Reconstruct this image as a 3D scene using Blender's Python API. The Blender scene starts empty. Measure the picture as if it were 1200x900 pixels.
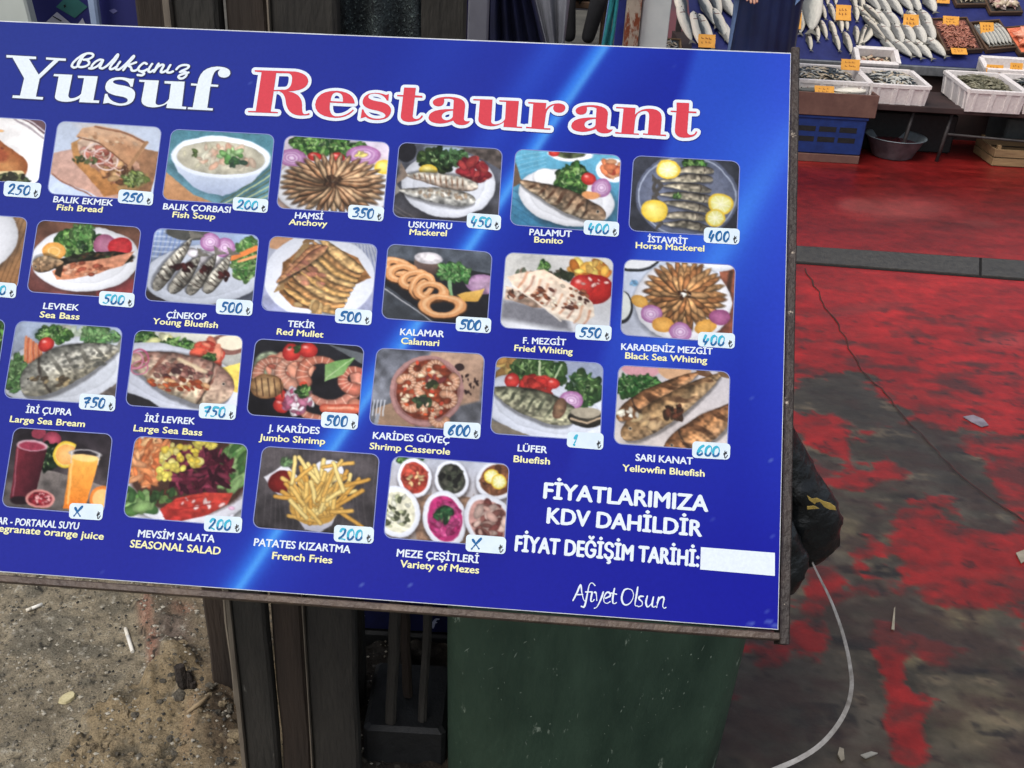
import bpy, math, random
import numpy as np
from mathutils import Vector, Matrix, noise as mnoise
random.seed(7)
S = bpy.context.scene
# ================================================================ camera, sky, sun, exposure
PITCH, ROLL, FPX = math.radians(28), math.radians(3.3), 1200.0
CAM = np.array([0.0, 0.0, 1.6])
_F = np.array([0, math.cos(PITCH), -math.sin(PITCH)])
_U0 = np.array([0, math.sin(PITCH), math.cos(PITCH)])
_R0 = np.array([1.0, 0, 0])
_c, _s = math.cos(ROLL), math.sin(ROLL)
_R = _c*_R0+_s*_U0
_U = _c*_U0-_s*_R0
cd = bpy.data.cameras.new('camera')
cd.sensor_width = 36.0
cd.lens = 36.0*FPX/1200.0
cd.clip_start = 0.05
cd.clip_end = 300
cam = bpy.data.objects.new('camera', cd)
S.collection.objects.link(cam)
M = Matrix(((_R[0], _U[0], -_F[0], CAM[0]), (_R[1], _U[1], -_F[1], CAM[1]), (_R[2], _U[2], -_F[2], CAM[2]), (0, 0, 0, 1)))
cam.matrix_world = M
S.camera = cam
SUN_EL, SUN_AZ = math.radians(58), math.radians(215)     # azimuth clockwise from +Y : high, behind the camera's left shoulder
w = bpy.data.worlds.new('World')
S.world = w
w.use_nodes = True
nt = w.node_tree
bg = nt.nodes['Background']
sky = nt.nodes.new('ShaderNodeTexSky')
sky.sky_type = 'NISHITA'
sky.sun_disc = False
sky.sun_elevation = SUN_EL
sky.sun_rotation = SUN_AZ
sky.air_density = 1.0
sky.dust_density = 4.0
hs = nt.nodes.new('ShaderNodeHueSaturation')      # a milky, overcast-tinted sky
hs.inputs['Saturation'].default_value = 0.5
nt.links.new(sky.outputs[0], hs.inputs['Color'])
nt.links.new(hs.outputs[0], bg.inputs[0])
bg.inputs[1].default_value = 0.13
sd = bpy.data.lights.new('sun', 'SUN')
sd.energy = 1.2
sd.angle = math.radians(25)
sd.color = (1.0, 0.96, 0.9)
sun = bpy.data.objects.new('sun', sd)
S.collection.objects.link(sun)
_sd = Vector((math.sin(SUN_AZ)*math.cos(SUN_EL), math.cos(SUN_AZ)*math.cos(SUN_EL), math.sin(SUN_EL)))
sun.rotation_euler = _sd.to_track_quat('Z', 'Y').to_euler()
S.view_settings.view_transform = 'Standard'
S.view_settings.look = 'None'
S.view_settings.gamma = 1
S.view_settings.use_curve_mapping = False
S.view_settings.exposure = 0.25

# ================================================================ measuring: from a place in the photograph to a place in the world
def ray(x, y): return _F+_R*(x-600)/FPX-_U*(y-450)/FPX
def G(x, y, z=0.0):                     # where the ray meets the horizontal plane z
    d = ray(x, y); return CAM+d*((z-CAM[2])/d[2])
def AY(x, y, Y):                        # where it meets the upright plane Y
    d = ray(x, y); return CAM+d*(Y/d[1])
def lin(c):
    c = np.asarray(c, float)/255.0
    return np.where(c <= .04045, c/12.92, ((c+.055)/1.055)**2.4)

# ================================================================ helpers
COL = S.collection
def tag(o, label=None, cat=None, group=None, kind=None):
    if label: o['label'] = label
    if cat: o['category'] = cat
    if group: o['group'] = group
    if kind: o['kind'] = kind
    return o
def empty(name, loc, label=None, cat=None, group=None, rz=0.0):
    o = bpy.data.objects.new(name, None)
    o.empty_display_size = .1
    COL.objects.link(o)
    o.location = loc
    o.rotation_euler = (0, 0, rz)
    return tag(o, label, cat, group)
def copy_tree(o, parent=None):
    c = o.copy(); COL.objects.link(c)
    if parent is not None: c.parent = parent
    for ch in list(o.children): copy_tree(ch, c)
    return c
class MB:
    def __init__(s): s.v = []; s.f = []; s.m = []; s.sm = []
    def add(s, vs, fs, mi=0, sm=False):
        b = len(s.v); s.v += [tuple(map(float, q)) for q in vs]
        for f in fs: s.f.append(tuple(b+i for i in f)); s.m.append(mi); s.sm.append(sm)
    def box(s, x0, x1, y0, y1, z0, z1, mi=0, bev=0.0, top=None):
        # top = (dx,dy) shrink (+) or flare (-) of the upper face
        tx, ty = top or (0, 0)
        b = bev
        if b <= 0:
            vs = [(x0, y0, z0), (x1, y0, z0), (x1, y1, z0), (x0, y1, z0), (x0+tx, y0+ty, z1), (x1-tx, y0+ty, z1), (x1-tx, y1-ty, z1), (x0+tx, y1-ty, z1)]
            s.add(vs, [(3, 2, 1, 0), (4, 5, 6, 7), (0, 1, 5, 4), (1, 2, 6, 5), (2, 3, 7, 6), (3, 0, 4, 7)], mi)
        else:
            rings = []
            def ring(z, X0, X1, Y0, Y1, r): return [(X0+r, Y0, z), (X1-r, Y0, z), (X1, Y0+r, z), (X1, Y1-r, z), (X1-r, Y1, z), (X0+r, Y1, z), (X0, Y1-r, z), (X0, Y0+r, z)]
            rings.append(ring(z0, x0+b, x1-b, y0+b, y1-b, b))
            rings.append(ring(z0+b, x0, x1, y0, y1, b))
            rings.append(ring(z1-b, x0+tx, x1-tx, y0+ty, y1-ty, b))
            rings.append(ring(z1, x0+tx+b, x1-tx-b, y0+ty+b, y1-ty-b, b))
            vs = [p for r in rings for p in r]
            fs = [tuple(range(7, -1, -1)), tuple(range(24, 32))]
            for k in range(3):
                for i in range(8):
                    j = (i+1) % 8
                    fs.append((k*8+i, k*8+j, k*8+8+j, k*8+8+i))
            s.add(vs, fs, mi)
    def tube(s, pts, r, n=8, mi=0, cap=True, sm=True, r2=None, flat=1.0):
        pts = [np.array(p, float) for p in pts]
        vs = []; N = len(pts); up0 = np.array([0, 0, 1.0])
        for i, p in enumerate(pts):
            t = pts[min(i+1, N-1)]-pts[max(i-1, 0)]; t = t/(np.linalg.norm(t)+1e-9)
            u = up0 if abs(t[2]) < .95 else np.array([1.0, 0, 0])
            a = np.cross(t, u); a /= np.linalg.norm(a); b = np.cross(a, t)
            rr = r if r2 is None else r+(r2-r)*i/(N-1)
            if isinstance(r, (list, tuple)): rr = r[i]
            for k in range(n):
                q = 2*math.pi*k/n
                vs.append(p+a*rr*math.cos(q)+b*rr*flat*math.sin(q))
        fs = []
        for i in range(N-1):
            for k in range(n):
                j = (k+1) % n
                fs.append((i*n+k, i*n+j, i*n+n+j, i*n+n+k))
        s.add(vs, fs, mi, sm)
        if cap:
            b = len(s.v)-len(vs)
            s.f.append(tuple(b+k for k in range(n-1, -1, -1))); s.m.append(mi); s.sm.append(False)
            s.f.append(tuple(b+(N-1)*n+k for k in range(n))); s.m.append(mi); s.sm.append(False)
    def lathe(s, prof, n=32, cx=0, cy=0, mi=0, sm=True):
        vs = []; fs = []
        for r, z in prof:
            for k in range(n):
                q = 2*math.pi*k/n; vs.append((cx+r*math.cos(q), cy+r*math.sin(q), z))
        for i in range(len(prof)-1):
            for k in range(n):
                j = (k+1) % n; fs.append((i*n+k, i*n+j, i*n+n+j, i*n+n+k))
        s.add(vs, fs, mi, sm)
    def ellipsoid(s, c, r, nu=12, nv=8, mi=0, ax=None, noise_amp=0, seed=0):
        vs = []; fs = []
        A = np.eye(3) if ax is None else np.array(ax)
        for i in range(nv+1):
            th = math.pi*i/nv
            for k in range(nu):
                ph = 2*math.pi*k/nu
                d = np.array([math.sin(th)*math.cos(ph), math.sin(th)*math.sin(ph), math.cos(th)])
                f = 1+noise_amp*mnoise.noise(Vector(d*2.2)+Vector((seed, seed*1.7, 0)))
                vs.append(np.array(c)+A@(d*np.array(r)*f))
        for i in range(nv):
            for k in range(nu):
                j = (k+1) % nu; fs.append((i*nu+k, i*nu+nu+k, i*nu+nu+j, i*nu+j))
        s.add(vs, fs, mi, True)
    def build(s, name, mats, parent=None):
        me = bpy.data.meshes.new(name)
        me.from_pydata(s.v, [], s.f)
        if not isinstance(mats, (list, tuple)): mats = [mats]
        for m in mats: me.materials.append(m)
        me.polygons.foreach_set('material_index', s.m)
        me.polygons.foreach_set('use_smooth', s.sm)
        me.update()
        o = bpy.data.objects.new(name, me)
        COL.objects.link(o)
        if parent is not None: o.parent = parent
        return o
def xf(o, mat):
    o.data.transform(mat); o.data.update(); return o

# ---------------------------------------------------------------- materials
def nodes(m):
    m.use_nodes = True
    n = m.node_tree.nodes; l = m.node_tree.links
    return n, l, n['Principled BSDF']
def mat(name, c1, c2=None, rough=.6, scale=20, bump=0.0, bscale=None, spec=.4, metal=0.0, stretch=(1, 1, 1), spots=None, spot_scale=60, spot_t=.68, det=6, srgb=True):
    """procedural: two colours mixed by noise, optional specks of a third, bump from a finer noise"""
    m = bpy.data.materials.new(name)
    n, l, P = nodes(m)
    k = lin if srgb else (lambda q: np.array(q, float))
    A = tuple(k(c1))+(1,); B = tuple(k(c2 if c2 is not None else np.array(c1)*.8))+(1,)
    tc = n.new('ShaderNodeTexCoord'); mp = n.new('ShaderNodeMapping'); mp.inputs['Scale'].default_value = stretch
    l.new(tc.outputs['Object'], mp.inputs[0])
    no = n.new('ShaderNodeTexNoise'); no.inputs['Scale'].default_value = scale; no.inputs['Detail'].default_value = det; no.inputs['Roughness'].default_value = .62
    l.new(mp.outputs[0], no.inputs['Vector'])
    cr = n.new('ShaderNodeValToRGB'); cr.color_ramp.elements[0].position = .33; cr.color_ramp.elements[1].position = .68
    cr.color_ramp.elements[0].color = A; cr.color_ramp.elements[1].color = B
    l.new(no.outputs[0], cr.inputs[0]); out = cr.outputs[0]
    if spots is not None:
        n2 = n.new('ShaderNodeTexNoise'); n2.inputs['Scale'].default_value = spot_scale; n2.inputs['Detail'].default_value = 5; n2.inputs['Roughness'].default_value = .7
        l.new(mp.outputs[0], n2.inputs['Vector'])
        r2 = n.new('ShaderNodeValToRGB'); r2.color_ramp.elements[0].position = spot_t; r2.color_ramp.elements[1].position = spot_t+.05
        l.new(n2.outputs[0], r2.inputs[0])
        mx = n.new('ShaderNodeMix'); mx.data_type = 'RGBA'
        l.new(r2.outputs[0], mx.inputs[0]); l.new(out, mx.inputs[6]); mx.inputs[7].default_value = tuple(k(spots))+(1,)
        out = mx.outputs[2]
    l.new(out, P.inputs['Base Color'])
    P.inputs['Roughness'].default_value = rough; P.inputs['Metallic'].default_value = metal
    P.inputs['Specular IOR Level'].default_value = spec
    if bump:
        nb = n.new('ShaderNodeTexNoise'); nb.inputs['Scale'].default_value = bscale or scale*4; nb.inputs['Detail'].default_value = 5
        l.new(mp.outputs[0], nb.inputs['Vector'])
        bp = n.new('ShaderNodeBump'); bp.inputs['Strength'].default_value = bump; bp.inputs['Distance'].default_value = .01
        l.new(nb.outputs[0], bp.inputs['Height']); l.new(bp.outputs[0], P.inputs['Normal'])
    return m
def print_mat(name, rough=.5, spec=.05, wear=.05):
    """ink on a laminated panel: colour comes from the printed colour layer, faint procedural dust over it"""
    m = bpy.data.materials.new(name); n, l, P = nodes(m)
    at = n.new('ShaderNodeAttribute'); at.attribute_name = 'ink'
    tc = n.new('ShaderNodeTexCoord'); no = n.new('ShaderNodeTexNoise'); no.inputs['Scale'].default_value = 260; no.inputs['Detail'].default_value = 3
    l.new(tc.outputs['Object'], no.inputs['Vector'])
    n2 = n.new('ShaderNodeTexNoise'); n2.inputs['Scale'].default_value = 9; n2.inputs['Detail'].default_value = 6; l.new(tc.outputs['Object'], n2.inputs['Vector'])
    rp = n.new('ShaderNodeMapRange'); rp.inputs['From Min'].default_value = .25; rp.inputs['From Max'].default_value = .75; rp.inputs['To Min'].default_value = 1-wear; rp.inputs['To Max'].default_value = 1+wear
    l.new(no.outputs[0], rp.inputs[0])
    vm = n.new('ShaderNodeVectorMath'); vm.operation = 'SCALE'; l.new(at.outputs['Color'], vm.inputs[0]); l.new(rp.outputs[0], vm.inputs['Scale'])
    l.new(vm.outputs[0], P.inputs['Base Color'])
    r2 = n.new('ShaderNodeMapRange'); r2.inputs['To Min'].default_value = rough-.08; r2.inputs['To Max'].default_value = rough+.12; l.new(n2.outputs[0], r2.inputs[0])
    l.new(r2.outputs[0], P.inputs['Roughness']); P.inputs['Specular IOR Level'].default_value = spec
    return m
def set_ink(me, cols, name='ink'):
    a = me.color_attributes.new(name, 'FLOAT_COLOR', 'POINT')
    c = np.ones((len(me.vertices), 4), np.float32); c[:, :3] = cols
    a.data.foreach_set('color', c.ravel())
def grid_mesh(name, V, h, w, mask=None):
    """V (h,w,3) vertices -> quad grid mesh, fast"""
    idx = np.arange(h*w).reshape(h, w)
    q = np.stack([idx[:-1, :-1], idx[1:, :-1], idx[1:, 1:], idx[:-1, 1:]], -1).reshape(-1, 4)
    if mask is not None: q = q[mask.reshape(-1)]
    me = bpy.data.meshes.new(name)
    me.vertices.add(h*w); me.vertices.foreach_set('co', np.ascontiguousarray(V, np.float32).ravel())
    me.loops.add(q.size); me.loops.foreach_set('vertex_index', q.ravel().astype(np.int32))
    me.polygons.add(len(q)); me.polygons.foreach_set('loop_start', (np.arange(len(q))*4).astype(np.int32))
    me.update(calc_edges=True)
    return me
# ---------------------------------------------------------------- printed dish pictures
# each picture is painted with numpy onto a small grid of colours; the grid becomes the vertices of the printed patch
TW,TH=152,110
AS=1.38
class Pic:
    def __init__(s,seed,w=TW,h=TH,asp=AS):
        s.r=np.random.RandomState(seed);s.w,s.h=w,h
        s.X,s.Y=np.meshgrid(np.linspace(0,asp,w),np.linspace(0,1,h))
        s.I=np.zeros((h,w,3));s.soft=1.2/h
    def c(s,c): return np.array(c,float)/255.
    def noise(s,sx,sy=None):
        sy=sy or sx
        g=s.r.rand(int(sy)+3,int(sx)+3)
        xs=s.X/s.X.max()*sx;ys=s.Y*sy
        i=xs.astype(int);j=ys.astype(int);fx=xs-i;fy=ys-j
        fx=fx*fx*(3-2*fx);fy=fy*fy*(3-2*fy)
        return (g[j,i]*(1-fx)+g[j,i+1]*fx)*(1-fy)+(g[j+1,i]*(1-fx)+g[j+1,i+1]*fx)*fy
    def mix(s,m,col):
        col=np.asarray(col,float)
        if col.ndim==1: col=col[None,None,:]
        s.I=s.I*(1-m[...,None])+col*m[...,None]
    def fill(s,c1,c2=None,var=0.06,sc=8,vert=True):
        a=s.c(c1);b=s.c(c2 if c2 is not None else c1)
        t=(s.Y if vert else s.X/s.X.max())[...,None]
        s.I=a*(1-t)+b*t
        s.I=s.I*(1+var*2*(s.noise(sc)[...,None]-.5))
    def loc(s,cx,cy,ang):
        a=np.radians(ang);dx=s.X-cx;dy=s.Y-cy
        return dx*np.cos(a)+dy*np.sin(a),-dx*np.sin(a)+dy*np.cos(a)
    def ell(s,cx,cy,rx,ry,col,col2=None,ang=0,soft=None,al=1,tex=0,ts=25,pw=2):
        u,v=s.loc(cx,cy,ang);r=np.sqrt((u/rx)**2+(v/ry)**2)
        m=np.clip((1-r)*min(rx,ry)/(soft or s.soft)+.5,0,1)*al
        c1=s.c(col);C=c1
        if col2 is not None:
            t=np.clip(r,0,1)[...,None]**pw;C=c1*(1-t)+s.c(col2)*t
        if tex: C=np.clip(C*(1+tex*2*(s.noise(ts)[...,None]-.5)),0,1)*np.ones(3)
        s.mix(m,C);return m
    def ring(s,cx,cy,rx,ry,w,col,ang=0,al=1):
        u,v=s.loc(cx,cy,ang);r=np.sqrt((u/rx)**2+(v/ry)**2)
        m=np.clip((w/2-np.abs(r-1)*min(rx,ry))/s.soft+.5,0,1)*al;s.mix(m,s.c(col))
    def line(s,pts,w,col,al=1,w2=None,soft=None,grad=None):
        best=np.full(s.X.shape,9.)
        n=len(pts)-1
        for k in range(n):
            (x0,y0),(x1,y1)=pts[k],pts[k+1]
            dx,dy=x1-x0,y1-y0;L=dx*dx+dy*dy+1e-9
            t=np.clip(((s.X-x0)*dx+(s.Y-y0)*dy)/L,0,1)
            d=np.hypot(s.X-x0-t*dx,s.Y-y0-t*dy)
            ww=w/2 if w2 is None else (w+(w2-w)*((k+t)/n))/2
            best=np.minimum(best,d-ww)
        m=np.clip(-best/(soft or s.soft)+.5,0,1)*al
        C=s.c(col)
        if grad is not None:
            t=np.clip(-best/(w/2),0,1)[...,None];C=s.c(grad)*(1-t)+C*t
        s.mix(m,C);return m
    def poly(s,pts,col,col2=None,soft=None,al=1,tex=0,ts=25,gd=(0,1)):
        n=len(pts);ins=np.zeros(s.X.shape,bool);best=np.full(s.X.shape,9.)
        for k in range(n):
            (x0,y0),(x1,y1)=pts[k],pts[(k+1)%n]
            dx,dy=x1-x0,y1-y0;L=dx*dx+dy*dy+1e-9
            t=np.clip(((s.X-x0)*dx+(s.Y-y0)*dy)/L,0,1)
            best=np.minimum(best,np.hypot(s.X-x0-t*dx,s.Y-y0-t*dy))
            if y0!=y1:
                ins^=((y0>s.Y)!=(y1>s.Y))&(s.X<(x1-x0)*(s.Y-y0)/(y1-y0)+x0)
        m=np.clip(np.where(ins,best,-best)/(soft or s.soft)+.5,0,1)*al
        C=s.c(col)
        if col2 is not None:
            P=np.array(pts);q=P@np.array(gd);t=np.clip(((s.X*gd[0]+s.Y*gd[1])-q.min())/(q.max()-q.min()),0,1)[...,None]
            C=C*(1-t)+s.c(col2)*t
        if tex: C=np.clip(C*(1+tex*2*(s.noise(ts)[...,None]-.5)),0,1)*np.ones(3)
        s.mix(m,C);return m
    def blobs(s,cx,cy,rx,ry,n,size,cols,elong=1.8,ang=None,shape='e',al=1):
        for k in range(n):
            a=s.r.rand()*6.283;q=np.sqrt(s.r.rand())
            x=cx+np.cos(a)*q*rx;y=cy+np.sin(a)*q*ry
            c=np.array(cols[s.r.randint(len(cols))])*(.8+.4*s.r.rand());c=np.clip(c,0,255)
            z=size*(.6+.8*s.r.rand())
            s.ell(x,y,z*elong,z,c,c*.72,ang=(s.r.rand()*180 if ang is None else ang+s.r.randn()*12),al=al)
    def leaves(s,cx,cy,rx,ry,n=26,size=.045,cols=((60,110,45),(95,150,65),(35,75,35),(130,175,90))):
        s.ell(cx,cy,rx*.8,ry*.8,(30,58,30),soft=.07,al=.85)
        s.blobs(cx,cy,rx,ry,int(n*1.1),size*.75,[np.array(c)*.7 for c in cols],1.7)
        s.blobs(cx,cy,rx*.95,ry*.95,int(n*1.8),size*.42,cols,2.3)
        s.blobs(cx,cy,rx*.9,ry*.9,int(n*.9),size*.16,[(185,215,150),(20,45,20),(160,195,120)],2.6,al=.7)
    def onion(s,cx,cy,r,ry=None):
        ry=ry or r
        s.ell(cx,cy,r,ry,(225,200,225),(150,80,140))
        for k in range(1,4): s.ring(cx,cy,r*k*.25,ry*k*.25,r*.07,(170,115,170))
    def lemon(s,cx,cy,r,ry=None,slice_=True):
        ry=ry or r
        s.ell(cx,cy,r,ry,(240,225,110),(235,190,40))
        if slice_:
            s.ell(cx,cy,r*.82,ry*.82,(240,238,175),(230,225,120))
            for k in range(4):
                a=k*.785+.2;s.line([(cx-np.cos(a)*r*.75,cy-np.sin(a)*ry*.75),(cx+np.cos(a)*r*.75,cy+np.sin(a)*ry*.75)],.008,(250,248,215))
        else: s.ell(cx-r*.25,cy-ry*.3,r*.3,ry*.25,(255,240,150),soft=.05,al=.8)
    def tomato(s,cx,cy,r,ry=None):
        ry=ry or r
        s.ell(cx,cy,r,ry,(225,60,50),(160,25,25));s.ell(cx-r*.3,cy-ry*.35,r*.22,ry*.15,(250,190,180),soft=.03)
    def plate(s,cx,cy,rx,ry,ang=0,col=(238,240,246)):
        c=np.array(col)
        s.ell(cx+.01,cy+.03,rx*1.02,ry*1.02,(30,30,35),ang=ang,soft=.08,al=.5)
        s.ell(cx,cy,rx,ry,c,c*.86,ang=ang,pw=8)
        s.ring(cx,cy,rx*.74,ry*.74,.02,c*.84,ang=ang,al=.6)
        s.ell(cx,cy,rx*.72,ry*.72,c*.97,c*.93,ang=ang)
    def fish(s,cx,cy,L,H,ang,back=(90,85,75),mid=(170,165,150),belly=(225,220,205),bend=0,grill=0,gcol=(75,40,20),tail=True,head=True,tex=.25,flip=False,seed=None):
        u,v=s.loc(cx,cy,ang)
        if flip: v=-v
        x=u/L+.5
        v=v-bend*((x-.5)**2)*4
        xc=np.clip(x,0,1)
        prof=(np.maximum(xc,1e-4)**.75)*(np.maximum(1-xc,1e-4)**.42);prof=prof/.50
        th=H/2*np.clip(prof,0,1.05)+.12*H*np.clip(.25-xc,0,1)*1.2
        q=v/np.maximum(th,1e-4)
        m=np.clip((th-np.abs(v))/s.soft+.5,0,1)*((x>0)&(x<1))
        s.mix(np.clip((th*1.15+.015-np.abs(v-.02))/.03,0,1)*((x>0)&(x<1))*.45,s.c((25,22,20)))
        if tail:
            tx=np.clip(-x*L,0,None);tm=((x<=.03)&(x>-.13))*np.clip((H*.09+tx*1.1-np.abs(v))/s.soft+.5,0,1)*(1-np.clip((tx-L*.07)/(L*.06)*(1-np.abs(v)/(H*.3+1e-6)),0,1))
            s.mix(np.clip(tm,0,1),s.c(back)*.9+.05)
        t=np.clip((q+1)/2,0,1)[...,None]
        C=np.where(t<.45,s.c(back)+(s.c(mid)-s.c(back))*(t/.45),s.c(mid)+(s.c(belly)-s.c(mid))*((t-.45)/.55))
        C=C*(1-.45*np.abs(q)[...,None].clip(0,1)**4)
        # scaly / seared surface
        n=s.noise(34,34);n2=s.noise(13,9)
        C=C*(1+tex*2*(n[...,None]-.5)+tex*1.2*(n2[...,None]-.5))
        if grill:
            g=np.sin((x*grill+q*.35+(n2-.5)*.25)*6.283)
            g=np.clip((g-.35)*2.5,0,1)*(x>.08)*(x<.8)*np.clip(1.1-np.abs(q),0,1)
            C=C*(1-.8*g[...,None])+s.c(gcol)*(.8*g[...,None])
        s.mix(m,np.clip(C,0,1))
        if head:
            hm=m*np.clip((x-.78)/.02,0,1)
            s.mix(hm*.35,s.c(back)*.9)
            s.mix(m*np.exp(-((x-.775+.03*q*q)/.012)**2)*.7,s.c((40,30,25)))
            e=np.hypot((x-.9)*L,v+H*.1);ez=min(H*.07,.022);s.mix(np.clip((ez-e)/s.soft+.5,0,1)*.75,s.c((205,198,180)));s.mix(np.clip((ez*.62-e)/s.soft+.5,0,1),s.c((20,20,20)))
    def shrimp(s,cx,cy,r,a0=0,col=(235,140,100),w=None,sweep=240):
        w=w or r*.75
        P=[(cx+r*np.cos(np.radians(a0+k*sweep/10)),cy+r*.85*np.sin(np.radians(a0+k*sweep/10))) for k in range(11)]
        s.line(P,w*1.15,np.array(col)*.45,w2=w*.45,al=.7)
        s.line(P,w,col,w2=w*.35,grad=np.array(col)*.68)
        for k in range(1,9):
            a=np.radians(a0+k*sweep/10);rr=w*(.46-.03*k)
            s.line([(cx+(r-rr)*np.cos(a),cy+(r-rr)*.85*np.sin(a)),(cx+(r+rr)*np.cos(a),cy+(r+rr)*.85*np.sin(a))],.010,(250,215,190),al=.75)
        s.ell(P[-1][0],P[-1][1],w*.3,w*.2,(215,70,45),ang=a0+sweep)
    def finish(s,haze=(205,215,235),h=.07,con=1.0):
        # organic edges: push the painting about a little, then soften and light it
        ph=s.X.max()/(s.w-1)
        wx=.022*(s.noise(8,6)-.5)+.007*(s.noise(30,22)-.5);wy=.022*(s.noise(8,6)-.5)+.007*(s.noise(30,22)-.5)
        xi=np.clip((s.X+wx)/ph,0,s.w-1.001);yi=np.clip((s.Y+wy)*(s.h-1),0,s.h-1.001)
        i=xi.astype(int);j=yi.astype(int);fx=(xi-i)[...,None];fy=(yi-j)[...,None]
        s.I=(s.I[j,i]*(1-fx)+s.I[j,i+1]*fx)*(1-fy)+(s.I[j+1,i]*(1-fx)+s.I[j+1,i+1]*fx)*fy
        J=np.pad(s.I,((1,1),(1,1),(0,0)),'edge')
        B=(J[:-2,1:-1]+J[2:,1:-1]+J[1:-1,:-2]+J[1:-1,2:])/4
        s.I=.6*s.I+.4*B
        lum=s.I.mean(-1,keepdims=True);wt=np.clip(1.15-lum**2*1.25,.12,1)
        s.I=s.I*(1+wt*(.10*(s.noise(70,52)[...,None]-.5)+.16*(s.noise(24,18)[...,None]-.5)))
        g=s.r.rand()*6.28;s.I=s.I*(1+.16*((s.X/s.X.max()-.5)*np.cos(g)+(s.Y-.5)*np.sin(g)))[...,None]
        s.I=np.clip(s.I,0,1)*(1-h)+s.c(haze)*h
        return np.clip(s.I,0,1)

def pic_wrap():      # cut end of a grilled roll
    p=Pic(1);p.fill((225,222,220),(235,235,235))
    p.poly([(.95,-.1),(1.5,.3),(1.5,-.1)],(95,70,75));p.line([(1.0,0),(1.4,.3)],.03,(160,150,155));p.line([(1.1,-.02),(1.4,.18)],.02,(190,180,185))
    p.poly([(-.1,.35),(.5,.75),(.75,1.1),(-.1,1.1)],(30,32,36));p.poly([(.3,.8),(1.3,.95),(1.2,1.1),(.3,1.1)],(45,47,48))
    p.line([(.1,.1),(1.0,.78)],.48,(205,140,80),grad=(150,80,40));p.line([(.05,0),(.9,.6)],.18,(170,75,45),al=.8,soft=.06)
    p.blobs(.5,.35,.45,.3,60,.02,((140,60,35),(225,170,110),(190,110,60)))
    p.line([(.55,.95),(1.15,.88)],.12,(225,205,150));p.blobs(1.05,.95,.2,.1,30,.03,((70,85,55),(120,125,80),(50,50,40)))
    return p.finish()
def pic_bread():
    p=Pic(2);p.fill((200,212,232),(190,205,230),.03)
    p.poly([(0,.45),(.35,.35),(1.5,1.05),(1.2,1.2),(.1,.78),(-.1,.7)],(205,165,150),(190,145,125),tex=.05)
    p.line([(.02,.74),(.85,1.12)],.02,(150,100,80))
    p.poly([(1.1,.3),(1.4,.34),(1.35,.95),(1.05,.95)],(165,120,85),(130,90,60),tex=.12)
    p.poly([(.22,.3),(.28,.55),(.75,.98),(1.08,.9),(1.25,.72),(.9,.68),(.6,.5),(.35,.2)],(205,150,90),(170,110,55),tex=.12)
    p.poly([(.9,.83),(1.28,.62),(1.3,.75),(.98,1.0)],(150,115,70),tex=.15)
    p.poly([(.3,.26),(.36,.5),(.85,.8),(1.2,.72),(1.15,.5),(.7,.2),(.45,.14)],(215,190,165),(150,95,70),tex=.25)
    p.blobs(.92,.66,.24,.14,50,.03,((185,130,80),(140,85,50),(215,170,115),(110,70,45)))
    p.blobs(.62,.42,.25,.16,40,.03,((215,150,130),(190,110,90),(235,205,180),(150,70,55)))
    for k in range(2): p.ring(.58+.12*k,.42+.06*k,.17,.14,.018,(226,205,200),ang=30*k)
    for k in range(14): 
        x=.4+.035*k;y=.3+.022*k+.1*p.r.rand();p.line([(x,y),(x+.07,y+.03),(x+.13,y+.01)],.014,((232,214,208),(214,170,160),(196,130,110))[k%3],al=.8)
    p.leaves(1.12,.72,.16,.1,20,.035,((130,150,70),(85,105,50),(160,175,105)));p.blobs(.42,.52,.16,.05,16,.02,((70,80,45),(110,120,70)))
    p.poly([(.27,.2),(.33,.08),(.55,.03),(.82,.06),(1.05,.16),(1.22,.22),(1.17,.38),(1.05,.56),(.85,.45),(.6,.27),(.4,.2)],(222,175,135),(195,140,95),tex=.08)
    p.ell(.72,.14,.32,.07,(238,200,165),ang=14,soft=.12,al=.7);p.ell(.95,.3,.25,.06,(175,118,78),ang=28,soft=.12,al=.6);p.blobs(.75,.22,.35,.1,26,.014,((185,130,88),(240,208,175)),ang=20,al=.5)
    p.line([(.5,.05),(.85,.09),(1.18,.22)],.03,(150,95,65),al=.8);p.line([(.3,.2),(.6,.28),(1.03,.56)],.014,(120,75,50))
    p.line([(1.2,.22),(1.03,.56)],.05,(170,125,85))
    return p.finish()
def pic_soup():
    p=Pic(3);p.fill((70,125,140),(110,165,185),.05)
    p.poly([(-.1,.55),(.4,.9),(.9,1.1),(-.1,1.1)],(220,165,115),(200,140,90),tex=.06);p.poly([(0,.55),(.5,.85),(1.1,1.1),(1.4,.5),(1,.2),(.2,.2)],(60,95,105),al=.6,soft=.1)
    for k in range(14): p.line([(.72+k*.06,1.05),(1.42+k*.04,.45+k*.05)],.016,(205,215,150) if k%2 else (90,110,80))
    p.poly([(.03,.35),(1.33,.4),(1.15,.68),(.95,.82),(.78,.9),(.6,.88),(.4,.8),(.15,.6)],(225,235,248),(170,185,215))
    p.ell(.7,.36,.66,.3,(240,246,252),(220,230,245),pw=6);p.ell(.7,.37,.59,.235,(205,200,175),(175,170,150),tex=.12,ts=14)
    p.blobs(.7,.37,.5,.17,40,.035,((225,215,190),(215,180,155),(190,185,155),(225,160,130)),al=.7)
    p.blobs(.82,.33,.15,.1,30,.028,((125,175,100),(90,150,75),(165,205,140)));p.blobs(.9,.42,.12,.05,12,.025,((70,120,70),(60,90,70)))
    p.blobs(.3,.33,.12,.06,6,.02,((90,110,60),(60,70,40)));return p.finish()
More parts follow.
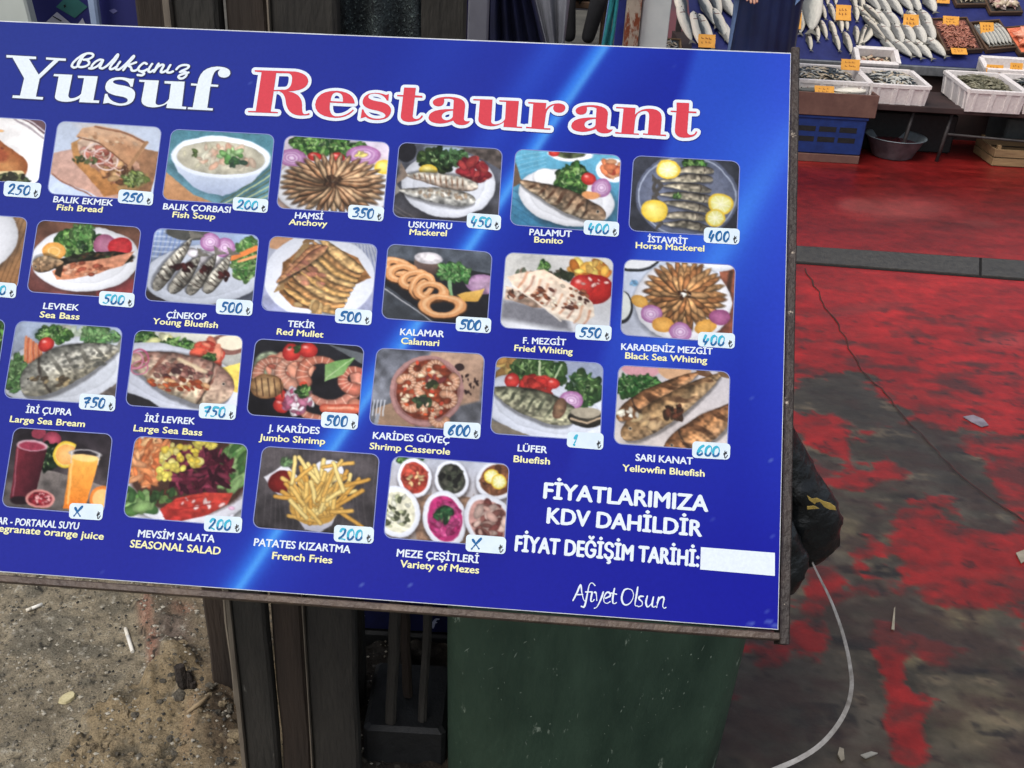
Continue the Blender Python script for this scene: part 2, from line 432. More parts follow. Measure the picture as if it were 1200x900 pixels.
def pic_hamsi():
    p=Pic(4);p.fill((205,195,215),(215,180,160),.05);p.plate(.7,.66,.78,.42)
    p.leaves(.45,.12,.38,.14,40,.05);p.leaves(.85,.12,.25,.12,24,.045)
    p.onion(.12,.3,.19,.12);p.onion(1.05,.2,.22,.13);p.blobs(1.02,.2,.06,.03,8,.02,((240,220,120),))
    p.tomato(.42,.26,.1,.06);p.tomato(.72,.26,.1,.07);p.lemon(1.33,.35,.12,.1,False)
    for ring,(r0,r1,n) in enumerate(((.36,.66,34),(.12,.52,26))):
        for k in range(n):
            a=k*6.283/n+.13*ring;ca,sa=np.cos(a),np.sin(a)*.62
            c=np.array(((214,158,112),(188,130,86),(226,180,132))[k%3])*(.85+.25*p.r.rand())
            an=np.degrees(np.arctan2(sa,ca))+p.r.randn()*4;rm=(r0*.5+r1)/2;hl=np.hypot(ca,sa)*(r1-r0*.4)/2
            p.ell(.7+ca*rm,.625+sa*rm+.012,hl*1.05,.046,c*.3,ang=an,al=.8);p.ell(.7+ca*rm,.62+sa*rm,hl,.038,c,c*.5,ang=an,tex=.25)
            p.ell(.7+ca*rm*1.08,.615+sa*rm*1.08,hl*.7,.010,(228,198,155),ang=an,al=.6)
    p.blobs(.7,.6,.12,.08,24,.016,((90,60,40),(60,40,30)));return p.finish()
def pic_uskumru():
    p=Pic(5);p.fill((95,100,115),(60,58,62),.3,10);p.poly([(.75,0),(1.4,.02),(1.4,.3),(1,.1)],(85,75,70),tex=.3);p.ell(.1,.1,.14,.16,(35,35,42))
    for k in range(7): p.line([(0,.85+k*.05),(.4,1.05+k*.06)],.01,(130,120,115),al=.6)
    p.plate(.7,.52,.62,.44,-2,(222,226,236));p.poly([(.35,.05),(.85,.02),(.9,.14),(.35,.16)],(190,215,240),soft=.05)
    p.leaves(.5,.22,.24,.15,30,.05,((40,70,35),(75,105,50),(25,45,25)));p.leaves(.75,.15,.2,.1,18,.035,((50,90,45),(90,140,80)))
    p.blobs(1.0,.32,.19,.14,40,.04,((160,35,45),(120,20,35),(190,60,60)));p.lemon(.42,.36,.13,.08,False)
    p.fish(.62,.48,.95,.21,6,(140,120,105),(190,180,165),(215,210,195),grill=13,gcol=(120,80,55),head=False,tex=.35,flip=True)
    p.fish(.57,.68,1.02,.23,4,(150,145,135),(195,192,182),(170,170,165),grill=0,head=False,tex=.35)
    p.blobs(.6,.66,.4,.05,24,.018,((215,205,180),(150,120,90)),al=.6)
    return p.finish()
def pic_palamut():
    p=Pic(6);p.fill((90,165,195),(55,125,165),.12,6)
    for k in range(9): p.line([(-.1,.5+k*.1),(1.0,1.0+k*.12)],.012,(40,100,140),al=.6)
    for k in range(5): p.line([(0,.1+.07*k),(.4,.0+.05*k)],.01,(150,205,225),al=.5)
    p.ell(.72,.02,.3,.1,(235,235,240));p.ell(.7,.02,.22,.06,(80,90,60),tex=.5);p.tomato(.5,.02,.07,.05)
    p.ell(1.27,.2,.2,.16,(235,238,245));p.blobs(1.28,.18,.12,.1,22,.04,((235,130,80),(240,170,120),(190,70,50)))
    p.plate(.7,.6,.63,.36,8);p.ell(.42,.36,.17,.13,(205,205,210));p.ell(.42,.35,.15,.11,(232,232,232))
    p.leaves(.75,.35,.22,.2,34,.05);p.tomato(.98,.33,.1,.08);p.onion(1.15,.44,.12)
    p.fish(.66,.62,1.2,.3,19,(110,85,65),(160,130,100),(190,170,140),grill=9,gcol=(70,40,25),tex=.4)
    p.ell(1.02,.54,.12,.05,(225,150,90));return p.finish()
def pic_istavrit():
    p=Pic(7);p.fill((55,58,68),(45,47,55),.15);p.ell(.72,.5,.66,.56,(120,128,150),(85,92,115));p.ring(.72,.5,.62,.52,.015,(165,175,195));p.ell(.72,.52,.5,.42,(105,112,135))
    p.leaves(.8,.08,.16,.06,14,.04)
    for k,(y,x,L,a) in enumerate(((.15,.78,.55,-4),(.27,.7,.7,-6),(.38,.73,.62,3),(.5,.75,.75,5),(.62,.72,.65,6),(.76,.7,.6,0),(.88,.75,.62,4))):
        p.fish(x,y,L,.12,a,(70,65,60),(150,140,120),(205,195,165),bend=.02,tex=.4)
    p.lemon(.46,.16,.16,.13);p.lemon(.32,.72,.17,.15,False);p.lemon(1.16,.58,.16,.14);p.lemon(1.1,.76,.13,.12);p.leaves(.6,.5,.05,.03,6,.02)
    return p.finish()
def pic_mezes_left():
    p=Pic(8);p.fill((185,140,95),(160,110,65),.1)
    for k in range(18): p.line([(.8+k*.06,0),(.6+k*.06,1)],.012,(110,75,45),al=.7)
    p.plate(.35,.3,.95,.62);p.blobs(.6,.4,.45,.2,60,.03,((90,110,60),(60,80,45),(200,160,110)));p.fish(.5,.25,.9,.2,8,(120,80,50),(190,130,80),(215,170,120),tex=.4)
    return p.finish()
def pic_levrek():
    p=Pic(9);p.fill((120,80,60),(130,70,65),.4,6);p.ell(1.2,.9,.3,.2,(150,60,60));p.plate(.7,.5,.72,.45,-4)
    p.leaves(.55,.28,.3,.2,46,.05);p.leaves(.62,.12,.16,.12,20,.04,((120,170,90),(90,150,70)))
    p.ell(.27,.42,.16,.13,(240,185,95),(225,150,60));p.ring(.27,.42,.08,.06,.012,(250,210,140));p.ell(.93,.28,.15,.15,(190,120,150),(150,75,110));p.ell(1.13,.3,.16,.14,(225,55,60),(190,30,40),tex=.1)
    p.ell(.8,.52,.55,.12,(40,38,30),ang=-10,tex=.6);p.blobs(.95,.46,.4,.06,40,.02,((30,35,22),(60,70,40),(90,60,40)),ang=-20)
    p.poly([(.3,.7),(.5,.57),(.8,.52),(1.1,.42),(1.33,.34),(1.2,.55),(.9,.68),(.6,.78),(.38,.82)],(225,150,115),(205,130,90),tex=.18)
    p.blobs(.7,.64,.35,.08,30,.02,((235,175,140),(190,110,75),(170,80,55)),ang=-15)
    p.fish(.22,.6,.42,.24,168,(120,90,60),(165,130,95),(190,160,120),tail=False,tex=.4)
    p.poly([(.35,.66),(.43,.58),(.42,.78),(.34,.74)],(50,35,25));return p.finish()
def pic_cinekop():
    p=Pic(10);p.fill((150,170,205),(90,95,110),.1);
    for k in range(6): p.line([(.05+k*.06,0),(.02+k*.06,.4)],.02,(90,120,185),al=.6);p.line([(0,.05+k*.07),(.4,.03+k*.07)],.02,(200,212,232),al=.6)
    p.ell(.45,.04,.3,.1,(75,75,70));p.poly([(-.1,.85),(.5,1.0),(1.4,.9),(1.4,1.1),(-.1,1.1)],(60,50,48))
    p.plate(.72,.6,.78,.42,-8,(205,212,226));p.blobs(.7,.35,.22,.1,20,.05,((205,200,205),(225,220,225)));p.onion(.95,.2,.14);p.onion(.75,.14,.13)
    p.leaves(1.25,.35,.2,.3,50,.045,((110,165,80),(75,135,60),(150,190,110)));p.line([(1.05,.35),(1.35,.18)],.07,(235,130,60));p.line([(1.15,.38),(1.38,.28)],.04,(240,160,100))
    for k,(x,y,a,L) in enumerate(((.3,.48,118,.85),(.48,.62,120,.62),(.7,.6,118,.66),(.9,.58,116,.62))):
        p.fish(x,y,L,.2,a,(110,105,95),(170,165,150),(205,200,185),grill=11,gcol=(60,50,42),tex=.45)
    for x,y in ((.36,.5),(.52,.52),(.74,.54),(.98,.6)): p.blobs(x,y,.07,.05,9,.022,((75,30,30),(45,22,22)))
    return p.finish()
def pic_tekir():
    p=Pic(11);p.fill((185,190,205),(150,155,190),.08);p.ell(.1,.05,.2,.12,(200,150,110))
    for k in range(7): p.line([(1.1+k*.04,0),(1.2+k*.05,.5)],.012,(80,95,140),al=.6)
    p.ell(.68,.5,.7,.58,(236,238,244),(215,220,232));p.poly([(-.1,.8),(.15,1.1),(-.1,1.1)],(90,95,130))
    p.poly([(.2,.35),(.45,.08),(.75,.05),(1.15,.2),(1.33,.45),(1.1,.6),(.9,.8),(.8,.95),(.4,.93),(.2,.75)],(150,100,55),tex=.3)
    for k in range(9):
        x0,y0=.3+.03*k,.8-.07*k;c=np.array(((215,165,95),(200,145,85),(225,180,115))[k%3])
        p.fish(.62+.05*k*.7,.84-.082*k,.78,.16,18+k*2,c*.75,c,c*1.08,tex=.25,head=False,bend=-.03)
    p.fish(.4,.35,.75,.16,-48,(165,110,75),(200,140,90),(215,160,110),head=False,tex=.25,tail=False);p.fish(.5,.3,.65,.13,-44,(150,90,70),(190,130,90),(215,160,110),head=False,tex=.25,tail=False)
    p.blobs(.5,.5,.3,.2,14,.03,((200,120,100),(225,160,120)),ang=20,al=.7);p.blobs(.65,.92,.25,.05,12,.04,((235,195,130),(215,170,105)));return p.finish()
def pic_kalamar():
    p=Pic(12);p.fill((75,82,92),(60,65,72),.2,14);p.poly([(0,.3),(.3,.2),(1.4,.3),(1.4,1.0),(.75,1.02),(0,.55)],(35,36,40),(28,28,32));p.line([(0,.6),(.75,1.05)],.014,(190,190,195))
    p.poly([(.36,.18),(.36,.3),(.42,.36),(.62,.38),(.72,.33),(.74,.2)],(120,95,85),(60,45,42));p.ell(.55,.15,.19,.08,(225,220,222),(175,170,175),tex=.15,ts=30)
    p.ell(1.3,.45,.25,.13,(185,150,180),(140,100,140),tex=.2);p.leaves(.9,.32,.24,.12,40,.04,((90,150,75),(60,120,55),(130,185,110)));p.line([(.85,.45),(.88,.62)],.05,(130,175,120))
    for x,y,rx,ry,a in ((.15,.3,.18,.08,10),(.22,.38,.16,.1,-10),(.38,.45,.15,.1,-20),(.5,.53,.15,.12,-60),(.62,.6,.17,.1,0),(.78,.78,.24,.12,-3)):
        p.ring(x,y+.015,rx,ry,.085,(80,45,20),a,.8);p.ring(x,y,rx,ry,.075,(225,155,95),a);p.ring(x,y-.012,rx*1.0,ry,.025,(245,195,140),a,.8)
    p.poly([(.95,.62),(1.05,.7),(1.25,.68),(1.32,.5),(1.12,.56)],(235,190,95),(215,160,60));return p.finish()
def pic_fmezgit():
    p=Pic(13);p.fill((190,188,185),(225,228,235),.08,4);p.poly([(0,.62),(.8,.75),(.9,1.0),(0,.88)],(120,120,128),soft=.08);p.ell(.3,.18,.4,.2,(165,165,160),soft=.15,al=.6)
    p.blobs(1.1,.18,.25,.12,30,.05,((240,165,60),(230,130,40),(245,195,90)));p.ell(1.15,.42,.25,.2,(200,35,30),(150,20,20));p.tomato(1.0,.38,.16,.14);p.blobs(1.15,.32,.2,.05,8,.015,((250,180,170),))
    p.blobs(.7,.25,.15,.06,18,.03,((50,60,40),(80,70,55)));p.leaves(.5,.16,.07,.07,10,.03);p.blobs(.25,.25,.15,.05,12,.02,((70,85,60),(110,80,60)))
    p.poly([(.03,.45),(.35,.5),(.6,.7),(.4,.72),(.03,.62)],(200,180,160),(150,120,100),tex=.3);p.blobs(.2,.56,.18,.05,20,.02,((120,70,50),(215,195,175),(70,50,40)))
    p.poly([(.05,.32),(.2,.26),(.5,.2),(.9,.4),(1.15,.6),(1.18,.78),(1.02,.88),(.75,.85),(.4,.6),(.12,.42)],(225,200,175),(235,220,200),tex=.12)
    for k in range(10):
        x=.24+k*.092;y=.27+k*.052;c=((186,100,58),(130,66,44),(200,124,80))[k%3]
        p.line([(x+.05,y-.02),(x+.02,y+.09),(x-.05,y+.19)],.030,c,al=.75,soft=.03,w2=.018)
    p.ell(.62,.5,.5,.07,(245,236,222),ang=33,soft=.12,al=.35)
    p.blobs(.75,.55,.35,.15,50,.018,((150,80,50),(235,215,190),(90,50,40)),ang=25);p.line([(.12,.43),(.42,.62),(.76,.87)],.02,(245,232,215),al=.8)
    return p.finish()
def pic_kmezgit():
    p=Pic(14);p.fill((200,212,232),(185,190,205),.06);p.poly([(1.15,-.1),(1.5,-.1),(1.5,1.1),(1.1,1.1),(1.25,.5)],(150,85,60),(130,70,50),tex=.12);p.line([(1.33,.1),(1.3,.45)],.06,(70,45,35),soft=.03)
    p.ell(.1,-.05,.35,.22,(45,48,52));p.ell(.1,-.07,.33,.2,(225,228,232));p.ell(1.1,-.02,.3,.12,(228,230,235),(180,185,195));p.ell(-.02,.65,.16,.22,(40,42,45));p.ell(-.04,.63,.15,.2,(215,220,215));p.blobs(.12,.32,.05,.03,5,.02,((120,175,220),))
    p.plate(.75,.52,.6,.52,0,(230,230,236))
    for r0,r1,n in ((.2,.5,30),(.06,.42,26),(.03,.3,18)):
        for k in range(n):
            a=k*6.283/n+r1;ca,sa=np.cos(a),np.sin(a)*.88;c=np.array(((214,150,88),(190,122,68),(224,166,104))[k%3])*(.85+.25*p.r.rand())
            an=np.degrees(np.arctan2(sa,ca))+p.r.randn()*5;rm=(r0*.5+r1)/2;hl=np.hypot(ca,sa)*(r1-r0*.4)/2
            p.ell(.77+ca*rm,.43+sa*rm,hl*1.05,.048,c*.35,ang=an,al=.8);p.ell(.77+ca*rm,.42+sa*rm,hl,.04,c*1.05,c*.55,ang=an,tex=.25)
    p.blobs(.77,.42,.07,.06,14,.014,((70,40,25),(240,225,210)))
    p.ell(.22,.55,.11,.08,(235,180,80),(200,140,50),ang=20);p.onion(.37,.7,.13,.12);p.ell(.52,.83,.14,.1,(235,175,80),(205,140,50));p.onion(.74,.9,.14,.12);p.ell(1.05,.82,.14,.09,(230,170,75),(200,140,50),ang=-25);p.ell(1.22,.68,.13,.1,(170,95,140),(130,60,105))
    return p.finish()
def pic_green_left():
    p=Pic(15);p.fill((90,130,60),(200,200,190));p.leaves(1.2,.3,.3,.4,60,.06);p.plate(.9,.9,.5,.25);return p.finish()
def pic_cupra():
    p=Pic(16);p.fill((160,175,200),(110,110,115),.1);p.blobs(.8,.15,.35,.1,30,.06,((200,215,190),(150,185,130),(225,225,205)))
    p.plate(.72,.6,.85,.44,-12,(205,210,220));p.poly([(1.0,1.02),(1.4,.7),(1.4,1.1)],(95,85,80),tex=.2)
    p.leaves(.5,.14,.25,.1,30,.045);p.leaves(1.1,.14,.25,.12,30,.045,((120,165,100),(80,130,70)));p.leaves(.12,.68,.14,.24,34,.05,((80,125,65),(110,155,90)))
    for k in range(7): p.line([(.16+k*.035,.2+.02*k),(.2+k*.035,.5+.02*k)],.03,((225,130,80),(195,95,55))[k%2])
    p.tomato(.43,.28,.1,.1)
    p.fish(.74,.52,1.3,.56,153,(125,125,115),(165,162,150),(190,180,150),tex=.4,flip=True,bend=.06,grill=7,gcol=(85,82,72))
    p.blobs(.9,.45,.35,.1,30,.02,((90,90,82),(205,200,185)),ang=-30,al=.7);p.blobs(.55,.75,.25,.06,16,.022,((200,175,125),(95,80,60)),ang=-25);return p.finish()
def pic_ilevrek():
    p=Pic(17);p.fill((215,215,200),(70,70,80),.06);p.leaves(.12,.14,.16,.12,26,.045);p.blobs(.35,.16,.15,.1,12,.05,((230,225,150),(240,240,190)));p.leaves(.6,.2,.25,.12,34,.04);p.ell(1.2,.12,.26,.14,(130,85,75));p.ell(1.25,.09,.2,.1,(225,215,190))
    p.plate(.6,.62,.95,.42,14,(215,220,235));p.poly([(-.1,.8),(.3,.92),(.6,1.1),(-.1,1.1)],(40,38,42))
    p.blobs(.98,.25,.17,.14,34,.045,((230,85,60),(240,130,100),(205,60,45)));p.leaves(.98,.32,.08,.05,9,.03);p.poly([(.95,.5),(1.4,.35),(1.4,.75),(1.15,.68)],(238,215,95),(225,195,80),tex=.08)
    p.fish(.62,.55,1.45,.62,16,(165,120,105),(200,175,150),(225,205,170),tex=.3,grill=8,gcol=(120,55,40))
    p.blobs(.62,.52,.38,.1,60,.022,((120,70,65),(90,55,55),(175,120,105)),ang=20);p.blobs(.6,.68,.4,.08,40,.022,((200,90,45),(230,175,120),(165,65,35)),ang=20)
    p.ring(.1,.38,.12,.13,.02,(190,80,120));p.ring(.06,.4,.09,.11,.02,(220,140,165));p.ring(.12,.5,.1,.09,.015,(205,110,140));p.line([(.6,.35),(.95,.5)],.05,(232,212,170),al=.8,soft=.03);return p.finish()
def pic_jumbo():
    p=Pic(18);p.fill((30,30,36),(22,20,24),.2);p.poly([(.9,0),(1.4,.1),(1.4,.25)],(90,95,100));p.ell(.2,.35,.18,.2,(160,175,140),tex=.4,soft=.04)
    p.blobs(.45,.35,.3,.2,40,.05,((230,150,120),(245,195,170),(215,110,85)))
    for x,y,r,a,sw,c in ((.3,.45,.22,150,150,(235,150,120)),(.55,.4,.2,100,200,(240,165,135)),(.85,.4,.22,140,220,(225,130,100)),(1.0,.5,.34,-20,190,(235,150,125)),(1.3,.45,.15,90,220,(220,120,95)),(.95,.66,.4,20,130,(230,140,110))):
        p.shrimp(x,y,r,a,c,sweep=sw,w=.16)
    p.tomato(.47,.15,.12,.12);p.tomato(.68,.1,.12,.1);p.blobs(.5,.1,.1,.04,6,.02,((60,90,45),));p.tomato(.42,.85,.1,.1);p.tomato(.4,.72,.08,.08)
    p.poly([(.9,.28),(1.05,.22),(1.28,.16),(1.15,.4),(.92,.5)],(100,150,75),(140,180,110));p.line([(.93,.46),(1.25,.18)],.012,(180,205,150))
    p.ell(.2,.62,.22,.16,(205,165,110),(120,80,45),tex=.2);
    for k in range(5): p.line([(.05+.08*k,.52),(.1+.08*k,.74)],.016,(70,40,25),al=.8)
    p.blobs(.62,.78,.17,.16,60,.03,((235,215,225),(190,110,140),(245,240,245),(160,70,100)));p.leaves(.68,.65,.09,.08,12,.03);p.line([(.95,.85),(1.35,.83)],.12,(225,120,85),grad=(180,70,50));p.line([(1.0,.84),(1.3,.82)],.03,(245,190,160),al=.6)
    return p.finish()
def pic_guvec():
    p=Pic(19);p.fill((95,98,108),(110,112,120),.35,12);p.poly([(.7,0),(1.4,.0),(1.35,.6),(.9,.75),(.5,.5)],(190,155,130),(165,130,105),soft=.04,tex=.08);p.poly([(.05,.8),(.5,.6),(.6,1.1),(.1,1.1)],(150,120,95))
    for k in range(4): p.line([(.03+.045*k,.68),(.03+.045*k,.88)],.014,(200,205,215))
    p.line([(.1,.88),(.06,1.1)],.05,(140,145,155))
    p.blobs(1.2,.4,.12,.15,22,.012,((50,30,30),));p.ell(1.08,.2,.06,.05,(50,35,35))
    p.ell(.68,.52,.46,.46,(120,80,75),(150,100,95));p.ring(.68,.51,.44,.43,.045,(170,125,120));p.ell(.68,.51,.385,.385,(150,60,30),(110,45,28),tex=.3)
    for x,y,a in ((.55,.24,0),(.78,.22,80),(.42,.43,200),(.66,.5,120),(.95,.4,300),(.5,.68,40),(.75,.76,160),(.95,.62,240),(.86,.86,20)):
        p.shrimp(x,y,.095,a,(232,165,125),w=.1,sweep=260)
    p.blobs(.78,.38,.1,.08,14,.03,((150,60,60),(100,110,60),(60,70,40)));p.blobs(.66,.66,.1,.05,12,.03,((45,50,40),(60,80,50)));p.blobs(.68,.55,.34,.32,30,.016,((210,80,40),(245,205,170)));return p.finish()
def pic_lufer():
    p=Pic(20);p.fill((150,160,185),(130,140,170),.06);p.blobs(.12,.12,.15,.1,12,.06,((215,180,95),(190,140,70)));p.plate(.7,.62,.9,.42,8,(210,216,230));p.poly([(-.1,.8),(.5,1.0),(.4,1.1),(-.1,1.1)],(120,110,95))
    p.leaves(.55,.17,.35,.18,44,.06,((70,110,50),(45,85,38),(110,150,80)));p.leaves(1.15,.35,.22,.22,36,.055,((45,80,40),(75,115,55)));p.line([(.6,.3),(.55,.02)],.03,(190,205,160));p.line([(.75,.3),(.85,.05)],.025,(175,195,150))
    p.tomato(.22,.3,.1,.1);p.blobs(.58,.36,.18,.1,20,.06,((215,55,45),(195,40,35)));p.tomato(.75,.3,.08,.07);p.onion(1.0,.5,.15,.12)
    p.fish(.52,.58,1.15,.4,16,(90,90,70),(150,150,120),(190,185,150),tex=.4,grill=9,gcol=(55,60,45),head=False,tail=False)
    p.ell(.85,.62,.08,.14,(150,115,85),(90,60,45),ang=20,tex=.3);p.ell(1.2,.72,.24,.12,(60,55,45),(30,28,25),tex=.3);p.ell(1.18,.65,.2,.07,(160,150,130),ang=-5);p.line([(1.0,.75),(1.2,.78),(1.38,.7)],.025,(185,160,130));return p.finish()
def pic_sarikanat():
    p=Pic(21);p.fill((205,200,205),(190,180,175),.05);p.ell(.28,.02,.25,.12,(225,160,170));p.ell(.7,.02,.2,.12,(225,175,130));p.leaves(.25,.25,.3,.15,50,.045,((50,110,45),(35,85,35),(80,140,65)))
    p.fish(.5,.36,1.15,.3,146,(110,70,40),(175,120,75),(205,160,115),tex=.4,grill=4,gcol=(60,35,20),flip=True)
    p.fish(.68,.48,1.45,.36,143,(125,90,55),(175,140,95),(205,170,125),tex=.35,grill=3,gcol=(75,45,28),flip=True)
    p.fish(1.12,.72,1.2,.38,143,(120,75,45),(165,115,70),(195,150,105),tex=.4,grill=4,gcol=(55,32,20),flip=True)
    p.blobs(.45,.68,.22,.1,16,.035,((225,190,140),(205,165,110)),ang=-30,al=.6);p.blobs(.7,.55,.1,.1,16,.03,((60,40,28),(110,60,40)));p.blobs(.15,.62,.12,.05,14,.03,((235,225,205),(120,80,50)));return p.finish()
def pic_juice():
    p=Pic(22);p.fill((38,32,38),(90,80,78),.3,10);p.poly([(-.1,.75),(.5,.5),(1.4,.65),(1.4,1.1),(-.1,1.1)],(125,115,110),(85,78,75),tex=.3,ts=12)
    p.ell(.35,.05,.1,.08,(150,50,70));p.ell(.55,.12,.13,.1,(190,70,95),(120,35,55));p.leaves(.5,.35,.14,.16,22,.06,((30,50,30),(20,35,22)))
    p.poly([(.08,.22),(.5,.22),(.42,.93),(.1,.9)],(135,35,50),(60,18,28),gd=(1,.2));p.ell(.29,.22,.215,.07,(190,90,110),(225,190,200));p.ell(.29,.23,.18,.05,(165,50,75));p.line([(.1,.28),(.13,.86)],.02,(190,110,125),al=.6)
    p.ell(.26,.91,.16,.05,(35,20,25));
    p.lemon(.78,.3,.19,.17);p.ell(.78,.3,.15,.13,(245,190,110),(240,160,70));p.poly([(.85,.3),(1.1,.3),(1.1,.2),(.9,.14)],(40,34,38))
    p.ring(1.03,.27,.2,.05,.015,(170,165,165));p.poly([(.84,.32),(1.23,.32),(1.12,.97),(.84,.97)],(250,180,70),(235,120,25),gd=(.1,1));p.ell(1.035,.32,.195,.045,(252,205,120));p.line([(.87,.38),(.89,.9)],.03,(255,215,130),al=.6)
    p.line([(.84,.25),(.85,.4)],.012,(200,200,200));p.line([(1.23,.25),(1.22,.4)],.012,(200,200,200))
    p.ell(.5,.87,.2,.12,(190,80,85),(220,150,140));p.ell(.5,.87,.16,.09,(120,25,35),tex=.5,ts=40);p.blobs(.5,.87,.14,.07,30,.014,((190,40,55),(235,150,150)))
    p.ell(1.33,.8,.16,.16,(245,150,60),(225,120,40));p.ell(1.33,.8,.12,.12,(250,185,110));p.ell(1.08,.97,.12,.07,(245,160,80));return p.finish()
def pic_salad():
    p=Pic(23);p.fill((120,140,110),(205,205,210),.1);p.plate(.7,.4,.85,.66,0,(225,225,235));p.blobs(1.3,.6,.12,.3,10,.03,((220,170,200),(225,225,235)))
    p.ell(.7,.4,.72,.52,(70,45,35),soft=.05)
    p.blobs(.2,.28,.25,.3,150,.03,((235,140,80),(220,115,60),(240,165,110)),3)
    p.blobs(1.25,.25,.16,.28,60,.035,((110,160,80),(150,190,115),(70,120,55)),3,ang=120);p.blobs(.15,.82,.18,.12,30,.05,((90,140,65),(140,180,105),(60,100,50)))
    p.blobs(.82,.35,.38,.3,200,.025,((90,20,40),(120,30,55),(60,15,30),(140,45,70)),3)
    p.blobs(.58,.22,.24,.16,60,.036,((245,225,90),(250,235,130),(225,195,60)),1.1);p.blobs(.45,.42,.12,.1,22,.034,((245,225,90),(235,210,80)),1.1);p.blobs(.85,.04,.12,.04,14,.03,((245,225,90),))
    p.poly([(.42,.88),(.6,.72),(.95,.62),(1.25,.6),(1.2,.75),(1.0,.88),(.7,1.0),(.5,1.0)],(205,60,45),(170,40,35),tex=.2);p.blobs(.85,.76,.3,.05,9,.02,((245,200,195),));p.line([(.5,.78),(.9,.68)],.012,(160,35,30));p.line([(.55,.88),(1.05,.74)],.012,(150,30,28))
    p.blobs(.45,.7,.15,.08,24,.03,((50,80,40),(80,40,30),(90,120,60)));return p.finish()
def pic_fries():
    p=Pic(24);p.fill((72,66,68),(60,55,57),.3,9)
    for k in range(22):
        x=k*.07;p.line([(x,0),(x+.04*np.sin(k),.5),(x+.05,1)],.01,(100,92,92),al=.5)
    p.poly([(.06,.38),(.28,.2),(.5,.38),(.28,.62)],(225,225,232),(190,190,200));p.ell(.27,.42,.15,.14,(130,25,22),(90,15,15));p.leaves(.3,.18,.07,.06,8,.025,((110,150,95),))
    p.poly([(.45,.6),(.95,.75),(.9,.9),(.78,1.0),(.6,.98),(.5,.85)],(225,225,235),(180,180,195));p.ell(.8,.25,.18,.14,(220,222,232));p.ell(.68,.7,.28,.22,(200,150,60))
    r=p.r
    for k in range(95):
        cx=.72+r.randn()*.17;cy=.52+r.randn()*.15;a=np.arctan2(cy-.85,cx-.68)+r.randn()*.45;L=.12+.08*r.rand()
        if cy>.86 or cx<.36 or cx>1.2: continue
        c=np.array(((245,200,100),(235,180,80),(250,220,130),(225,165,65))[k%4])
        q=[(cx-np.cos(a)*L,cy-np.sin(a)*L),(cx+np.cos(a)*L,cy+np.sin(a)*L)]
        p.line(q,.052,c*.6);p.line(q,.04,c,grad=c*.88)
    return p.finish()
def pic_mezes():
    p=Pic(25);p.fill((180,185,200),(165,150,140),.1);p.poly([(.3,.5),(.6,.4),(1.4,.5),(1.4,1.1),(.4,1.1)],(150,115,90),tex=.2)
    for k in range(14): p.line([(.3+k*.1,.4),(.2+k*.1,1)],.012,(110,80,60),al=.5)
    p.leaves(.22,.03,.14,.05,14,.04)
    def dish(x,y,rx,ry,a,c,cols,n=70,z=.025):
        p.ell(x+.01,y+.03,rx*1.05,ry*1.05,(60,50,50),ang=a,soft=.04,al=.6);p.ell(x,y,rx,ry,(240,242,248),(205,210,222),ang=a,pw=6);p.ell(x,y,rx*.8,ry*.8,c,ang=a,tex=.15);p.blobs(x,y,rx*.62,ry*.62,n,z,cols)
    dish(.28,.25,.2,.25,-15,(175,55,40),((195,75,55),(160,45,35)),50);p.blobs(.28,.25,.1,.1,10,.018,((230,190,130),))
    dish(.72,.23,.2,.24,-20,(55,55,48),((70,75,60),(35,35,32),(95,95,80)),80)
    dish(1.25,.2,.25,.24,-35,(120,70,45),((140,85,55),(95,55,38),(170,110,70)),70);p.lemon(1.18,.16,.09,.09);p.lemon(1.27,.22,.09,.1)
    dish(.12,.68,.27,.32,-30,(225,222,195),((235,235,215),(190,195,150),(80,85,60)),50,.02)
    dish(.68,.72,.25,.34,-15,(190,40,110),((205,60,130),(170,30,95),(215,85,145)),80);p.leaves(.66,.66,.11,.1,9,.045,((45,100,55),(35,80,45)))
    dish(1.2,.72,.27,.36,-35,(190,140,130),((210,165,150),(150,90,80),(120,60,55),(225,190,175)),70,.035)
    return p.finish()
# ================================================================ the menu board
BC = CAM+ray(500, 380)*1.15
BH = np.array([0.99703823, -0.07151629, 0.02828754]); BV = np.array([0.0282624, 0.68278905, 0.73006873]); BN = np.array([-0.07152623, -0.72710697, 0.682788])
BROOT = np.array([BC[0], BC[1], 0.0])
def uv(x, y):                                   # photograph -> board millimetre plane
    d = ray(x, y); t = np.dot(BC-CAM, BN)/np.dot(d, BN); q = CAM+d*t-BC
    return np.array([np.dot(q, BH), np.dot(q, BV)])
def BW(P, wz=0.0):                              # board plane -> local coordinates of the board's Empty
    P = np.asarray(P, float)
    return BC-BROOT+P[..., 0:1]*BH+P[..., 1:2]*BV+(wz if np.isscalar(wz) else np.asarray(wz)[..., None])*BN
def px_of(W):
    q = W-CAM; z = q@_F
    return 600+FPX*(q@_R)/z, 450-FPX*(q@_U)/z
board = empty('menu_board', BROOT, 'large blue menu board with rows of dish photographs, tilted on its stand', 'menu board')
M_ink = print_mat('printed_laminate')
M_white = mat('white_foam_board', (206, 210, 216), (170, 174, 184), rough=.5, scale=40, spec=.3)
M_iron = mat('brown_rusty_iron', (36, 28, 26), (56, 44, 38), rough=.55, scale=30, bump=.4, bscale=160, spec=.5, spots=(172, 158, 142), spot_scale=55, spot_t=.66)
M_ironb = mat('brown_weathered_rail', (96, 80, 68), (60, 47, 42), rough=.5, scale=26, bump=.35, bscale=160, spec=.5, spots=(160, 146, 130), spot_scale=70, spot_t=.66)
M_dark = mat('dark_recess_paint', (22, 18, 18), (34, 28, 26), rough=.8)
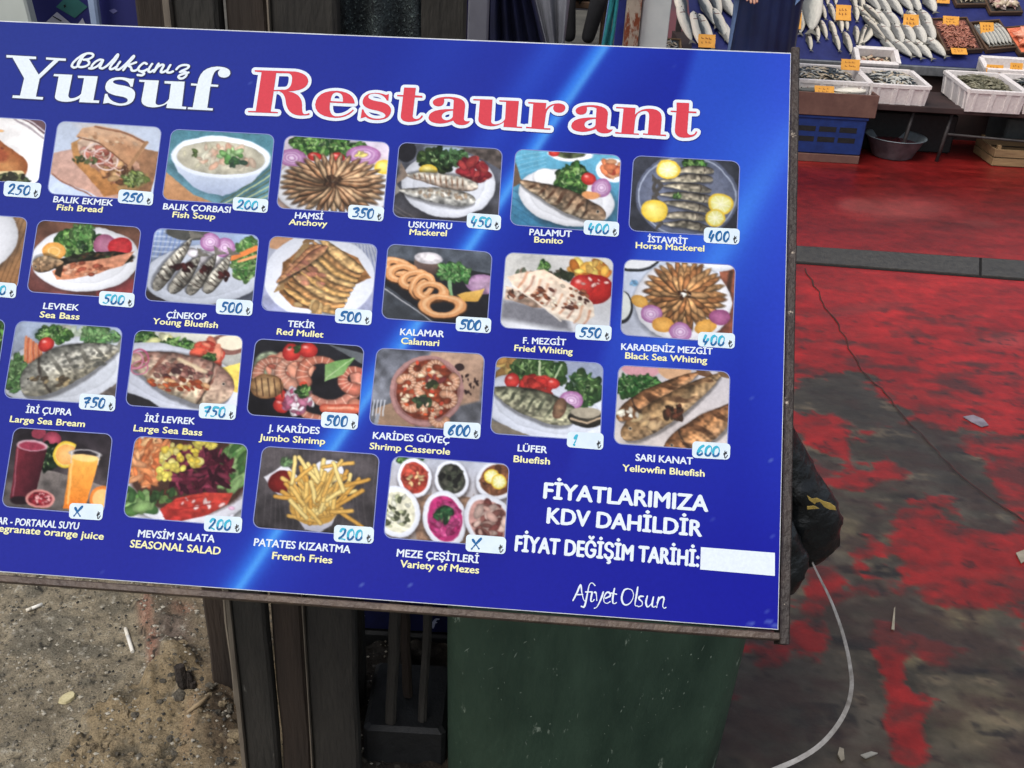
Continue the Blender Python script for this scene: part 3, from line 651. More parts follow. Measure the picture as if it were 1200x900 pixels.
UL, TL, TRr, BRr = -.70, .3661, (.3982, .3659), (.3939, -.3025)
BLv = -.3118
def slab(name, quad, w0, w1, m, parent=board):
    b = MB(); q = [np.array(p) for p in quad]
    vs = [BW(p, w0) for p in q]+[BW(p, w1) for p in q]
    b.add(vs, [(3, 2, 1, 0), (4, 5, 6, 7), (0, 1, 5, 4), (1, 2, 6, 5), (2, 3, 7, 6), (3, 0, 4, 7)])
    return b.build(name, m, parent)
panel = slab('panel', [(UL, BLv), BRr, TRr, (UL, TL)], -.006, 0.0, M_white)
# blue printed ground; pale streaks are partly print, partly glare painted in
nx, ny = 300, 200
e = .0007
qa = [np.array((UL+e, BLv+e)), np.array((BRr[0]-e, BRr[1]+e)), np.array((TRr[0]-e, TRr[1]-.0015)), np.array((UL+e, TL-.0015))]
gu, gv = np.meshgrid(np.linspace(0, 1, nx), np.linspace(0, 1, ny))
Puv = (qa[0]*(1-gu[..., None])*(1-gv[..., None])+qa[1]*gu[..., None]*(1-gv[..., None])+qa[2]*gu[..., None]*gv[..., None]+qa[3]*(1-gu[..., None])*gv[..., None])
rs = np.random.RandomState(5)
PX, PY = px_of(BW(Puv)+BROOT)
def gauss(d, s): return np.exp(-(d/s)**2)
c0 = np.array((40, 50, 142.)); c1 = np.array((28, 33, 142.))
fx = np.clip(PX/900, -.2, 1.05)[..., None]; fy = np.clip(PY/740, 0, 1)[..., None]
C = np.array((44, 54, 138.))*(1-fx)*(1-fy)+np.array((26, 40, 158.))*fx*(1-fy)+np.array((42, 44, 152.))*(1-fx)*fy+np.array((26, 26, 150.))*fx*fy  # greyer top-left corner: glare mixed into the blue
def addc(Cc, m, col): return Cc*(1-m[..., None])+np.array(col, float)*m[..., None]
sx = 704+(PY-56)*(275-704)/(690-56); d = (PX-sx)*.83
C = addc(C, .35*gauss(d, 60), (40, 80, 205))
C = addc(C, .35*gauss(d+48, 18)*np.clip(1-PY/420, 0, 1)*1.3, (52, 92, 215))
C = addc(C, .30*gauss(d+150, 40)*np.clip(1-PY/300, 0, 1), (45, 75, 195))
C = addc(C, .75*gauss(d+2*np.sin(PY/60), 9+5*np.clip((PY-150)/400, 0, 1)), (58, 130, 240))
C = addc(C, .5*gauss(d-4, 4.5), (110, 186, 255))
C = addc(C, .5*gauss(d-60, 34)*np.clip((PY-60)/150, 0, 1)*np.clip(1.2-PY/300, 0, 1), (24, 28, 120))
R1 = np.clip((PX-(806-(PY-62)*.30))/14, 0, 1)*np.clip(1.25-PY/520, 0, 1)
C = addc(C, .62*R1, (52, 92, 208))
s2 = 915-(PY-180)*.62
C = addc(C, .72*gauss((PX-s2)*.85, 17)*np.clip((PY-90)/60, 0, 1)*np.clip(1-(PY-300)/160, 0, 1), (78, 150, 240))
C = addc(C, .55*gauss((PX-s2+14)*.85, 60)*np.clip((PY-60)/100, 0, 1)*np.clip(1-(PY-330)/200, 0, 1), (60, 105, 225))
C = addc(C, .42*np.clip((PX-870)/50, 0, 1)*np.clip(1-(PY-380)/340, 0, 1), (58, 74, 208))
C = addc(C, .5*gauss(PX-560, 30)*gauss(PY-600, 60), (24, 24, 120))
def soft_(v, a, b): return np.clip((v-a)/(b-a), 0, 1)
_g = rs.rand(40, 60); _i = (gv*38).astype(int); _j = (gu*58).astype(int)
scrn = np.zeros(PX.shape)
for cx_, cy_, r_ in ((897, 718, 3), (902, 728, 4), (908, 733, 5), (880, 731, 3), (904, 540, 2), (906, 630, 2.4), (905, 700, 2), (120, 672, 2), (172, 684, 2)):
    scrn = np.maximum(scrn, np.exp(-((PX-cx_)/r_)**2-((PY-cy_)/(r_*.7))**2)*1.2)
for _k in range(60):          # small scuffs in the laminate
    a_ = rs.uniform(0, 3.14); cx_, cy_ = rs.uniform(-100, 910), rs.uniform(40, 720); L_ = rs.uniform(1, 4)
    du = (PX-cx_)*math.cos(a_)+(PY-cy_)*math.sin(a_); dv = -(PX-cx_)*math.sin(a_)+(PY-cy_)*math.cos(a_)
    scrn = np.maximum(scrn, np.exp(-(du/L_)**2-(dv/1.3)**2)*rs.uniform(.3, .9))
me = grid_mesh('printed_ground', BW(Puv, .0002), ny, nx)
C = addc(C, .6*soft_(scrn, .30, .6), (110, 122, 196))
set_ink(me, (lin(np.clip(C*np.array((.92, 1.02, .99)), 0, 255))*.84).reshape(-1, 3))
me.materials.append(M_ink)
# grid_mesh rows run top->bottom of array; flip if facing away
o = bpy.data.objects.new('printed_ground', me); COL.objects.link(o); o.parent = panel
tag(o, 'deep blue print with pale diagonal streaks and painted-in glare')

def ink_flat(name, rgb, rough=.5, spec=.12):
    return mat(name, rgb, np.array(rgb)*.96, rough=rough, scale=300, spec=spec, det=2)
M_tw = ink_flat('white_ink', (212, 222, 233)); M_ty = ink_flat('pale_yellow_ink', (226, 224, 172)); M_red = ink_flat('red_ink', (198, 58, 72))
M_pen = ink_flat('blue_marker_ink', (24, 92, 148)); M_pen2 = ink_flat('teal_marker_ink', (60, 168, 196)); M_blk = ink_flat('black_ink', (38, 40, 44)); M_out = ink_flat('dark_outline_ink', (40, 46, 92))

def strokes_mesh(lines, w, z0, closed=False, taper=None, dz=4e-6):
    """pen strokes on the board plane; every segment and joint on its own hair-thin step"""
    V = []; Fc = []; k = 0
    for pts in lines:
        pts = np.array(pts, float)
        if closed: pts = np.vstack([pts, pts[:1]])
        N = len(pts)
        for i in range(N):
            wi = w if taper is None else w*taper(i/(N-1))
            z = z0+dz*(k % 50); k += 1
            b = len(V); P = pts[i]
            for a in range(8):
                q = a*math.pi/4+.39; V.append((P[0]+wi/2*math.cos(q), P[1]+wi/2*math.sin(q), z))
            Fc.append(tuple(range(b, b+8)))
            if i < N-1:
                Q = pts[i+1]; dd = Q-P; L = np.hypot(*dd)
                if L < 1e-7: continue
                nn = np.array([-dd[1], dd[0]])/L; wj = w if taper is None else w*taper((i+1)/(N-1))
                z = z0+dz*(k % 50); k += 1; b = len(V)
                for p_, h_ in ((P, -wi/2), (Q, -wj/2), (Q, wj/2), (P, wi/2)):
                    V.append((p_[0]+nn[0]*h_, p_[1]+nn[1]*h_, z))
                Fc.append((b, b+1, b+2, b+3))
    V = np.array(V)
    return BW(V[:, :2], V[:, 2]), Fc
def bezq(path, n=6):
    """'x,y' on-curve and '*x,y' off-curve points (quadratic), closed"""
    P = []
    for tok in path.split():
        off = tok[0] == '*'; x, y = tok.lstrip('*').split(','); P.append((float(x), float(y), off))
    Q = []
    for i, p in enumerate(P):
        if p[2] and Q and Q[-1][2]: Q.append(((p[0]+Q[-1][0])/2, (p[1]+Q[-1][1])/2, False))
        Q.append(p)
    if Q[-1][2] and Q[0][2]: Q.append(((Q[0][0]+Q[-1][0])/2, (Q[0][1]+Q[-1][1])/2, False))
    out = []; m = len(Q)
    for i in range(m):
        p = Q[i]
        if not p[2]:
            out.append(p[:2])
        else:
            a = Q[i-1]; b = Q[(i+1) % m]
            for k in range(1, n):
                t = k/n; out.append(((1-t)**2*a[0]+2*t*(1-t)*p[0]+t*t*b[0], (1-t)**2*a[1]+2*t*(1-t)*p[1]+t*t*b[1]))
    return out
def fill_curves(contours, z):
    """contours in board uv -> filled mesh data with holes (even-odd) via a 2D curve"""
    cu = bpy.data.curves.new('tmp', 'CURVE'); cu.dimensions = '2D'; cu.fill_mode = 'BOTH'
    K = 100.0
    for c in contours:
        sp = cu.splines.new('POLY'); sp.points.add(len(c)-1)
        for p, q in zip(sp.points, c): p.co = (q[0]*K, q[1]*K, 0, 1)
        sp.use_cyclic_u = True
    ob = bpy.data.objects.new('tmp', cu); COL.objects.link(ob)
    me = ob.to_mesh()
    V = np.array([v.co[:] for v in me.vertices]); Fc = [tuple(p.vertices) for p in me.polygons]
    ob.to_mesh_clear(); bpy.data.objects.remove(ob); bpy.data.curves.remove(cu)
    return BW(V[:, :2]/K, z), Fc
def mesh_obj(name, V, Fc, m, parent, label=None):
    me = bpy.data.meshes.new(name); me.from_pydata([tuple(v) for v in V], [], Fc); me.materials.append(m); me.update()
    # face the reader
    o = bpy.data.objects.new(name, me); COL.objects.link(o); o.parent = parent
    if label: o['label'] = label
    return o
_fc = {}
def text_data(s, bold):
    cu = bpy.data.curves.new('tmp', 'FONT'); cu.body = s; cu.resolution_u = 3
    ob = bpy.data.objects.new('tmp', cu); COL.objects.link(ob); bpy.context.view_layer.update()
    dg = bpy.context.evaluated_depsgraph_get(); oe = ob.evaluated_get(dg); me = oe.to_mesh()
    V = np.array([v.co[:2] for v in me.vertices]); Fc = [tuple(p.vertices) for p in me.polygons]
    oe.to_mesh_clear(); bpy.data.objects.remove(ob); bpy.data.curves.remove(cu)
    return V, Fc
CAPH = text_data('H', 0)[0][:, 1].max()
def text_px(name, s, xl, yl, xr, yr, h, m, parent, bold=.035, z=.0007, copies=3, squash=True):
    """set a line of lettering on the board: baseline ends and capital height as measured"""
    V, Fc = text_data(s, bold)
    V = V.copy(); x0, x1 = V[:, 0].min(), V[:, 0].max()
    A, B = uv(xl, yl), uv(xr, yr); e1 = (B-A); W = np.hypot(*e1); e1 /= W
    U = uv((xl+xr)/2, (yl+yr)/2-h)-(A+B)/2; H = abs(U[1]*e1[0]-U[0]*e1[1]); e2 = np.array([-e1[1], e1[0]])
    sx_, sy_ = W/(x1-x0), H/CAPH
    allV = []; allF = []; k = 0
    bs = bold*H
    offs = [(0, 0)] if copies == 1 else [(-bs, 0), (bs, 0), (0, bs*.7), (0, -bs*.7)]
    for ox, oy in offs:
        P = A+e1*((V[:, 0:1]-x0)*sx_+ox)+e2*(V[:, 1:2]*sy_+oy)
        b = len(allV); allV += list(BW(P, z+k*1.2e-5)); allF += [tuple(b+i for i in f) for f in Fc]; k += 1
    return mesh_obj(name, allV, allF, m, parent)

# ---- dish pictures, price stickers, captions
T = [  # painter, quad TL TR BR BL, sticker quad, price
 (pic_wrap, (-79, 133, 55, 141.5, 45, 216, -90, 207), (5.5, 212, 49.5, 215, 46.5, 233, 4, 230), '250', 'grilled roll'),
 (pic_bread, (68.5, 142, 190, 149.5, 178.5, 236, 55.5, 227), (139.7, 222, 180.5, 225.5, 179, 241.5, 138, 238), '250b', 'sandwich of grilled fish in bread'),
 (pic_soup, (201.5, 151.7, 321.9, 158, 313.5, 242, 190, 234), (273.5, 231, 315, 234, 313.5, 250, 272.6, 246.5), '200', 'white bowl of creamy soup'),
 (pic_hamsi, (334.5, 159, 457, 167.5, 449, 252, 324, 244), (408.7, 240, 450.7, 243, 449, 260, 407.7, 256.5), '350b', 'wheel of fried anchovies'),
 (pic_uskumru, (468, 167, 589, 175, 583.5, 263, 460, 254.5), (547.5, 249.5, 587.5, 252.5, 586.7, 270.5, 546.7, 267), '450', 'two grilled fillets on a plate'),
 (pic_palamut, (604.5, 175, 728, 182.5, 722.5, 273, 597.5, 263.5), (684.5, 258, 725.7, 260.5, 725, 278, 683.7, 275), '400', 'whole grilled fish on a blue table'),
 (pic_istavrit, (742.5, 182.6, 867, 189.5, 863.5, 278, 736.5, 270.5), (825, 266.6, 867, 268.5, 866, 287, 824.5, 284.6), '400', 'row of small fish with lemons on a dark plate'),
 (pic_mezes_left, (-98, 246, 33, 255.5, 20, 341, -112, 331), (-22, 329, 20, 332.5, 18.7, 350, -23, 346), '500', 'plate on a bamboo mat'),
 (pic_levrek, (45, 258, 166, 266.7, 155, 350.5, 31.5, 342), (117, 341, 158.5, 344, 157, 361, 116, 357.5), '500', 'fish fillet with tomato and onion'),
 (pic_cinekop, (182, 267.5, 304, 276, 295.5, 360.5, 169.5, 352), (254, 350, 297, 352.5, 295.5, 370.7, 253, 368), '500', 'four striped grilled fish'),
 (pic_tekir, (317, 276.5, 442.5, 287, 435, 373.5, 306, 363.5), (393.3, 361, 436.5, 364, 435, 381.6, 392.5, 378.5), '500b', 'heap of fried red mullet'),
 (pic_kalamar, (455, 286, 577, 296, 571, 382, 447, 373), (534.6, 370.7, 576, 373.3, 575, 391, 534, 388), '500b', 'fried rings on a black slab'),
 (pic_fmezgit, (593, 296, 719, 303, 714, 392, 586, 384), (674.6, 380, 717, 382, 716, 400, 674, 397.5), '550', 'grilled white fillet with tomato'),
 (pic_kmezgit, (732, 304, 862, 311, 858, 402, 727, 392.5), (818.5, 389, 861.4, 391, 860.6, 409, 817.5, 406), '400', 'wheel of fried whiting'),
 (pic_green_left, (-128, 367, 7, 375, -6, 462, -142, 453), (-50, 450, -8, 453, -9, 471, -51, 468), '500', 'green salad plate'),
 (pic_cupra, (20, 376, 144, 384.5, 134.5, 475, 4.5, 466), (94, 461, 136, 464, 135, 482.5, 92.5, 479.5), '750', 'large grilled bream'),
 (pic_ilevrek, (159, 387, 285, 394, 277, 484, 147, 475), (234, 472, 277.5, 474.5, 276, 492.5, 233, 490), '750', 'large seared sea bass'),
 (pic_jumbo, (300, 397, 427, 406, 420, 495, 289, 486), (377, 482.5, 420.5, 485.5, 419, 504, 376, 501), '500b', 'jumbo shrimps on black'),
 (pic_guvec, (442, 408, 568, 415, 563, 506, 432.5, 497.5), (520.5, 494, 563.7, 496, 562.5, 515, 519.5, 512), '600b', 'clay dish of shrimps'),
 (pic_lufer, (582, 418, 707, 426, 703.5, 517, 574.5, 508), (665, 506, 707.5, 508, 706.7, 527.5, 664, 524), '1', 'cut grilled bluefish with leaves'),
 (pic_sarikanat, (725, 428, 855.5, 436, 852, 529, 719, 520), (811.5, 517, 856, 520, 855, 539, 810.7, 536.5), '600', 'three browned whole fish'),
 (pic_juice, (17, 501, 132.5, 509, 121.5, 603.5, 2, 593.5), (82, 589.5, 122, 591, 120, 610, 81, 607.5), 'x', 'glasses of red and orange juice'),
 (pic_salad, (159, 511, 291, 521, 281.5, 617, 144.5, 605.5), (240, 604, 284.5, 606, 283, 625, 239, 622.5), '200', 'colourful shredded salad'),
 (pic_fries, (308, 523, 445, 532.7, 437, 629, 296, 618), (392, 615, 438.7, 618, 437.6, 637.5, 391, 634.7), '200', 'bowl of french fries with ketchup'),
 (pic_mezes, (460, 534.6, 597, 544, 591, 641, 449.5, 630), (546.4, 626, 593.4, 629.6, 592.3, 649.7, 545.5, 646), 'x', 'six small oval meze dishes'),
]
def rrect(Q, r, n=5):
    """rounded outline inside quad Q (TL,TR,BR,BL in uv); r as fraction of the height"""
    Q = [np.array(q) for q in Q]
    def P(a, b): return Q[0]*(1-a)*(1-b)+Q[1]*a*(1-b)+Q[2]*a*b+Q[3]*(1-a)*b
    Wd = np.hypot(*(Q[1]-Q[0])); Ht = np.hypot(*(Q[3]-Q[0])); ra, rb = r*Ht/Wd, r
    out = []
    for (ca, cb, a0) in ((1-ra, rb, -90), (1-ra, 1-rb, 0), (ra, 1-rb, 90), (ra, rb, 180)):
        for k in range(n+1):
            t = math.radians(a0+90*k/n); out.append(P(ca+ra*math.cos(t), cb+rb*math.sin(t)))
    return out, P, Wd, Ht, ra, rb
DIG = {
 '0': [[(.5, 1), (.2, .85), (.08, .5), (.2, .1), (.5, 0), (.8, .15), (.92, .5), (.8, .88), (.5, 1)]],
 '1': [[(.2, .75), (.45, 1), (.6, 1.0), (.5, .5), (.42, .25)], [(.38, .02), (.4, 0)]],
 '2': [[(.1, .8), (.3, 1), (.65, 1), (.8, .75), (.55, .4), (.05, .02), (.45, .08), (.95, .0)]],
 '3': [[(.1, .92), (.55, 1), (.85, .8), (.4, .55), (.85, .4), (.75, .1), (.1, .02)]],
 '4': [[(.3, 1), (.08, .35), (.6, .3)], [(.75, .65), (.55, .2), (.45, -.1)]],
 '5': [[(.95, .98), (.35, .95), (.25, .6), (.7, .55), (.8, .25), (.45, .0), (.05, .05)]],
 '6': [[(.75, 1), (.3, .7), (.1, .25), (.4, .0), (.8, .2), (.6, .48), (.2, .3)]],
 '7': [[(.05, .9), (.85, .98), (.5, .4), (.4, 0)], [(.25, .5), (.75, .5)]],
 'x': [[(.05, .85), (.5, .5), (1.1, .05)], [(1.15, 1.05), (.5, .45), (.05, .0)]],
}
def smooth(P, n=4):
    P = [np.array(p, float) for p in P]
    if len(P) < 3: return P
    out = []
    for i in range(len(P)-1):
        p0 = P[max(i-1, 0)]; p1 = P[i]; p2 = P[i+1]; p3 = P[min(i+2, len(P)-1)]
        for k in range(n):
            t = k/n; out.append(.5*((2*p1)+(p2-p0)*t+(2*p0-5*p1+4*p2-p3)*t*t+(3*p1-p0-3*p2+p3)*t**3))
    out.append(P[-1]); return out
LIRA = [[(.35, 1), (.35, .1), (.6, .02), (.95, .4)], [(.1, .62), (.75, .88)], [(.1, .42), (.75, .68)]]
rp = random.Random(3)
for k, (fn, q, st, price, lab) in enumerate(T):
    Q = [uv(q[2*i], q[2*i+1]) for i in range(4)]
    out, P, Wd, Ht, ra, rb = rrect(Q, .10)
    I = fn()
    a, b = np.meshgrid(np.linspace(0, 1, TW), np.linspace(0, 1, TH))
    # pull the corner vertices in onto the rounded outline
    ax, bx = a.copy(), b.copy()
    for i in range(TH):
        v_ = b[i, 0]; dy = max(rb-v_, v_-(1-rb), 0)/rb
        ins = ra*(1-math.sqrt(max(0, 1-dy*dy))) if dy > 0 else 0
        ax[i] = ins+a[i]*(1-2*ins)
    uvg = Q[0]*((1-ax)*(1-bx))[..., None]+Q[1]*(ax*(1-bx))[..., None]+Q[2]*(ax*bx)[..., None]+Q[3]*((1-ax)*bx)[..., None]
    # sample the painting at the moved places
    jj = np.clip((ax*(TW-1)).round().astype(int), 0, TW-1); ii = np.arange(TH)[:, None].repeat(TW, 1)
    cols = I[ii, jj]
    me = grid_mesh('dish_picture', BW(uvg, .0005), TH, TW)
    set_ink(me, (lin(np.clip((cols*.86+cols.mean(-1, keepdims=True)*.14)**1.12, 0, 1)*255)*.92).reshape(-1, 3)); me.materials.append(M_ink)
    po = bpy.data.objects.new('dish_picture', me); COL.objects.link(po); po.parent = board; po['label'] = 'menu picture: '+lab
    # thin pale rim round dark pictures
    V, Fc = strokes_mesh([out], .0010, .00055, closed=True)
    mesh_obj('picture_rim', V, Fc, ink_flat('pale_rim_ink', (120, 130, 185)) if k == 0 else bpy.data.materials['pale_rim_ink'], po)
    Qs = [uv(st[2*i], st[2*i+1]) for i in range(4)]
    out, P, Wd, Ht, ra, rb = rrect(Qs, .24)
    so = mesh_obj('price_sticker', BW(np.array(out), .0008), [tuple(range(len(out)))[::-1]], bpy.data.materials.get('sticker_white') or mat('sticker_white', (206, 220, 229), (194, 210, 222), rough=.45, scale=60, spec=.15), board)
    # handwriting
    bold = price.endswith('b'); pr = price.rstrip('b'); n = len(pr)
    lines = []; x = .12 if n == 3 else .14
    cw = .17; pitch = .205
    for ci, ch in enumerate(pr):
        for stq in DIG[ch]:
            pts = smooth([(x+ci*pitch+cw*(px+.22*py)+rp.uniform(-.008, .008), .82-.60*py+rp.uniform(-.02, .02)) for px, py in stq])
            lines.append([P(p[0]+.0, p[1]+.02) for p in pts])
    ww = .0029 if bold else .0025
    V, Fc = strokes_mesh(lines, ww, .0010, taper=lambda t: .8+.35*math.sin(t*5+1))
    mesh_obj('handwriting', V, Fc, M_pen if (bold or k % 3 == 0) else M_pen2, so)
    if not bold and n == 3:      # darker overstroke where the pen went twice
        V, Fc = strokes_mesh([l[len(l)//3:2*len(l)//3+1] for l in lines if len(l) > 5], ww*.8, .0014)
        mesh_obj('handwriting', V, Fc, M_pen, so)
    lines = [[P(.82+.12*p[0], .9-.42*p[1]) for p in smooth(s_, 3)] for s_ in LIRA]
    V, Fc = strokes_mesh(lines, .0010, .0010); mesh_obj('currency_mark', V, Fc, M_blk, so)
CAP = [
 ('BALIK EKMEK', 62.5, 237, 132, 241.5, 7, 'w'), ('Fish Bread', 66.7, 246.3, 119.7, 249.2, 6.6, 'y'),
 ('BALIK ÇORBASI', 191.2, 245.5, 269.8, 249.7, 7, 'w'), ('Fish Soup', 202.2, 254.8, 251.9, 257.6, 6.6, 'y'),
 ('HAMSİ', 345.6, 256, 378.3, 257.6, 7, 'w'), ('Anchovy', 338.6, 263.5, 383, 265.8, 6.6, 'y'),
 ('USKUMRU', 478.7, 266.7, 529.2, 268.9, 7, 'w'), ('Mackerel', 480, 275.3, 523.2, 277, 6.8, 'y'),
 ('PALAMUT', 620.5, 275.7, 669.5, 278, 7.2, 'w'), ('Bonito', 626.2, 284.3, 659.2, 285.9, 6.8, 'y'),
 ('İSTAVRİT', 759, 284, 805.5, 286.6, 7.2, 'w'), ('Horse Mackerel', 745, 291, 825, 295, 7, 'y'),
 ('LEVREK', 50.7, 362, 92, 364.2, 7, 'w'), ('Sea Bass', 46.7, 372, 92.8, 374.8, 7, 'y'),
 ('ÇİNEKOP', 195, 372.8, 241.3, 374.8, 7.2, 'w'), ('Young Bluefish', 179, 379.7, 255, 384.6, 6.8, 'y'),
 ('TEKİR', 337.3, 383, 368.8, 385, 7.2, 'w'), ('Red Mullet', 324.4, 392, 378.6, 395.8, 7, 'y'),
 ('KALAMAR', 469, 392.7, 520, 395.4, 7.4, 'w'), ('Calamari', 470, 403, 514.2, 405.8, 7.2, 'y'),
 ('F. MEZGİT', 613, 402.7, 663, 404.9, 7.2, 'w'), ('Fried Whiting', 602.8, 411.2, 670.7, 415.6, 7, 'y'),
 ('KARADENİZ MEZGİT', 728, 410, 834.8, 415.6, 7.4, 'w'), ('Black Sea Whiting', 732.7, 420.3, 828.3, 426, 7.2, 'y'),
 ('İRİ ÇUPRA', 30.5, 483.7, 83.7, 487, 7.6, 'w'), ('Large Sea Bream', 11.7, 494.5, 99.2, 500.5, 7.2, 'y'),
 ('İRİ LEVREK', 169.5, 494.2, 228, 497.5, 7.6, 'w'), ('Large Sea Bass', 156.7, 505.2, 236.7, 510.7, 7.2, 'y'),
 ('J. KARİDES', 314.2, 505.5, 374.2, 508.7, 7.8, 'w'), ('Jumbo Shrimp', 303.7, 516, 380.7, 521, 7.4, 'y'),
 ('KARİDES GÜVEÇ', 437, 514.2, 526.2, 520, 7.8, 'w'), ('Shrimp Casserole', 433.2, 526.2, 527, 533, 7.4, 'y'),
 ('LÜFER', 606.7, 528.8, 640.8, 531.2, 7.8, 'w'), ('Bluefish', 601.9, 541.4, 644, 544.5, 7.6, 'y'),
 ('SARI KANAT', 744.8, 540, 811.5, 544.5, 8, 'w'), ('Yellowfin Bluefish', 729.3, 552, 825.3, 558.7, 7.6, 'y'),
 ('NAR - PORTAKAL SUYU', -10, 613.5, 92, 620.5, 8, 'w'), ('pomegranate orange juice', -27, 620.8, 121.2, 632.5, 8, 'y'),
 ('MEVSİM SALATA', 161.7, 629.2, 251.2, 635.7, 8.4, 'w'), ('SEASONAL SALAD', 152.5, 641.2, 258, 650, 8.6, 'y'),
 ('PATATES KIZARTMA', 297.6, 639.5, 410.3, 648.3, 8.6, 'w'), ('French Fries', 319, 655, 389, 660.4, 8.2, 'y'),
 ('MEZE ÇEŞİTLERİ', 465, 652, 560.5, 660, 8.6, 'w'), ('Variety of Mezes', 469, 664.5, 561, 672.2, 8.2, 'y')]
for s_, xl, yl, xr, yr, h, cc in CAP:
    text_px('caption', s_, xl, yl, xr, yr, h, M_tw if cc == 'w' else M_ty, board, bold=.045)
for s_, xl, yl, xr, yr, h in (('FİYATLARIMIZA', 637.2, 583.7, 829, 599.4, 18), ('KDV DAHİLDİR', 641, 613, 821.8, 628.6, 18), ('FİYAT DEĞİŞİM TARİHİ:', 603.7, 645.6, 818.3, 664, 18)):
    text_px('notice_line', s_, xl, yl, xr, yr, h, M_tw, board, bold=.055)
q = (821.3, 641.2, 907.9, 647.9, 907.9, 675, 820.4, 667.4)
mesh_obj('blank_date_box', BW(np.array([uv(q[2*i], q[2*i+1]) for i in range(4)]), .0007), [(3, 2, 1, 0)], M_tw, board)

# ---- traced headings
def zoomed(path, ox, oy, k, dx=0, dy=0):
    return [uv(ox+(x+dx)/k, oy+(y+dy)/k) for x, y in bezq(path)]
TI = {
 'Y': '80,100 428,120 428,148 345,146 458,330 635,160 545,152 545,128 776,142 776,168 695,165 468,378 425,588 510,593 505,622 150,602 155,572 240,576 288,372 152,130 82,130',
 'u': '640,322 852,332 805,570 *805,608 845,608 *915,600 955,555 990,370 920,368 915,342 1150,350 1098,630 1168,634 1162,662 932,652 940,605 *870,650 770,648 *650,640 648,590 692,352 632,346'}
TB = {
 's': '318,252 305,315 288,313 *275,262 205,258 *155,260 152,275 *152,290 200,300 *330,315 325,375 *320,460 215,462 *170,462 115,440 75,446 90,370 108,370 *120,430 205,446 *262,446 268,420 *268,400 215,390 *85,372 92,315 *100,240 205,240 *245,240 285,252',
 'u': '358,260 510,266 485,430 *480,455 510,458 *560,455 590,410 605,292 555,288 555,270 712,275 690,468 725,472 722,490 568,480 575,445 *520,478 460,475 *370,470 375,415 400,278 358,275',
 'f': '762,288 812,292 *830,160 965,157 *1072,160 1068,210 *1060,243 1015,243 *972,240 972,205 *975,190 990,180 *930,172 918,296 975,300 972,315 912,312 888,480 932,484 930,500 735,490 737,474 775,476 805,306 762,304'}
RC = {
 'R': ('150,62 530,75 *655,95 652,170 *640,255 465,262 *590,280 595,385 *590,468 615,475 *640,475 662,463 664,480 *630,490 570,488 *450,480 440,350 *430,270 370,258 328,262 300,450 368,455 368,466 88,456 88,444 160,446 215,82 152,76', '352,90 465,92 *505,100 500,150 *495,240 430,246 330,248'),
 'e': ('1088,376 856,366 *838,480 905,495 *1000,500 1070,432 1080,438 *1020,510 905,510 *720,500 716,385 *730,255 915,255 *1080,265 1088,376', '862,352 *866,272 920,272 *985,275 976,358')}
RD = {
 's': ('368,285 362,348 348,348 *320,285 235,282 *178,283 175,312 *175,338 250,352 *390,370 388,440 *380,530 255,530 *180,530 150,500 102,515 115,430 128,430 *160,515 255,517 *335,515 335,490 *335,460 250,440 *118,420 120,360 *130,275 245,275 *300,278 340,295',),
 't': ('510,225 620,228 612,298 680,304 680,320 610,318 590,490 *590,520 630,520 *660,515 672,486 688,490 *670,545 560,548 *475,545 478,490 500,310 445,307 445,294 502,296',),
 'a': ('778,362 *790,310 940,312 *1090,320 1082,400 1070,520 *1075,550 1128,538 *1110,578 1050,578 *985,575 970,535 *900,565 840,563 *735,555 738,505 *745,420 970,428 975,345 *960,325 885,330 *895,400 830,402 *780,400 778,362', '968,442 965,500 *950,528 905,532 *860,525 862,490 *870,447 968,442')}
RE = {
 'u': ('118,253 298,258 285,460 *285,490 330,490 *390,485 415,440 425,280 362,276 362,264 545,272 525,510 575,513 575,526 400,514 405,470 *350,510 280,508 *160,500 165,440 180,268 118,266',),
 'r': ('632,281 802,290 795,350 *830,295 915,293 *985,298 980,340 *970,382 920,382 *865,378 866,335 *868,320 880,308 *800,330 795,420 780,525 840,528 840,542 612,526 612,512 662,516 680,298 632,294',)}
RF = {
 'n': ('390,306 560,315 555,375 *600,322 680,322 *800,322 790,420 780,548 828,550 828,564 625,550 625,538 668,542 680,400 *685,340 640,342 *560,345 555,440 545,538 590,541 590,552 382,540 382,526 435,532 455,322 390,318',),
 't': ('920,268 1032,272 1028,345 1095,348 1095,362 1026,359 1015,520 *1015,552 1048,552 *1085,548 1090,520 1104,524 *1090,580 985,578 *905,572 905,510 918,354 868,350 868,338 920,342',)}
def glyph(contours, m, label, z):
    V, Fc = fill_curves(contours, z); return mesh_obj('heading_letter', V, Fc, m, board, label)
WH = []
for ch in 'Yu': WH.append(('white letter '+ch, [zoomed(TI[ch], 0, 55, 10)]))
for ch in 'suf': WH.append(('white letter '+ch, [zoomed(TB[ch], 110, 55, 6.667)]))
for lab, cs in WH:
    g = glyph(cs, M_tw, lab, .0010)
    V, Fc = strokes_mesh(cs, .0030, .0005, closed=True); mesh_obj('letter_outline', V, Fc, M_out, g)
RD_L = [('R', RC['R'], 280, 75, 8, 0, 0), ('e', RC['e'], 280, 75, 8, 0, 0), ('s', RD['s'], 410, 75, 8, 0, 0), ('t', RD['t'], 410, 75, 8, 0, 0), ('a', RD['a'], 410, 75, 8, 0, 0),
        ('u', RE['u'], 540, 85, 8, 0, 0), ('r', RE['r'], 540, 85, 8, 0, 0), ('a', RD['a'], 410, 75, 8, 1337, 78), ('n', RF['n'], 670, 85, 7.5, 0, 0), ('t', RF['t'], 670, 85, 7.5, 0, 0)]
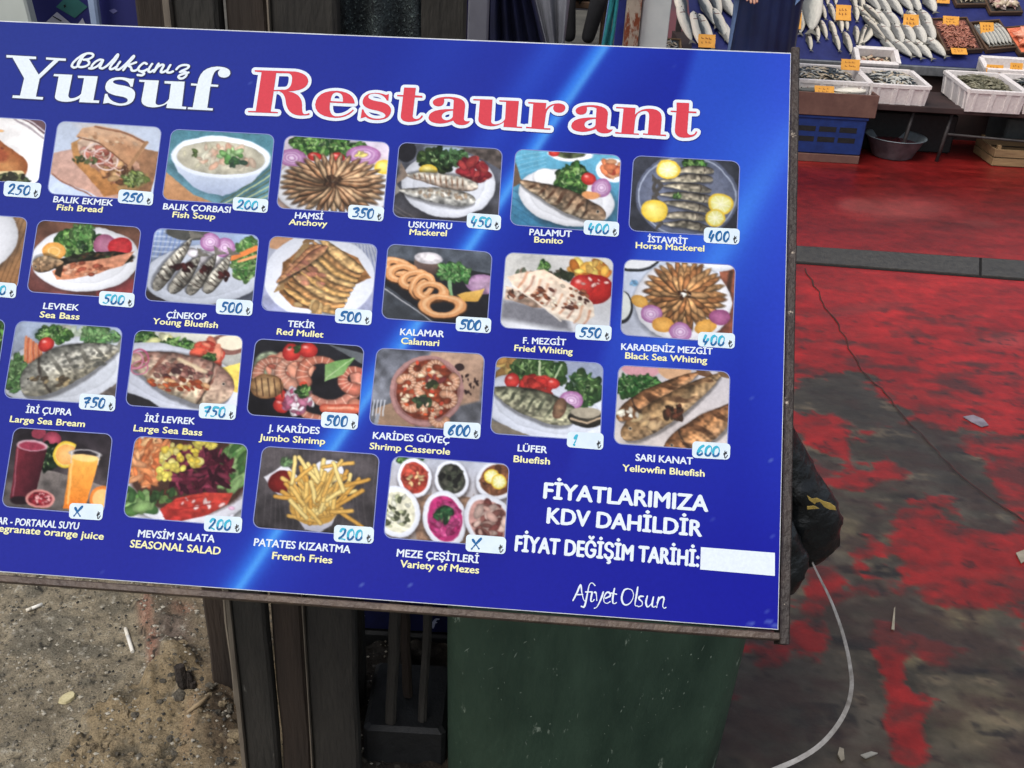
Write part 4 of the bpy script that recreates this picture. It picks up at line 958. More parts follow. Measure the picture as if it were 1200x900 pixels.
for ch, cs, ox, oy, k, dx, dy in RD_L:
    cc = [zoomed(c, ox, oy, k, dx, dy) for c in cs]
    g = glyph(cc, M_red, 'red letter '+ch+' outlined in white', .0012)
    V, Fc = strokes_mesh(cc, .0082, .0008, closed=True); mesh_obj('letter_outline', V, Fc, M_tw, g)
    V, Fc = strokes_mesh(cc, .0096, .0004, closed=True); mesh_obj('letter_outline', V, Fc, ink_flat('blue_shade_ink', (24, 30, 130)) if 'blue_shade_ink' not in bpy.data.materials else bpy.data.materials['blue_shade_ink'], g)
def pen(name, text, strokes, ox, oy, k, w, m, z=.0012, under=None, taper=None):
    lines = [[uv(ox+p[0]/k, oy+p[1]/k) for p in smooth([tuple(map(float, t.split(','))) for t in s_.split()], 4)] for s_ in strokes]
    V, Fc = strokes_mesh(lines, w, z, taper=taper); o = mesh_obj(name, V, Fc, m, board, text)
    if under is not None:
        V, Fc = strokes_mesh(lines, w*1.7, z-.0006); mesh_obj('letter_outline', V, Fc, under, o)
    return o
# script word, traced in the 8x enlargement at (80,55)
pen('script_heading', 'white script word Balıkçınız above the heading', [
 '170,72 130,105 105,140 95,170 108,192 150,192 190,175 200,150 180,128 150,125',
 '60,200 38,185 50,155 90,115 140,80 190,65 232,72 235,95 200,118 160,125', '60,200 85,190 110,155 140,100',
 '330,130 300,125 260,145 228,180 225,205 250,200 290,175 330,130 310,175 300,200 325,208',
 '200,205 225,208 250,200',
 '325,208 370,180 430,120 465,78 470,88 445,130 405,180 395,210 420,212 450,195',
 '490,145 465,180 452,210 475,218 505,200',
 '505,200 560,150 610,95 620,92 615,105 575,150 520,222', '640,150 600,165 565,178 590,195 600,225 630,228 655,215',
 '740,165 715,155 680,180 660,210 675,232 715,230 745,215', '690,238 715,255 695,272 655,268',
 '790,165 765,200 755,232 775,240 805,222', '850,162 830,195 808,240 840,195 880,172 898,180 880,215 872,240 895,242 925,225',
 '960,175 940,210 930,240 955,246 985,235',
 '1018,215 1045,188 1090,174 1132,182 1122,205 1078,225 1052,240', '1052,240 1090,236 1112,250 1108,275 1080,298 1048,300 1038,282 1065,264 1130,246'], 80, 55, 8, .0031, M_tw, under=M_out)
pen('closing_line', 'thin white italic words Afiyet Olsun', [
 '172,270 210,195 243,125 255,200 275,270 295,268', '195,215 262,215',
 '250,325 275,330 290,290 308,200 325,125 350,105 378,130', '290,190 345,190', '345,190 350,200 338,270 355,280 370,262',
 '370,195 388,200 395,270', '455,190 440,240 400,325 372,343', '475,250 520,228 515,200 490,195 465,230 462,280 490,297 520,280',
 '560,158 545,240 545,290 560,300 578,290', '530,200 580,212',
 '685,160 650,175 628,240 640,295 670,312 710,290 738,230 725,175 685,160',
 '778,145 765,230 752,310 775,322', '830,232 800,232 790,255 820,285 815,318 785,328',
 '868,228 855,290 870,330 905,300 925,240', '925,238 912,310 925,332 945,325',
 '975,240 965,290 955,335', '960,290 990,245 1020,240 1022,270 1012,320 1025,342 1042,335'], 650, 670, 8, .00135, M_tw, taper=lambda t: 1.0+.4*math.sin(t*6))

# ---- iron frame, back struts and legs
def bar(name, A, B, width, w0, w1, m, bev=.0015):
    """rail on the board plane between two uv points"""
    A = np.array(A); B = np.array(B); d_ = (B-A)/np.hypot(*(B-A)); nn = np.array([-d_[1], d_[0]])*width/2
    b = MB(); vs = []
    N = 24
    for i in range(N+1):
        c_ = A+(B-A)*i/N; j = .0004*math.sin(i*2.3)+.0003*math.sin(i*5.1)
        for s_, ww in ((-1, w0), (-1, w1-bev), (-.72, w1), (.72, w1), (1, w1-bev), (1, w0)):
            vs.append(BW(c_+nn*s_*(1+j*20), ww+j))
    fs = []
    for i in range(N):
        for k in range(6): fs.append((i*6+k, i*6+(k+1) % 6, i*6+6+(k+1) % 6, i*6+6+k))
    fs += [tuple(range(5, -1, -1)), tuple(N*6+k for k in range(6))]
    b.add(vs, fs); return b.build(name, m, board)
bar('side_rail', (.4033, .3722), (.4003, -.316), .0098, -.030, .003, M_iron)
bar('bottom_rail', (-.705, -.3178-.0012), (.3948, -.3085-.0005), .0075, -.030, .003, M_ironb)
bar('side_rail', (UL-.009, .372), (UL-.009, -.3225), .0115, -.030, .003, M_iron)
bar('top_rail', (-.70, .352), (.395, .352), .018, -.030, -.009, M_iron)
slab('backing_sheet', [(UL+.002, BLv+.002), (BRr[0]+.006, BRr[1]-.001), (TRr[0]+.005, TRr[1]-.004), (UL+.002, TL-.004)], -.0085, -.0065, M_dark)
for u_ in (-.30, .22):      # short struts holding the board off the planks and the bin
    a_ = BW(np.array((u_, .25)), -.03); m_ = MB(); m_.tube([a_, np.array((a_[0], a_[1]+.12, .66 if u_ > 0 else 1.0))], .010, 4); m_.build('rear_strut', M_iron, board)
# ================================================================ ground
def fbm(x, y, sc, oct=4, seed=0):
    v = 0; a = 1; tot = 0
    for o_ in range(oct):
        v += a*mnoise.noise(Vector((x*sc*2**o_+seed, y*sc*2**o_-seed*.7, seed*.31))); tot += a; a *= .55
    return v/tot
def fgrid(X, Y, sc, seed, octv=4):
    """value-noise field with numpy"""
    r = np.random.RandomState(seed); out = np.zeros(X.shape); a = 1.0; tot = 0
    for k in range(octv):
        s_ = sc*2**k; xs = (X-X.min())*s_+.01; ys = (Y-Y.min())*s_+.01
        g = r.rand(int(ys.max())+3, int(xs.max())+3)-.5
        i = xs.astype(int); j = ys.astype(int); fx = xs-i; fy = ys-j; fx = fx*fx*(3-2*fx); fy = fy*fy*(3-2*fy)
        out += a*((g[j, i]*(1-fx)+g[j, i+1]*fx)*(1-fy)+(g[j+1, i]*(1-fx)+g[j+1, i+1]*fx)*fy); tot += a; a *= .55
    return out/tot*2
M_asph = mat('worn_asphalt', (92, 90, 84), (62, 61, 58), rough=.9, scale=3, bump=.5, bscale=90, spots=(120, 118, 112), spot_scale=40)
me = bpy.data.meshes.new('ground')
xs = [-60, -2.6, .02, 60]; ys = [-30, 1.0, 3.4, 90]
vs = [(x, y, -.012) for y in ys for x in xs]
me.from_pydata(vs, [], [(r*4+c, r*4+c+1, r*4+5+c, r*4+4+c) for r in range(3) for c in range(3) if not (r == 1 and c == 1)])
me.materials.append(M_asph)
g = bpy.data.objects.new('ground', me); COL.objects.link(g); tag(g, 'dark worn asphalt and packed dirt of the market street', kind='structure')

# --- broken dirt patch (fine relief)
def ink_ground(name, rough, bump_s, bscale, spec=.3, extra=None):
    m = bpy.data.materials.new(name); n, l, P = nodes(m)
    at = n.new('ShaderNodeAttribute'); at.attribute_name = 'ink'
    tc = n.new('ShaderNodeTexCoord'); no = n.new('ShaderNodeTexNoise'); no.inputs['Scale'].default_value = bscale; no.inputs['Detail'].default_value = 8; no.inputs['Roughness'].default_value = .75
    l.new(tc.outputs['Object'], no.inputs['Vector'])
    rp = n.new('ShaderNodeMapRange'); rp.inputs['From Min'].default_value = .3; rp.inputs['From Max'].default_value = .7; rp.inputs['To Min'].default_value = 1-(extra or .45); rp.inputs['To Max'].default_value = 1+(extra or .45)
    l.new(no.outputs[0], rp.inputs[0])
    vm = n.new('ShaderNodeVectorMath'); vm.operation = 'SCALE'; l.new(at.outputs['Color'], vm.inputs[0]); l.new(rp.outputs[0], vm.inputs['Scale'])
    l.new(vm.outputs[0], P.inputs['Base Color']); P.inputs['Roughness'].default_value = rough; P.inputs['Specular IOR Level'].default_value = spec
    bp = n.new('ShaderNodeBump'); bp.inputs['Strength'].default_value = bump_s; bp.inputs['Distance'].default_value = .008
    l.new(no.outputs[0], bp.inputs['Height']); l.new(bp.outputs[0], P.inputs['Normal'])
    return m
nx_, ny_ = 560, 470
X, Y = np.meshgrid(np.linspace(-2.62, .04, nx_), np.linspace(3.42, .98, ny_))
W3 = np.stack([X, Y, np.zeros(X.shape)], -1); PX, PY = px_of(W3)
def blob(cx, cy, rx, ry, ang=0):
    a = math.radians(ang); dx = PX-cx; dy = PY-cy
    u = dx*math.cos(a)+dy*math.sin(a); v = -dx*math.sin(a)+dy*math.cos(a)
    return np.exp(-((u/rx)**2+(v/ry)**2)**1.5)
n1 = fgrid(X, Y, 6, 1); n2 = fgrid(X, Y, 22, 2); n3 = fgrid(X, Y, 70, 3, 3)
def soft(v, a, b): return np.clip((v-a)/(b-a), 0, 1)
# regions: broken earth to the right of a ragged line, brown crust below
edge = PX-(168+ (PY-700)*.10)+n1*40+n2*20
right = soft(edge, -4, 4)*soft(812+n1*20-PY, -6, 6)
crust_l = PX-(345-(PY-760)*1.15)+n1*55+n2*30          # lower edge of the grey dirt
crust = soft(PX+ (PY-900)*1.15 - 62 + n1*50+n2*40, -6, 6)*soft(PY-772+n1*24+n2*10, -6, 6)
Z = .004+.006*n1+.005*n2+.0035*n3
Z += .022*right*(1+.5*n2)+.020*crust*(1+.8*n1+.35*n2+.15*n3)
Z += .02*blob(205, 780, 20, 20)+.018*blob(250, 850, 26, 40)
hol = soft(n2, .25, .5)*crust; Z -= .014*hol
colr = np.array((150, 139, 118.))*(1+.22*n1[..., None]+.2*n3[..., None])
colr = addc(colr, .55*soft(n2+.4*blob(60, 760, 60, 40)-.35*blob(40, 850, 80, 50), .0, .5), (92, 89, 80))
colr = addc(colr, .5*soft(n1, .1, .6), (152, 145, 128))
colr = addc(colr, .8*right, (128, 114, 94)); colr = addc(colr, .6*right*soft(n2, 0, .5), (92, 84, 74))
colr = addc(colr, .75*np.clip(blob(172, 722, 9, 22)+blob(180, 765, 8, 24)+.7*blob(215, 722, 14, 8), 0, 1), (168, 122, 104))
colr = addc(colr, .45*blob(205, 750, 20, 22), (120, 104, 104))
colr = addc(colr, .9*crust, (160, 142, 112)); colr = addc(colr, .7*hol, (84, 80, 70)); colr = addc(colr, .5*crust*soft(n1, .1, .5), (166, 142, 104))
colr = addc(colr, .7*blob(262, 850, 26, 60), (74, 60, 48)); colr = addc(colr, .6*blob(225, 850, 8, 50, 12), (168, 140, 108))
colr = addc(colr, np.clip(1.0*blob(470, 880, 80, 70)+blob(470, 780, 70, 60), 0, .9), (30, 27, 25))  # shade of the gap painted into the dirt colour
colr = addc(colr, .8*soft(n3, .42, .6)*(1-.5*crust), (186, 180, 166))
colr = addc(colr, .8*soft(-n3, .42, .58), (48, 46, 42))
fade = np.minimum(np.minimum(X+2.62, .04-X)/.1, np.minimum(3.42-Y, Y-.98)/.1).clip(0, 1)
Z = Z*fade-.012*(1-fade)
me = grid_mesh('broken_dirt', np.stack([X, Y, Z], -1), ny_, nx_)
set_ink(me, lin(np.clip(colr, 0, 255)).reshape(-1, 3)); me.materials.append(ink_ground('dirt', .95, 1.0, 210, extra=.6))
me.polygons.foreach_set('use_smooth', [True]*len(me.polygons))
dirt = bpy.data.objects.new('dirt_ground', me); COL.objects.link(dirt); tag(dirt, 'broken grey dirt and brown crust in front of the timber posts', kind='structure')
def dz(x, y):
    j = int(round((3.42-y)/(3.42-.98)*(Z.shape[0]-1))); i = int(round((x+2.62)/2.66*(Z.shape[1]-1)))
    return float(Z[min(max(j, 0), Z.shape[0]-1), min(max(i, 0), Z.shape[1]-1)])
rr = random.Random(11); m_ = MB()
for k in range(9500):
    x = rr.uniform(-1.5, -.2); y = rr.uniform(1.3, 2.3); r_ = rr.choice([.0012, .0016, .002, .0028, .0038, .005]) * rr.uniform(.6, 1.2)
    if rr.random() < .006: r_ *= 1.8
    vs = []
    for q in ((1, 0, 0), (-1, 0, 0), (0, 1, 0), (0, -1, 0), (0, 0, 1), (0, 0, -1)):
        vs.append((x+q[0]*r_*rr.uniform(.6, 1.3), y+q[1]*r_*rr.uniform(.6, 1.3), dz(x, y)+r_*.25+q[2]*r_*rr.uniform(.4, .8)))
    m_.add(vs, [(0, 2, 4), (2, 1, 4), (1, 3, 4), (3, 0, 4), (2, 0, 5), (1, 2, 5), (3, 1, 5), (0, 3, 5)], rr.choice([0, 0, 0, 1, 2, 2]))
o = m_.build('loose_gravel', [mat('grit_grey', (118, 112, 100), (84, 80, 72), rough=.95), mat('grit_dark', (62, 60, 56), (44, 42, 40), rough=.95), mat('grit_pale', (176, 170, 156), (140, 134, 120), rough=.95)])
tag(o, 'loose grit and crumbs scattered over the dirt', 'gravel', kind='stuff')

# --- red painted market floor, worn through near the board
fx0, fx1, fy0, fy1 = .02, 3.9, 1.0, 7.9
nx_, ny_ = 430, 680
X, Y = np.meshgrid(np.linspace(fx0, fx1, nx_), fy0+(fy1-fy0)*np.linspace(1, 0, ny_)**1.5)
W3 = np.stack([X, Y, np.zeros(X.shape)], -1); PX, PY = px_of(W3)
n1 = fgrid(X, Y, 2.5, 21); n2 = fgrid(X, Y, 9, 22); n3 = fgrid(X, Y, 30, 23, 3); nst = fgrid(X*.35, Y*1.6, 9, 24)
paint = 1.3-1.75*soft(PY+n1*60-PX*.10, 330, 480)
for b_ in ((1170, 470, 60, 60), (1100, 420, 110, 40), (1075, 475, 30, 16), (955, 500, 22, 16), (975, 520, 20, 14), (1085, 612, 45, 35), (1110, 648, 60, 30), (1180, 690, 50, 45), (1125, 700, 40, 18), (955, 742, 26, 30), (965, 690, 22, 34), (1045, 775, 20, 36), (1065, 850, 26, 44), (1100, 762, 26, 20), (1190, 560, 40, 30), (1055, 548, 26, 14), (1000, 566, 26, 12), (1010, 640, 18, 40), (1150, 640, 30, 20), (1195, 630, 30, 40), (905, 770, 20, 16)):
    paint += 1.15*blob(*b_)
for b_ in ((1000, 445, 60, 14), (985, 462, 60, 12), (1060, 478, 40, 12), (1110, 545, 60, 30), (1140, 510, 70, 12), (960, 470, 40, 10), (1140, 735, 50, 24), (930, 840, 80, 60), (1000, 850, 50, 60), (1150, 860, 60, 60)):
    paint -= .9*blob(*b_)
for b_ in ((1000, 468, 110, 34, 12), (1095, 545, 85, 30, 32), (985, 620, 40, 50), (1165, 610, 40, 16, 35)):
    paint -= 1.0*blob(*b_)
for b_ in ((1042, 770, 18, 60, -12), (1062, 860, 24, 50, -10), (1175, 655, 50, 40), (1100, 650, 50, 30)):
    paint += .8*blob(*b_)
paint -= .35*soft(nst, .25, .6)*soft(PY, 330, 420)
n4 = fgrid(X, Y, 75, 27, 2)
nb_ = fgrid(X*.5+Y*.3, Y*1.3-X*.3, 14, 29, 4)
paint += (.75*n2+.55*n3+.9*nb_+.5*nst)*soft(PY, 330, 430)+.5*n1*soft(PY, 330, 450)
colr = np.array((72, 66, 57.))*(1+.35*n2[..., None]+.25*n3[..., None]+.3*nb_[..., None])
colr = addc(colr, .55*soft(n1+.3*n2, .05, .5), (104, 99, 90))
colr = addc(colr, .7*np.clip(blob(1128, 722, 38, 16)+blob(1068, 768, 22, 14)+blob(1190, 690, 20, 12)+.6*blob(1150, 840, 60, 40)+.7*blob(995, 628, 16, 22)+.5*blob(1040, 630, 10, 8), 0, 1), (122, 110, 82))
colr = addc(colr, .8*soft(nst+.5*n3, .38, .55)*soft(PY, 420, 500), (34, 31, 31))
colr = addc(colr, .75*soft(-n3+.5*n2, .5, .7), (44, 40, 38))
far = soft(330-PY, 0, 60)  # shade beyond the drain strip, put into the red as a darker tone
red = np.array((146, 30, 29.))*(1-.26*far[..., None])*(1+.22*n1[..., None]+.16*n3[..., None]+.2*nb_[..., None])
red = addc(red, .35*soft(n2, .1, .5), (130, 34, 36)); red = addc(red, .4*soft(nst, .2, .6), (160, 48, 42))
red = addc(red, .28*np.clip(blob(1060, 245, 60, 14)+blob(1000, 240, 20, 8)+.7*blob(1180, 400, 40, 10), 0, 1), (215, 150, 140))
red = addc(red, .35*np.clip(blob(1010, 362, 50, 6, -8)+blob(1150, 262, 22, 5, 6), 0, 1), (96, 60, 54))
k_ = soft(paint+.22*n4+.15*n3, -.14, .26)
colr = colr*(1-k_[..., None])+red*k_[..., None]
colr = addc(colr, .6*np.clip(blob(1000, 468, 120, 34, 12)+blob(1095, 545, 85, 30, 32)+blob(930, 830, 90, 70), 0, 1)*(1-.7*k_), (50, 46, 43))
ng = fgrid(X*.6, Y*1.5, 11, 31, 5); ng2 = fgrid(X, Y, 26, 33, 3)
grime = soft(ng+.45*ng2+.12*n4+.16*soft(PY, 420, 560), -.05, .5)*soft(PY, 322, 400)
colr = addc(colr, .72*grime, (58, 44, 40))
colr = addc(colr, .28*soft(PY, 430, 560)*k_, (84, 40, 38))
colr = addc(colr, .55*soft(-ng+.5*ng2, .35, .6)*soft(PY, 400, 470)*(1-k_), (118, 104, 84))
colr = addc(colr, .5*soft(ng2+.3*n4, .45, .65)*soft(PY, 330, 400), (36, 30, 30))
zz = .0+.0016*k_+.0012*n3*(1-k_)
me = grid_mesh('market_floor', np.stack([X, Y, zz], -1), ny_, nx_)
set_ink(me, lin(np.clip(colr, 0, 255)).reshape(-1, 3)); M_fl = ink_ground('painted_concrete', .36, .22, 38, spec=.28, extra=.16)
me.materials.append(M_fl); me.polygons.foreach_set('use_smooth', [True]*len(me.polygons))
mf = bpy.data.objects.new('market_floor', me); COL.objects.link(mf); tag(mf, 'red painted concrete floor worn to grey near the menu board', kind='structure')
m_ = MB(); m_.box(fx1, 12, 1.0, 7.9, -.01, 0); m_.box(1.3, 12, 7.9, 14, -.01, 0)
o = m_.build('market_floor_beyond', mat('red_floor_far', (100, 22, 23), (88, 20, 22), rough=.5)); tag(o, kind='structure')  # dark red continues the shade painted into the far floor
# crack
cr = [(942, 316), (958, 342), (968, 362), (985, 388), (998, 418), (1015, 440), (1038, 462), (1060, 492), (1085, 515), (1110, 545), (1150, 580), (1200, 612), (1260, 655)]
m_ = MB(); P_ = [G(x, y, .0) for x, y in cr]; Pn = []
for a_, b_ in zip(P_[:-1], P_[1:]):
    for t in (0, .25, .5, .75): Pn.append(a_*(1-t)+b_*t+np.array((rr.uniform(-.008, .008), rr.uniform(-.008, .008), 0)))
vs = []
for i, p in enumerate(Pn):
    d_ = Pn[min(i+1, len(Pn)-1)]-Pn[max(i-1, 0)]; nn = np.array([-d_[1], d_[0], 0])/np.hypot(d_[0], d_[1]); w_ = (.0016+.0026*rr.random())
    vs += [p+nn*w_+np.array((0, 0, .0042)), p-nn*w_*rr.uniform(.5, 1)+np.array((0, 0, .0042))]
m_.add(vs, [(2*i, 2*i+1, 2*i+3, 2*i+2) for i in range(len(Pn)-1)])
o = m_.build('floor_crack', mat('crack_dirt', (52, 34, 32), (78, 46, 42), rough=1, scale=30)); tag(o, 'long jagged crack running across the red floor', kind='structure')
# grate / drain cover strip
A, B, C_, D_ = G(900, 284), G(1290, 342), G(1290, 370), G(900, 306)
A = G(938, 289); B = G(1200, 304+1); 
tl, tr = G(938, 289), G(1200, 306); bl, br = G(938, 310), G(1200, 330)
u_ = (tr-tl); tl2 = tl-u_*.35; tr2 = tr+u_*1.2; u_ = (br-bl); bl2 = bl-u_*.35; br2 = br+u_*1.2
def strip(name, t0, t1, z0, z1, m, lab, gap=.006, rib=True):
    m_ = MB(); a, b = tl2+(tr2-tl2)*t0, tl2+(tr2-tl2)*t1; c, d = bl2+(br2-bl2)*t1, bl2+(br2-bl2)*t0
    vs = [(p[0], p[1], z0) for p in (a, b, c, d)]+[(p[0], p[1], z1) for p in (a, b, c, d)]
    m_.add(vs, [(0, 1, 2, 3), (7, 6, 5, 4), (4, 5, 1, 0), (5, 6, 2, 1), (6, 7, 3, 2), (7, 4, 0, 3)])
    o = m_.build(name, m); return o
drain = empty('drain_channel', tuple(tl), 'long dark metal drain cover across the red floor', None); 
del drain['label']; bpy.data.objects.remove(drain)
M_grate = mat('grate_metal', (76, 74, 69), (54, 53, 50), rough=.45, scale=40, bump=.3, bscale=300, spec=.5, spots=(110, 110, 104), spot_scale=26)
dr = empty('drain_channel', (float(tl[0]), float(tl[1]), 0), 'long dark grey steel drain cover laid across the red floor', 'drain cover')
o = strip('channel_gap', 0, 1, .001, .0035, mat('gap_dark', (24, 22, 22), rough=1), ''); o.parent = dr; xf(o, Matrix.Translation((-tl[0], -tl[1], 0)))
for a_, b_ in ((.005, .45), (.455, .80), (.805, .995)):
    save = (tl2, tr2, bl2, br2)
    i_ = (bl2-tl2)*.07; j_ = (br2-tr2)*.07; tl2, tr2, bl2, br2 = tl2+i_, tr2+j_, bl2-i_, br2-j_
    o = strip('cover_plate', a_, b_, .002, .009, M_grate, ''); o.parent = dr; xf(o, Matrix.Translation((-tl[0], -tl[1], 0)))
    tl2, tr2, bl2, br2 = save

# --- litter on the dirt
def rod(name, p, q, r, m, label, cat, z=.0, tip=None):
    a = G(*p); b = G(*q); c = (a+b)/2; zc = max(dz(a[0], a[1]), dz(b[0], b[1]), dz(c[0], c[1]))+r+z
    e_ = empty(name, (c[0], c[1], zc), label, cat) if tip else None
    m_ = MB(); A_ = a-c; B_ = b-c; A_[2] = B_[2] = 0
    if tip:
        k = A_+(B_-A_)*.33
        m_.tube([A_, k], r, 8); m_.build('filter', tip, e_); m_ = MB(); m_.tube([k, B_], r*.98, 8); m_.build('paper_tube', m, e_)
        return e_
M_cig = mat('cigarette_paper', (236, 234, 226), (222, 218, 208), rough=.8); M_fil = mat('cork_filter', (226, 222, 210), (214, 204, 184), rough=.8)
rod('cigarette_butt', (31.5, 719), (50.5, 711.5), .0040, M_cig, 'white cigarette butt on the dirt near the left edge', 'cigarette', tip=M_fil)
rod('cigarette_butt', (147.5, 739.5), (156, 767), .0042, M_cig, 'longer white cigarette butt lying upright in view near the brown crust', 'cigarette', tip=M_fil)
c = G(79, 821); m_ = MB(); pr = [(0, 1), (.5, 1.05), (.95, .75), (1.1, .2), (.75, -.5), (.3, -.9), (-.3, -.95), (-.9, -.8), (-1, -.3), (-.7, .4)]
vs = [(x*.014, y*.016, .0) for x, y in pr]+[(x*.0125, y*.0145, .006) for x, y in pr]; n_ = len(pr)
m_.add(vs, [tuple(range(n_-1, -1, -1)), tuple(range(n_, 2*n_))]+[(i, (i+1) % n_, n_+(i+1) % n_, n_+i) for i in range(n_)])
o = m_.build('flat_pebble', mat('pale_stone', (206, 196, 156), (182, 170, 130), rough=.9, scale=200)); o.location = (c[0], c[1], dz(c[0], c[1])+.001); tag(o, 'pale yellow flat stone lying on the grey dirt', 'stone')
# dark broken stub standing in the dirt
c = G(216, 815); s_ = empty('broken_stub', (c[0], c[1], dz(c[0], c[1])), 'short dark broken metal stub sticking out of the dirt beside the posts', 'metal stub')
m_ = MB(); m_.tube([(0, 0, -.02), (-.001, .0, .02), (-.004, .004, .046)], [.0125, .012, .0105], 7, sm=False); m_.build('stub_core', mat('black_rust', (38, 34, 32), (64, 56, 50), rough=.9, scale=80, bump=.6, bscale=200), s_)
m_ = MB(); m_.tube([(.010, .003, -.02), (.013, .004, .014), (.010, .006, .030)], [.010, .009, .004], 6, sm=False); m_.tube([(.020, .0, -.02), (.022, .0, .008)], [.008, .006], 6, sm=False); m_.build('splinter', bpy.data.materials['black_rust'], s_)
# bone-like curved crumb
a = G(222, 853); b_ = G(247, 838); m_ = MB(); mid = (a+b_)/2+np.array((.004, -.006, 0))
m_.tube([np.array((p[0], p[1], dz(p[0], p[1])+.006)) for p in (a, mid, b_)], [.003, .005, .0035], 7); o = m_.build('curved_shard', mat('shard', (176, 156, 124), (140, 120, 92), rough=.9)); tag(o, 'curved pale shard lying in the brown crust by the post', 'shard')
# rocks of broken crust
M_rock = mat('brown_crust_stone', (150, 134, 106), (104, 92, 74), rough=.95, scale=50, bump=.7, bscale=200)
M_rockg = mat('grey_crust_stone', (104, 98, 86), (66, 62, 56), rough=.95, scale=50, bump=.7, bscale=200)
m_ = MB()
for k in range(110):
    px = rr.uniform(90, 285); py = rr.uniform(770, 900)
    if px+ (py-900)*1.15 < 70: continue
    p = G(px, py); r_ = rr.uniform(.003, .009)*(1.8 if rr.random() < .10 else 1)
    m_.ellipsoid((p[0], p[1], dz(p[0], p[1])+r_*.1), (r_*rr.uniform(.8, 1.6), r_, r_*.6), 7, 5, rr.choice([0, 0, 1]), noise_amp=.7, seed=k*3.1)
m_.sm = [False]*len(m_.sm)
o = m_.build('crust_rubble', [M_rock, M_rockg]); tag(o, 'crumbled brown earth and small rubble around the stub', 'rubble', kind='stuff')

# ================================================================ timber posts and planks behind the board
M_wbrown = mat('brown_timber', (68, 57, 49), (38, 32, 28), rough=.8, scale=14, bump=.5, bscale=120, stretch=(1, 1, .12), spots=(104, 84, 68), spot_scale=30)
M_wgrey = mat('grey_timber', (64, 61, 56), (36, 35, 32), rough=.85, scale=12, bump=.6, bscale=110, stretch=(1, 1, .2), spots=(112, 110, 104), spot_scale=38, spot_t=.64)
M_wdark = mat('dark_timber', (58, 55, 50), (33, 31, 29), rough=.85, scale=12, bump=.6, bscale=130, stretch=(1, 1, .2), spots=(84, 84, 78), spot_scale=46, spot_t=.7)
M_wedge = mat('pale_worn_edge', (128, 118, 104), (84, 76, 66), rough=.8, scale=30, bump=.3, stretch=(1, 1, .2))
def plank(x0, x1, y0, y1, h, m, label, edge=None, lean=0.0, dx=0.0):
    cx, cy = (x0+x1)/2, (y0+y1)/2
    e_ = empty('timber_plank', (cx, cy, 0), label, 'plank', 'old timbers standing behind the menu board')
    m_ = MB(); N = 14; hw, hd = (x1-x0)/2, (y1-y0)/2; vs = []
    for i in range(N+1):
        t = i/N; j = [rr.uniform(-.0018, .0018) for _ in range(4)]; ox = dx*t; oy = lean*t; z = h*t+(rr.uniform(-.01, .01) if i == N else 0)
        b_ = .005
        for (sx, sy, bx, by) in ((-1, -1, b_, 0), (1, -1, -b_, 0), (1, -1, 0, b_), (1, 1, 0, -b_), (1, 1, -b_, 0), (-1, 1, b_, 0), (-1, 1, 0, -b_), (-1, -1, 0, b_)):
            vs.append((sx*hw+bx+ox+j[0], sy*hd+by+oy+j[1], z))
    fs = [(i*8+k, i*8+(k+1) % 8, i*8+8+(k+1) % 8, i*8+8+k) for i in range(N) for k in range(8)]+[tuple(range(7, -1, -1)), tuple(N*8+k for k in range(8))]
    m_.add(vs, fs); m_.build('board', m, e_)
    if edge:
        m_ = MB(); ew = edge; vs = []
        for i in range(N+1):
            t = i/N; ox = dx*t; oy = lean*t
            for a_ in ((-hw-ew, -hd-.004), (-hw-.0005, -hd-.006), (-hw-.0005, hd*.2), (-hw-ew, hd*.2)): vs.append((a_[0]+ox+rr.uniform(-.0008, .0008), a_[1]+oy, h*t*.995))
        m_.add(vs, [(i*4+k, i*4+(k+1) % 4, i*4+4+(k+1) % 4, i*4+4+k) for i in range(N) for k in range(4)]+[(3, 2, 1, 0), tuple(N*4+k for k in range(4))]); m_.build('worn_edge', M_wedge, e_)
    return e_
plank(-.582, -.528, 1.56, 1.60, 1.72, M_wbrown, 'brown weathered post furthest left of the timbers, foot on the dirt', dx=.0)
plank(-.522, -.512, 1.50, 1.53, 1.72, M_wedge, 'narrow tan batten between the brown post and the grey planks')
plank(-.449, -.393, 1.33, 1.365, 1.75, M_wgrey, 'dark grey plank with a long pale worn left edge', edge=.0085)
plank(-.387, -.334, 1.345, 1.375, 1.74, M_wbrown, 'brown plank standing between two dark grey planks')
plank(-.326, -.243, 1.33, 1.365, 1.76, M_wdark, 'wide rough dark plank right of the narrow brown plank', edge=.003)
plank(-.405, -.30, 1.46, 1.50, 1.80, M_wgrey, 'grey speckled board at the back, showing above the menu board')
plank(-.330, -.262, 1.52, 1.56, 1.78, M_wdark, 'near black board set back behind the dark planks')
plank(-.205, -.185, 1.62, 1.66, .62, M_wdark, 'short dark stake beside the green bin')
plank(-.225, -.125, 1.98, 2.02, 2.2, M_wdark, 'tall charcoal post with pale specks left of the navy tarpaulin')
plank(-.145, -.115, 1.72, 1.75, .60, M_wbrown, 'short brown stake in the dark gap beside the bin')
m_ = MB(); m_.box(-.5, -.30, 2.05, 2.1, 0, 2.1); m_.box(-.30, -.14, 2.12, 2.16, 0, 2.1)
o = m_.build('dark_hoarding', M_wdark); tag(o, 'black hoarding panel behind the standing timbers', 'panel')
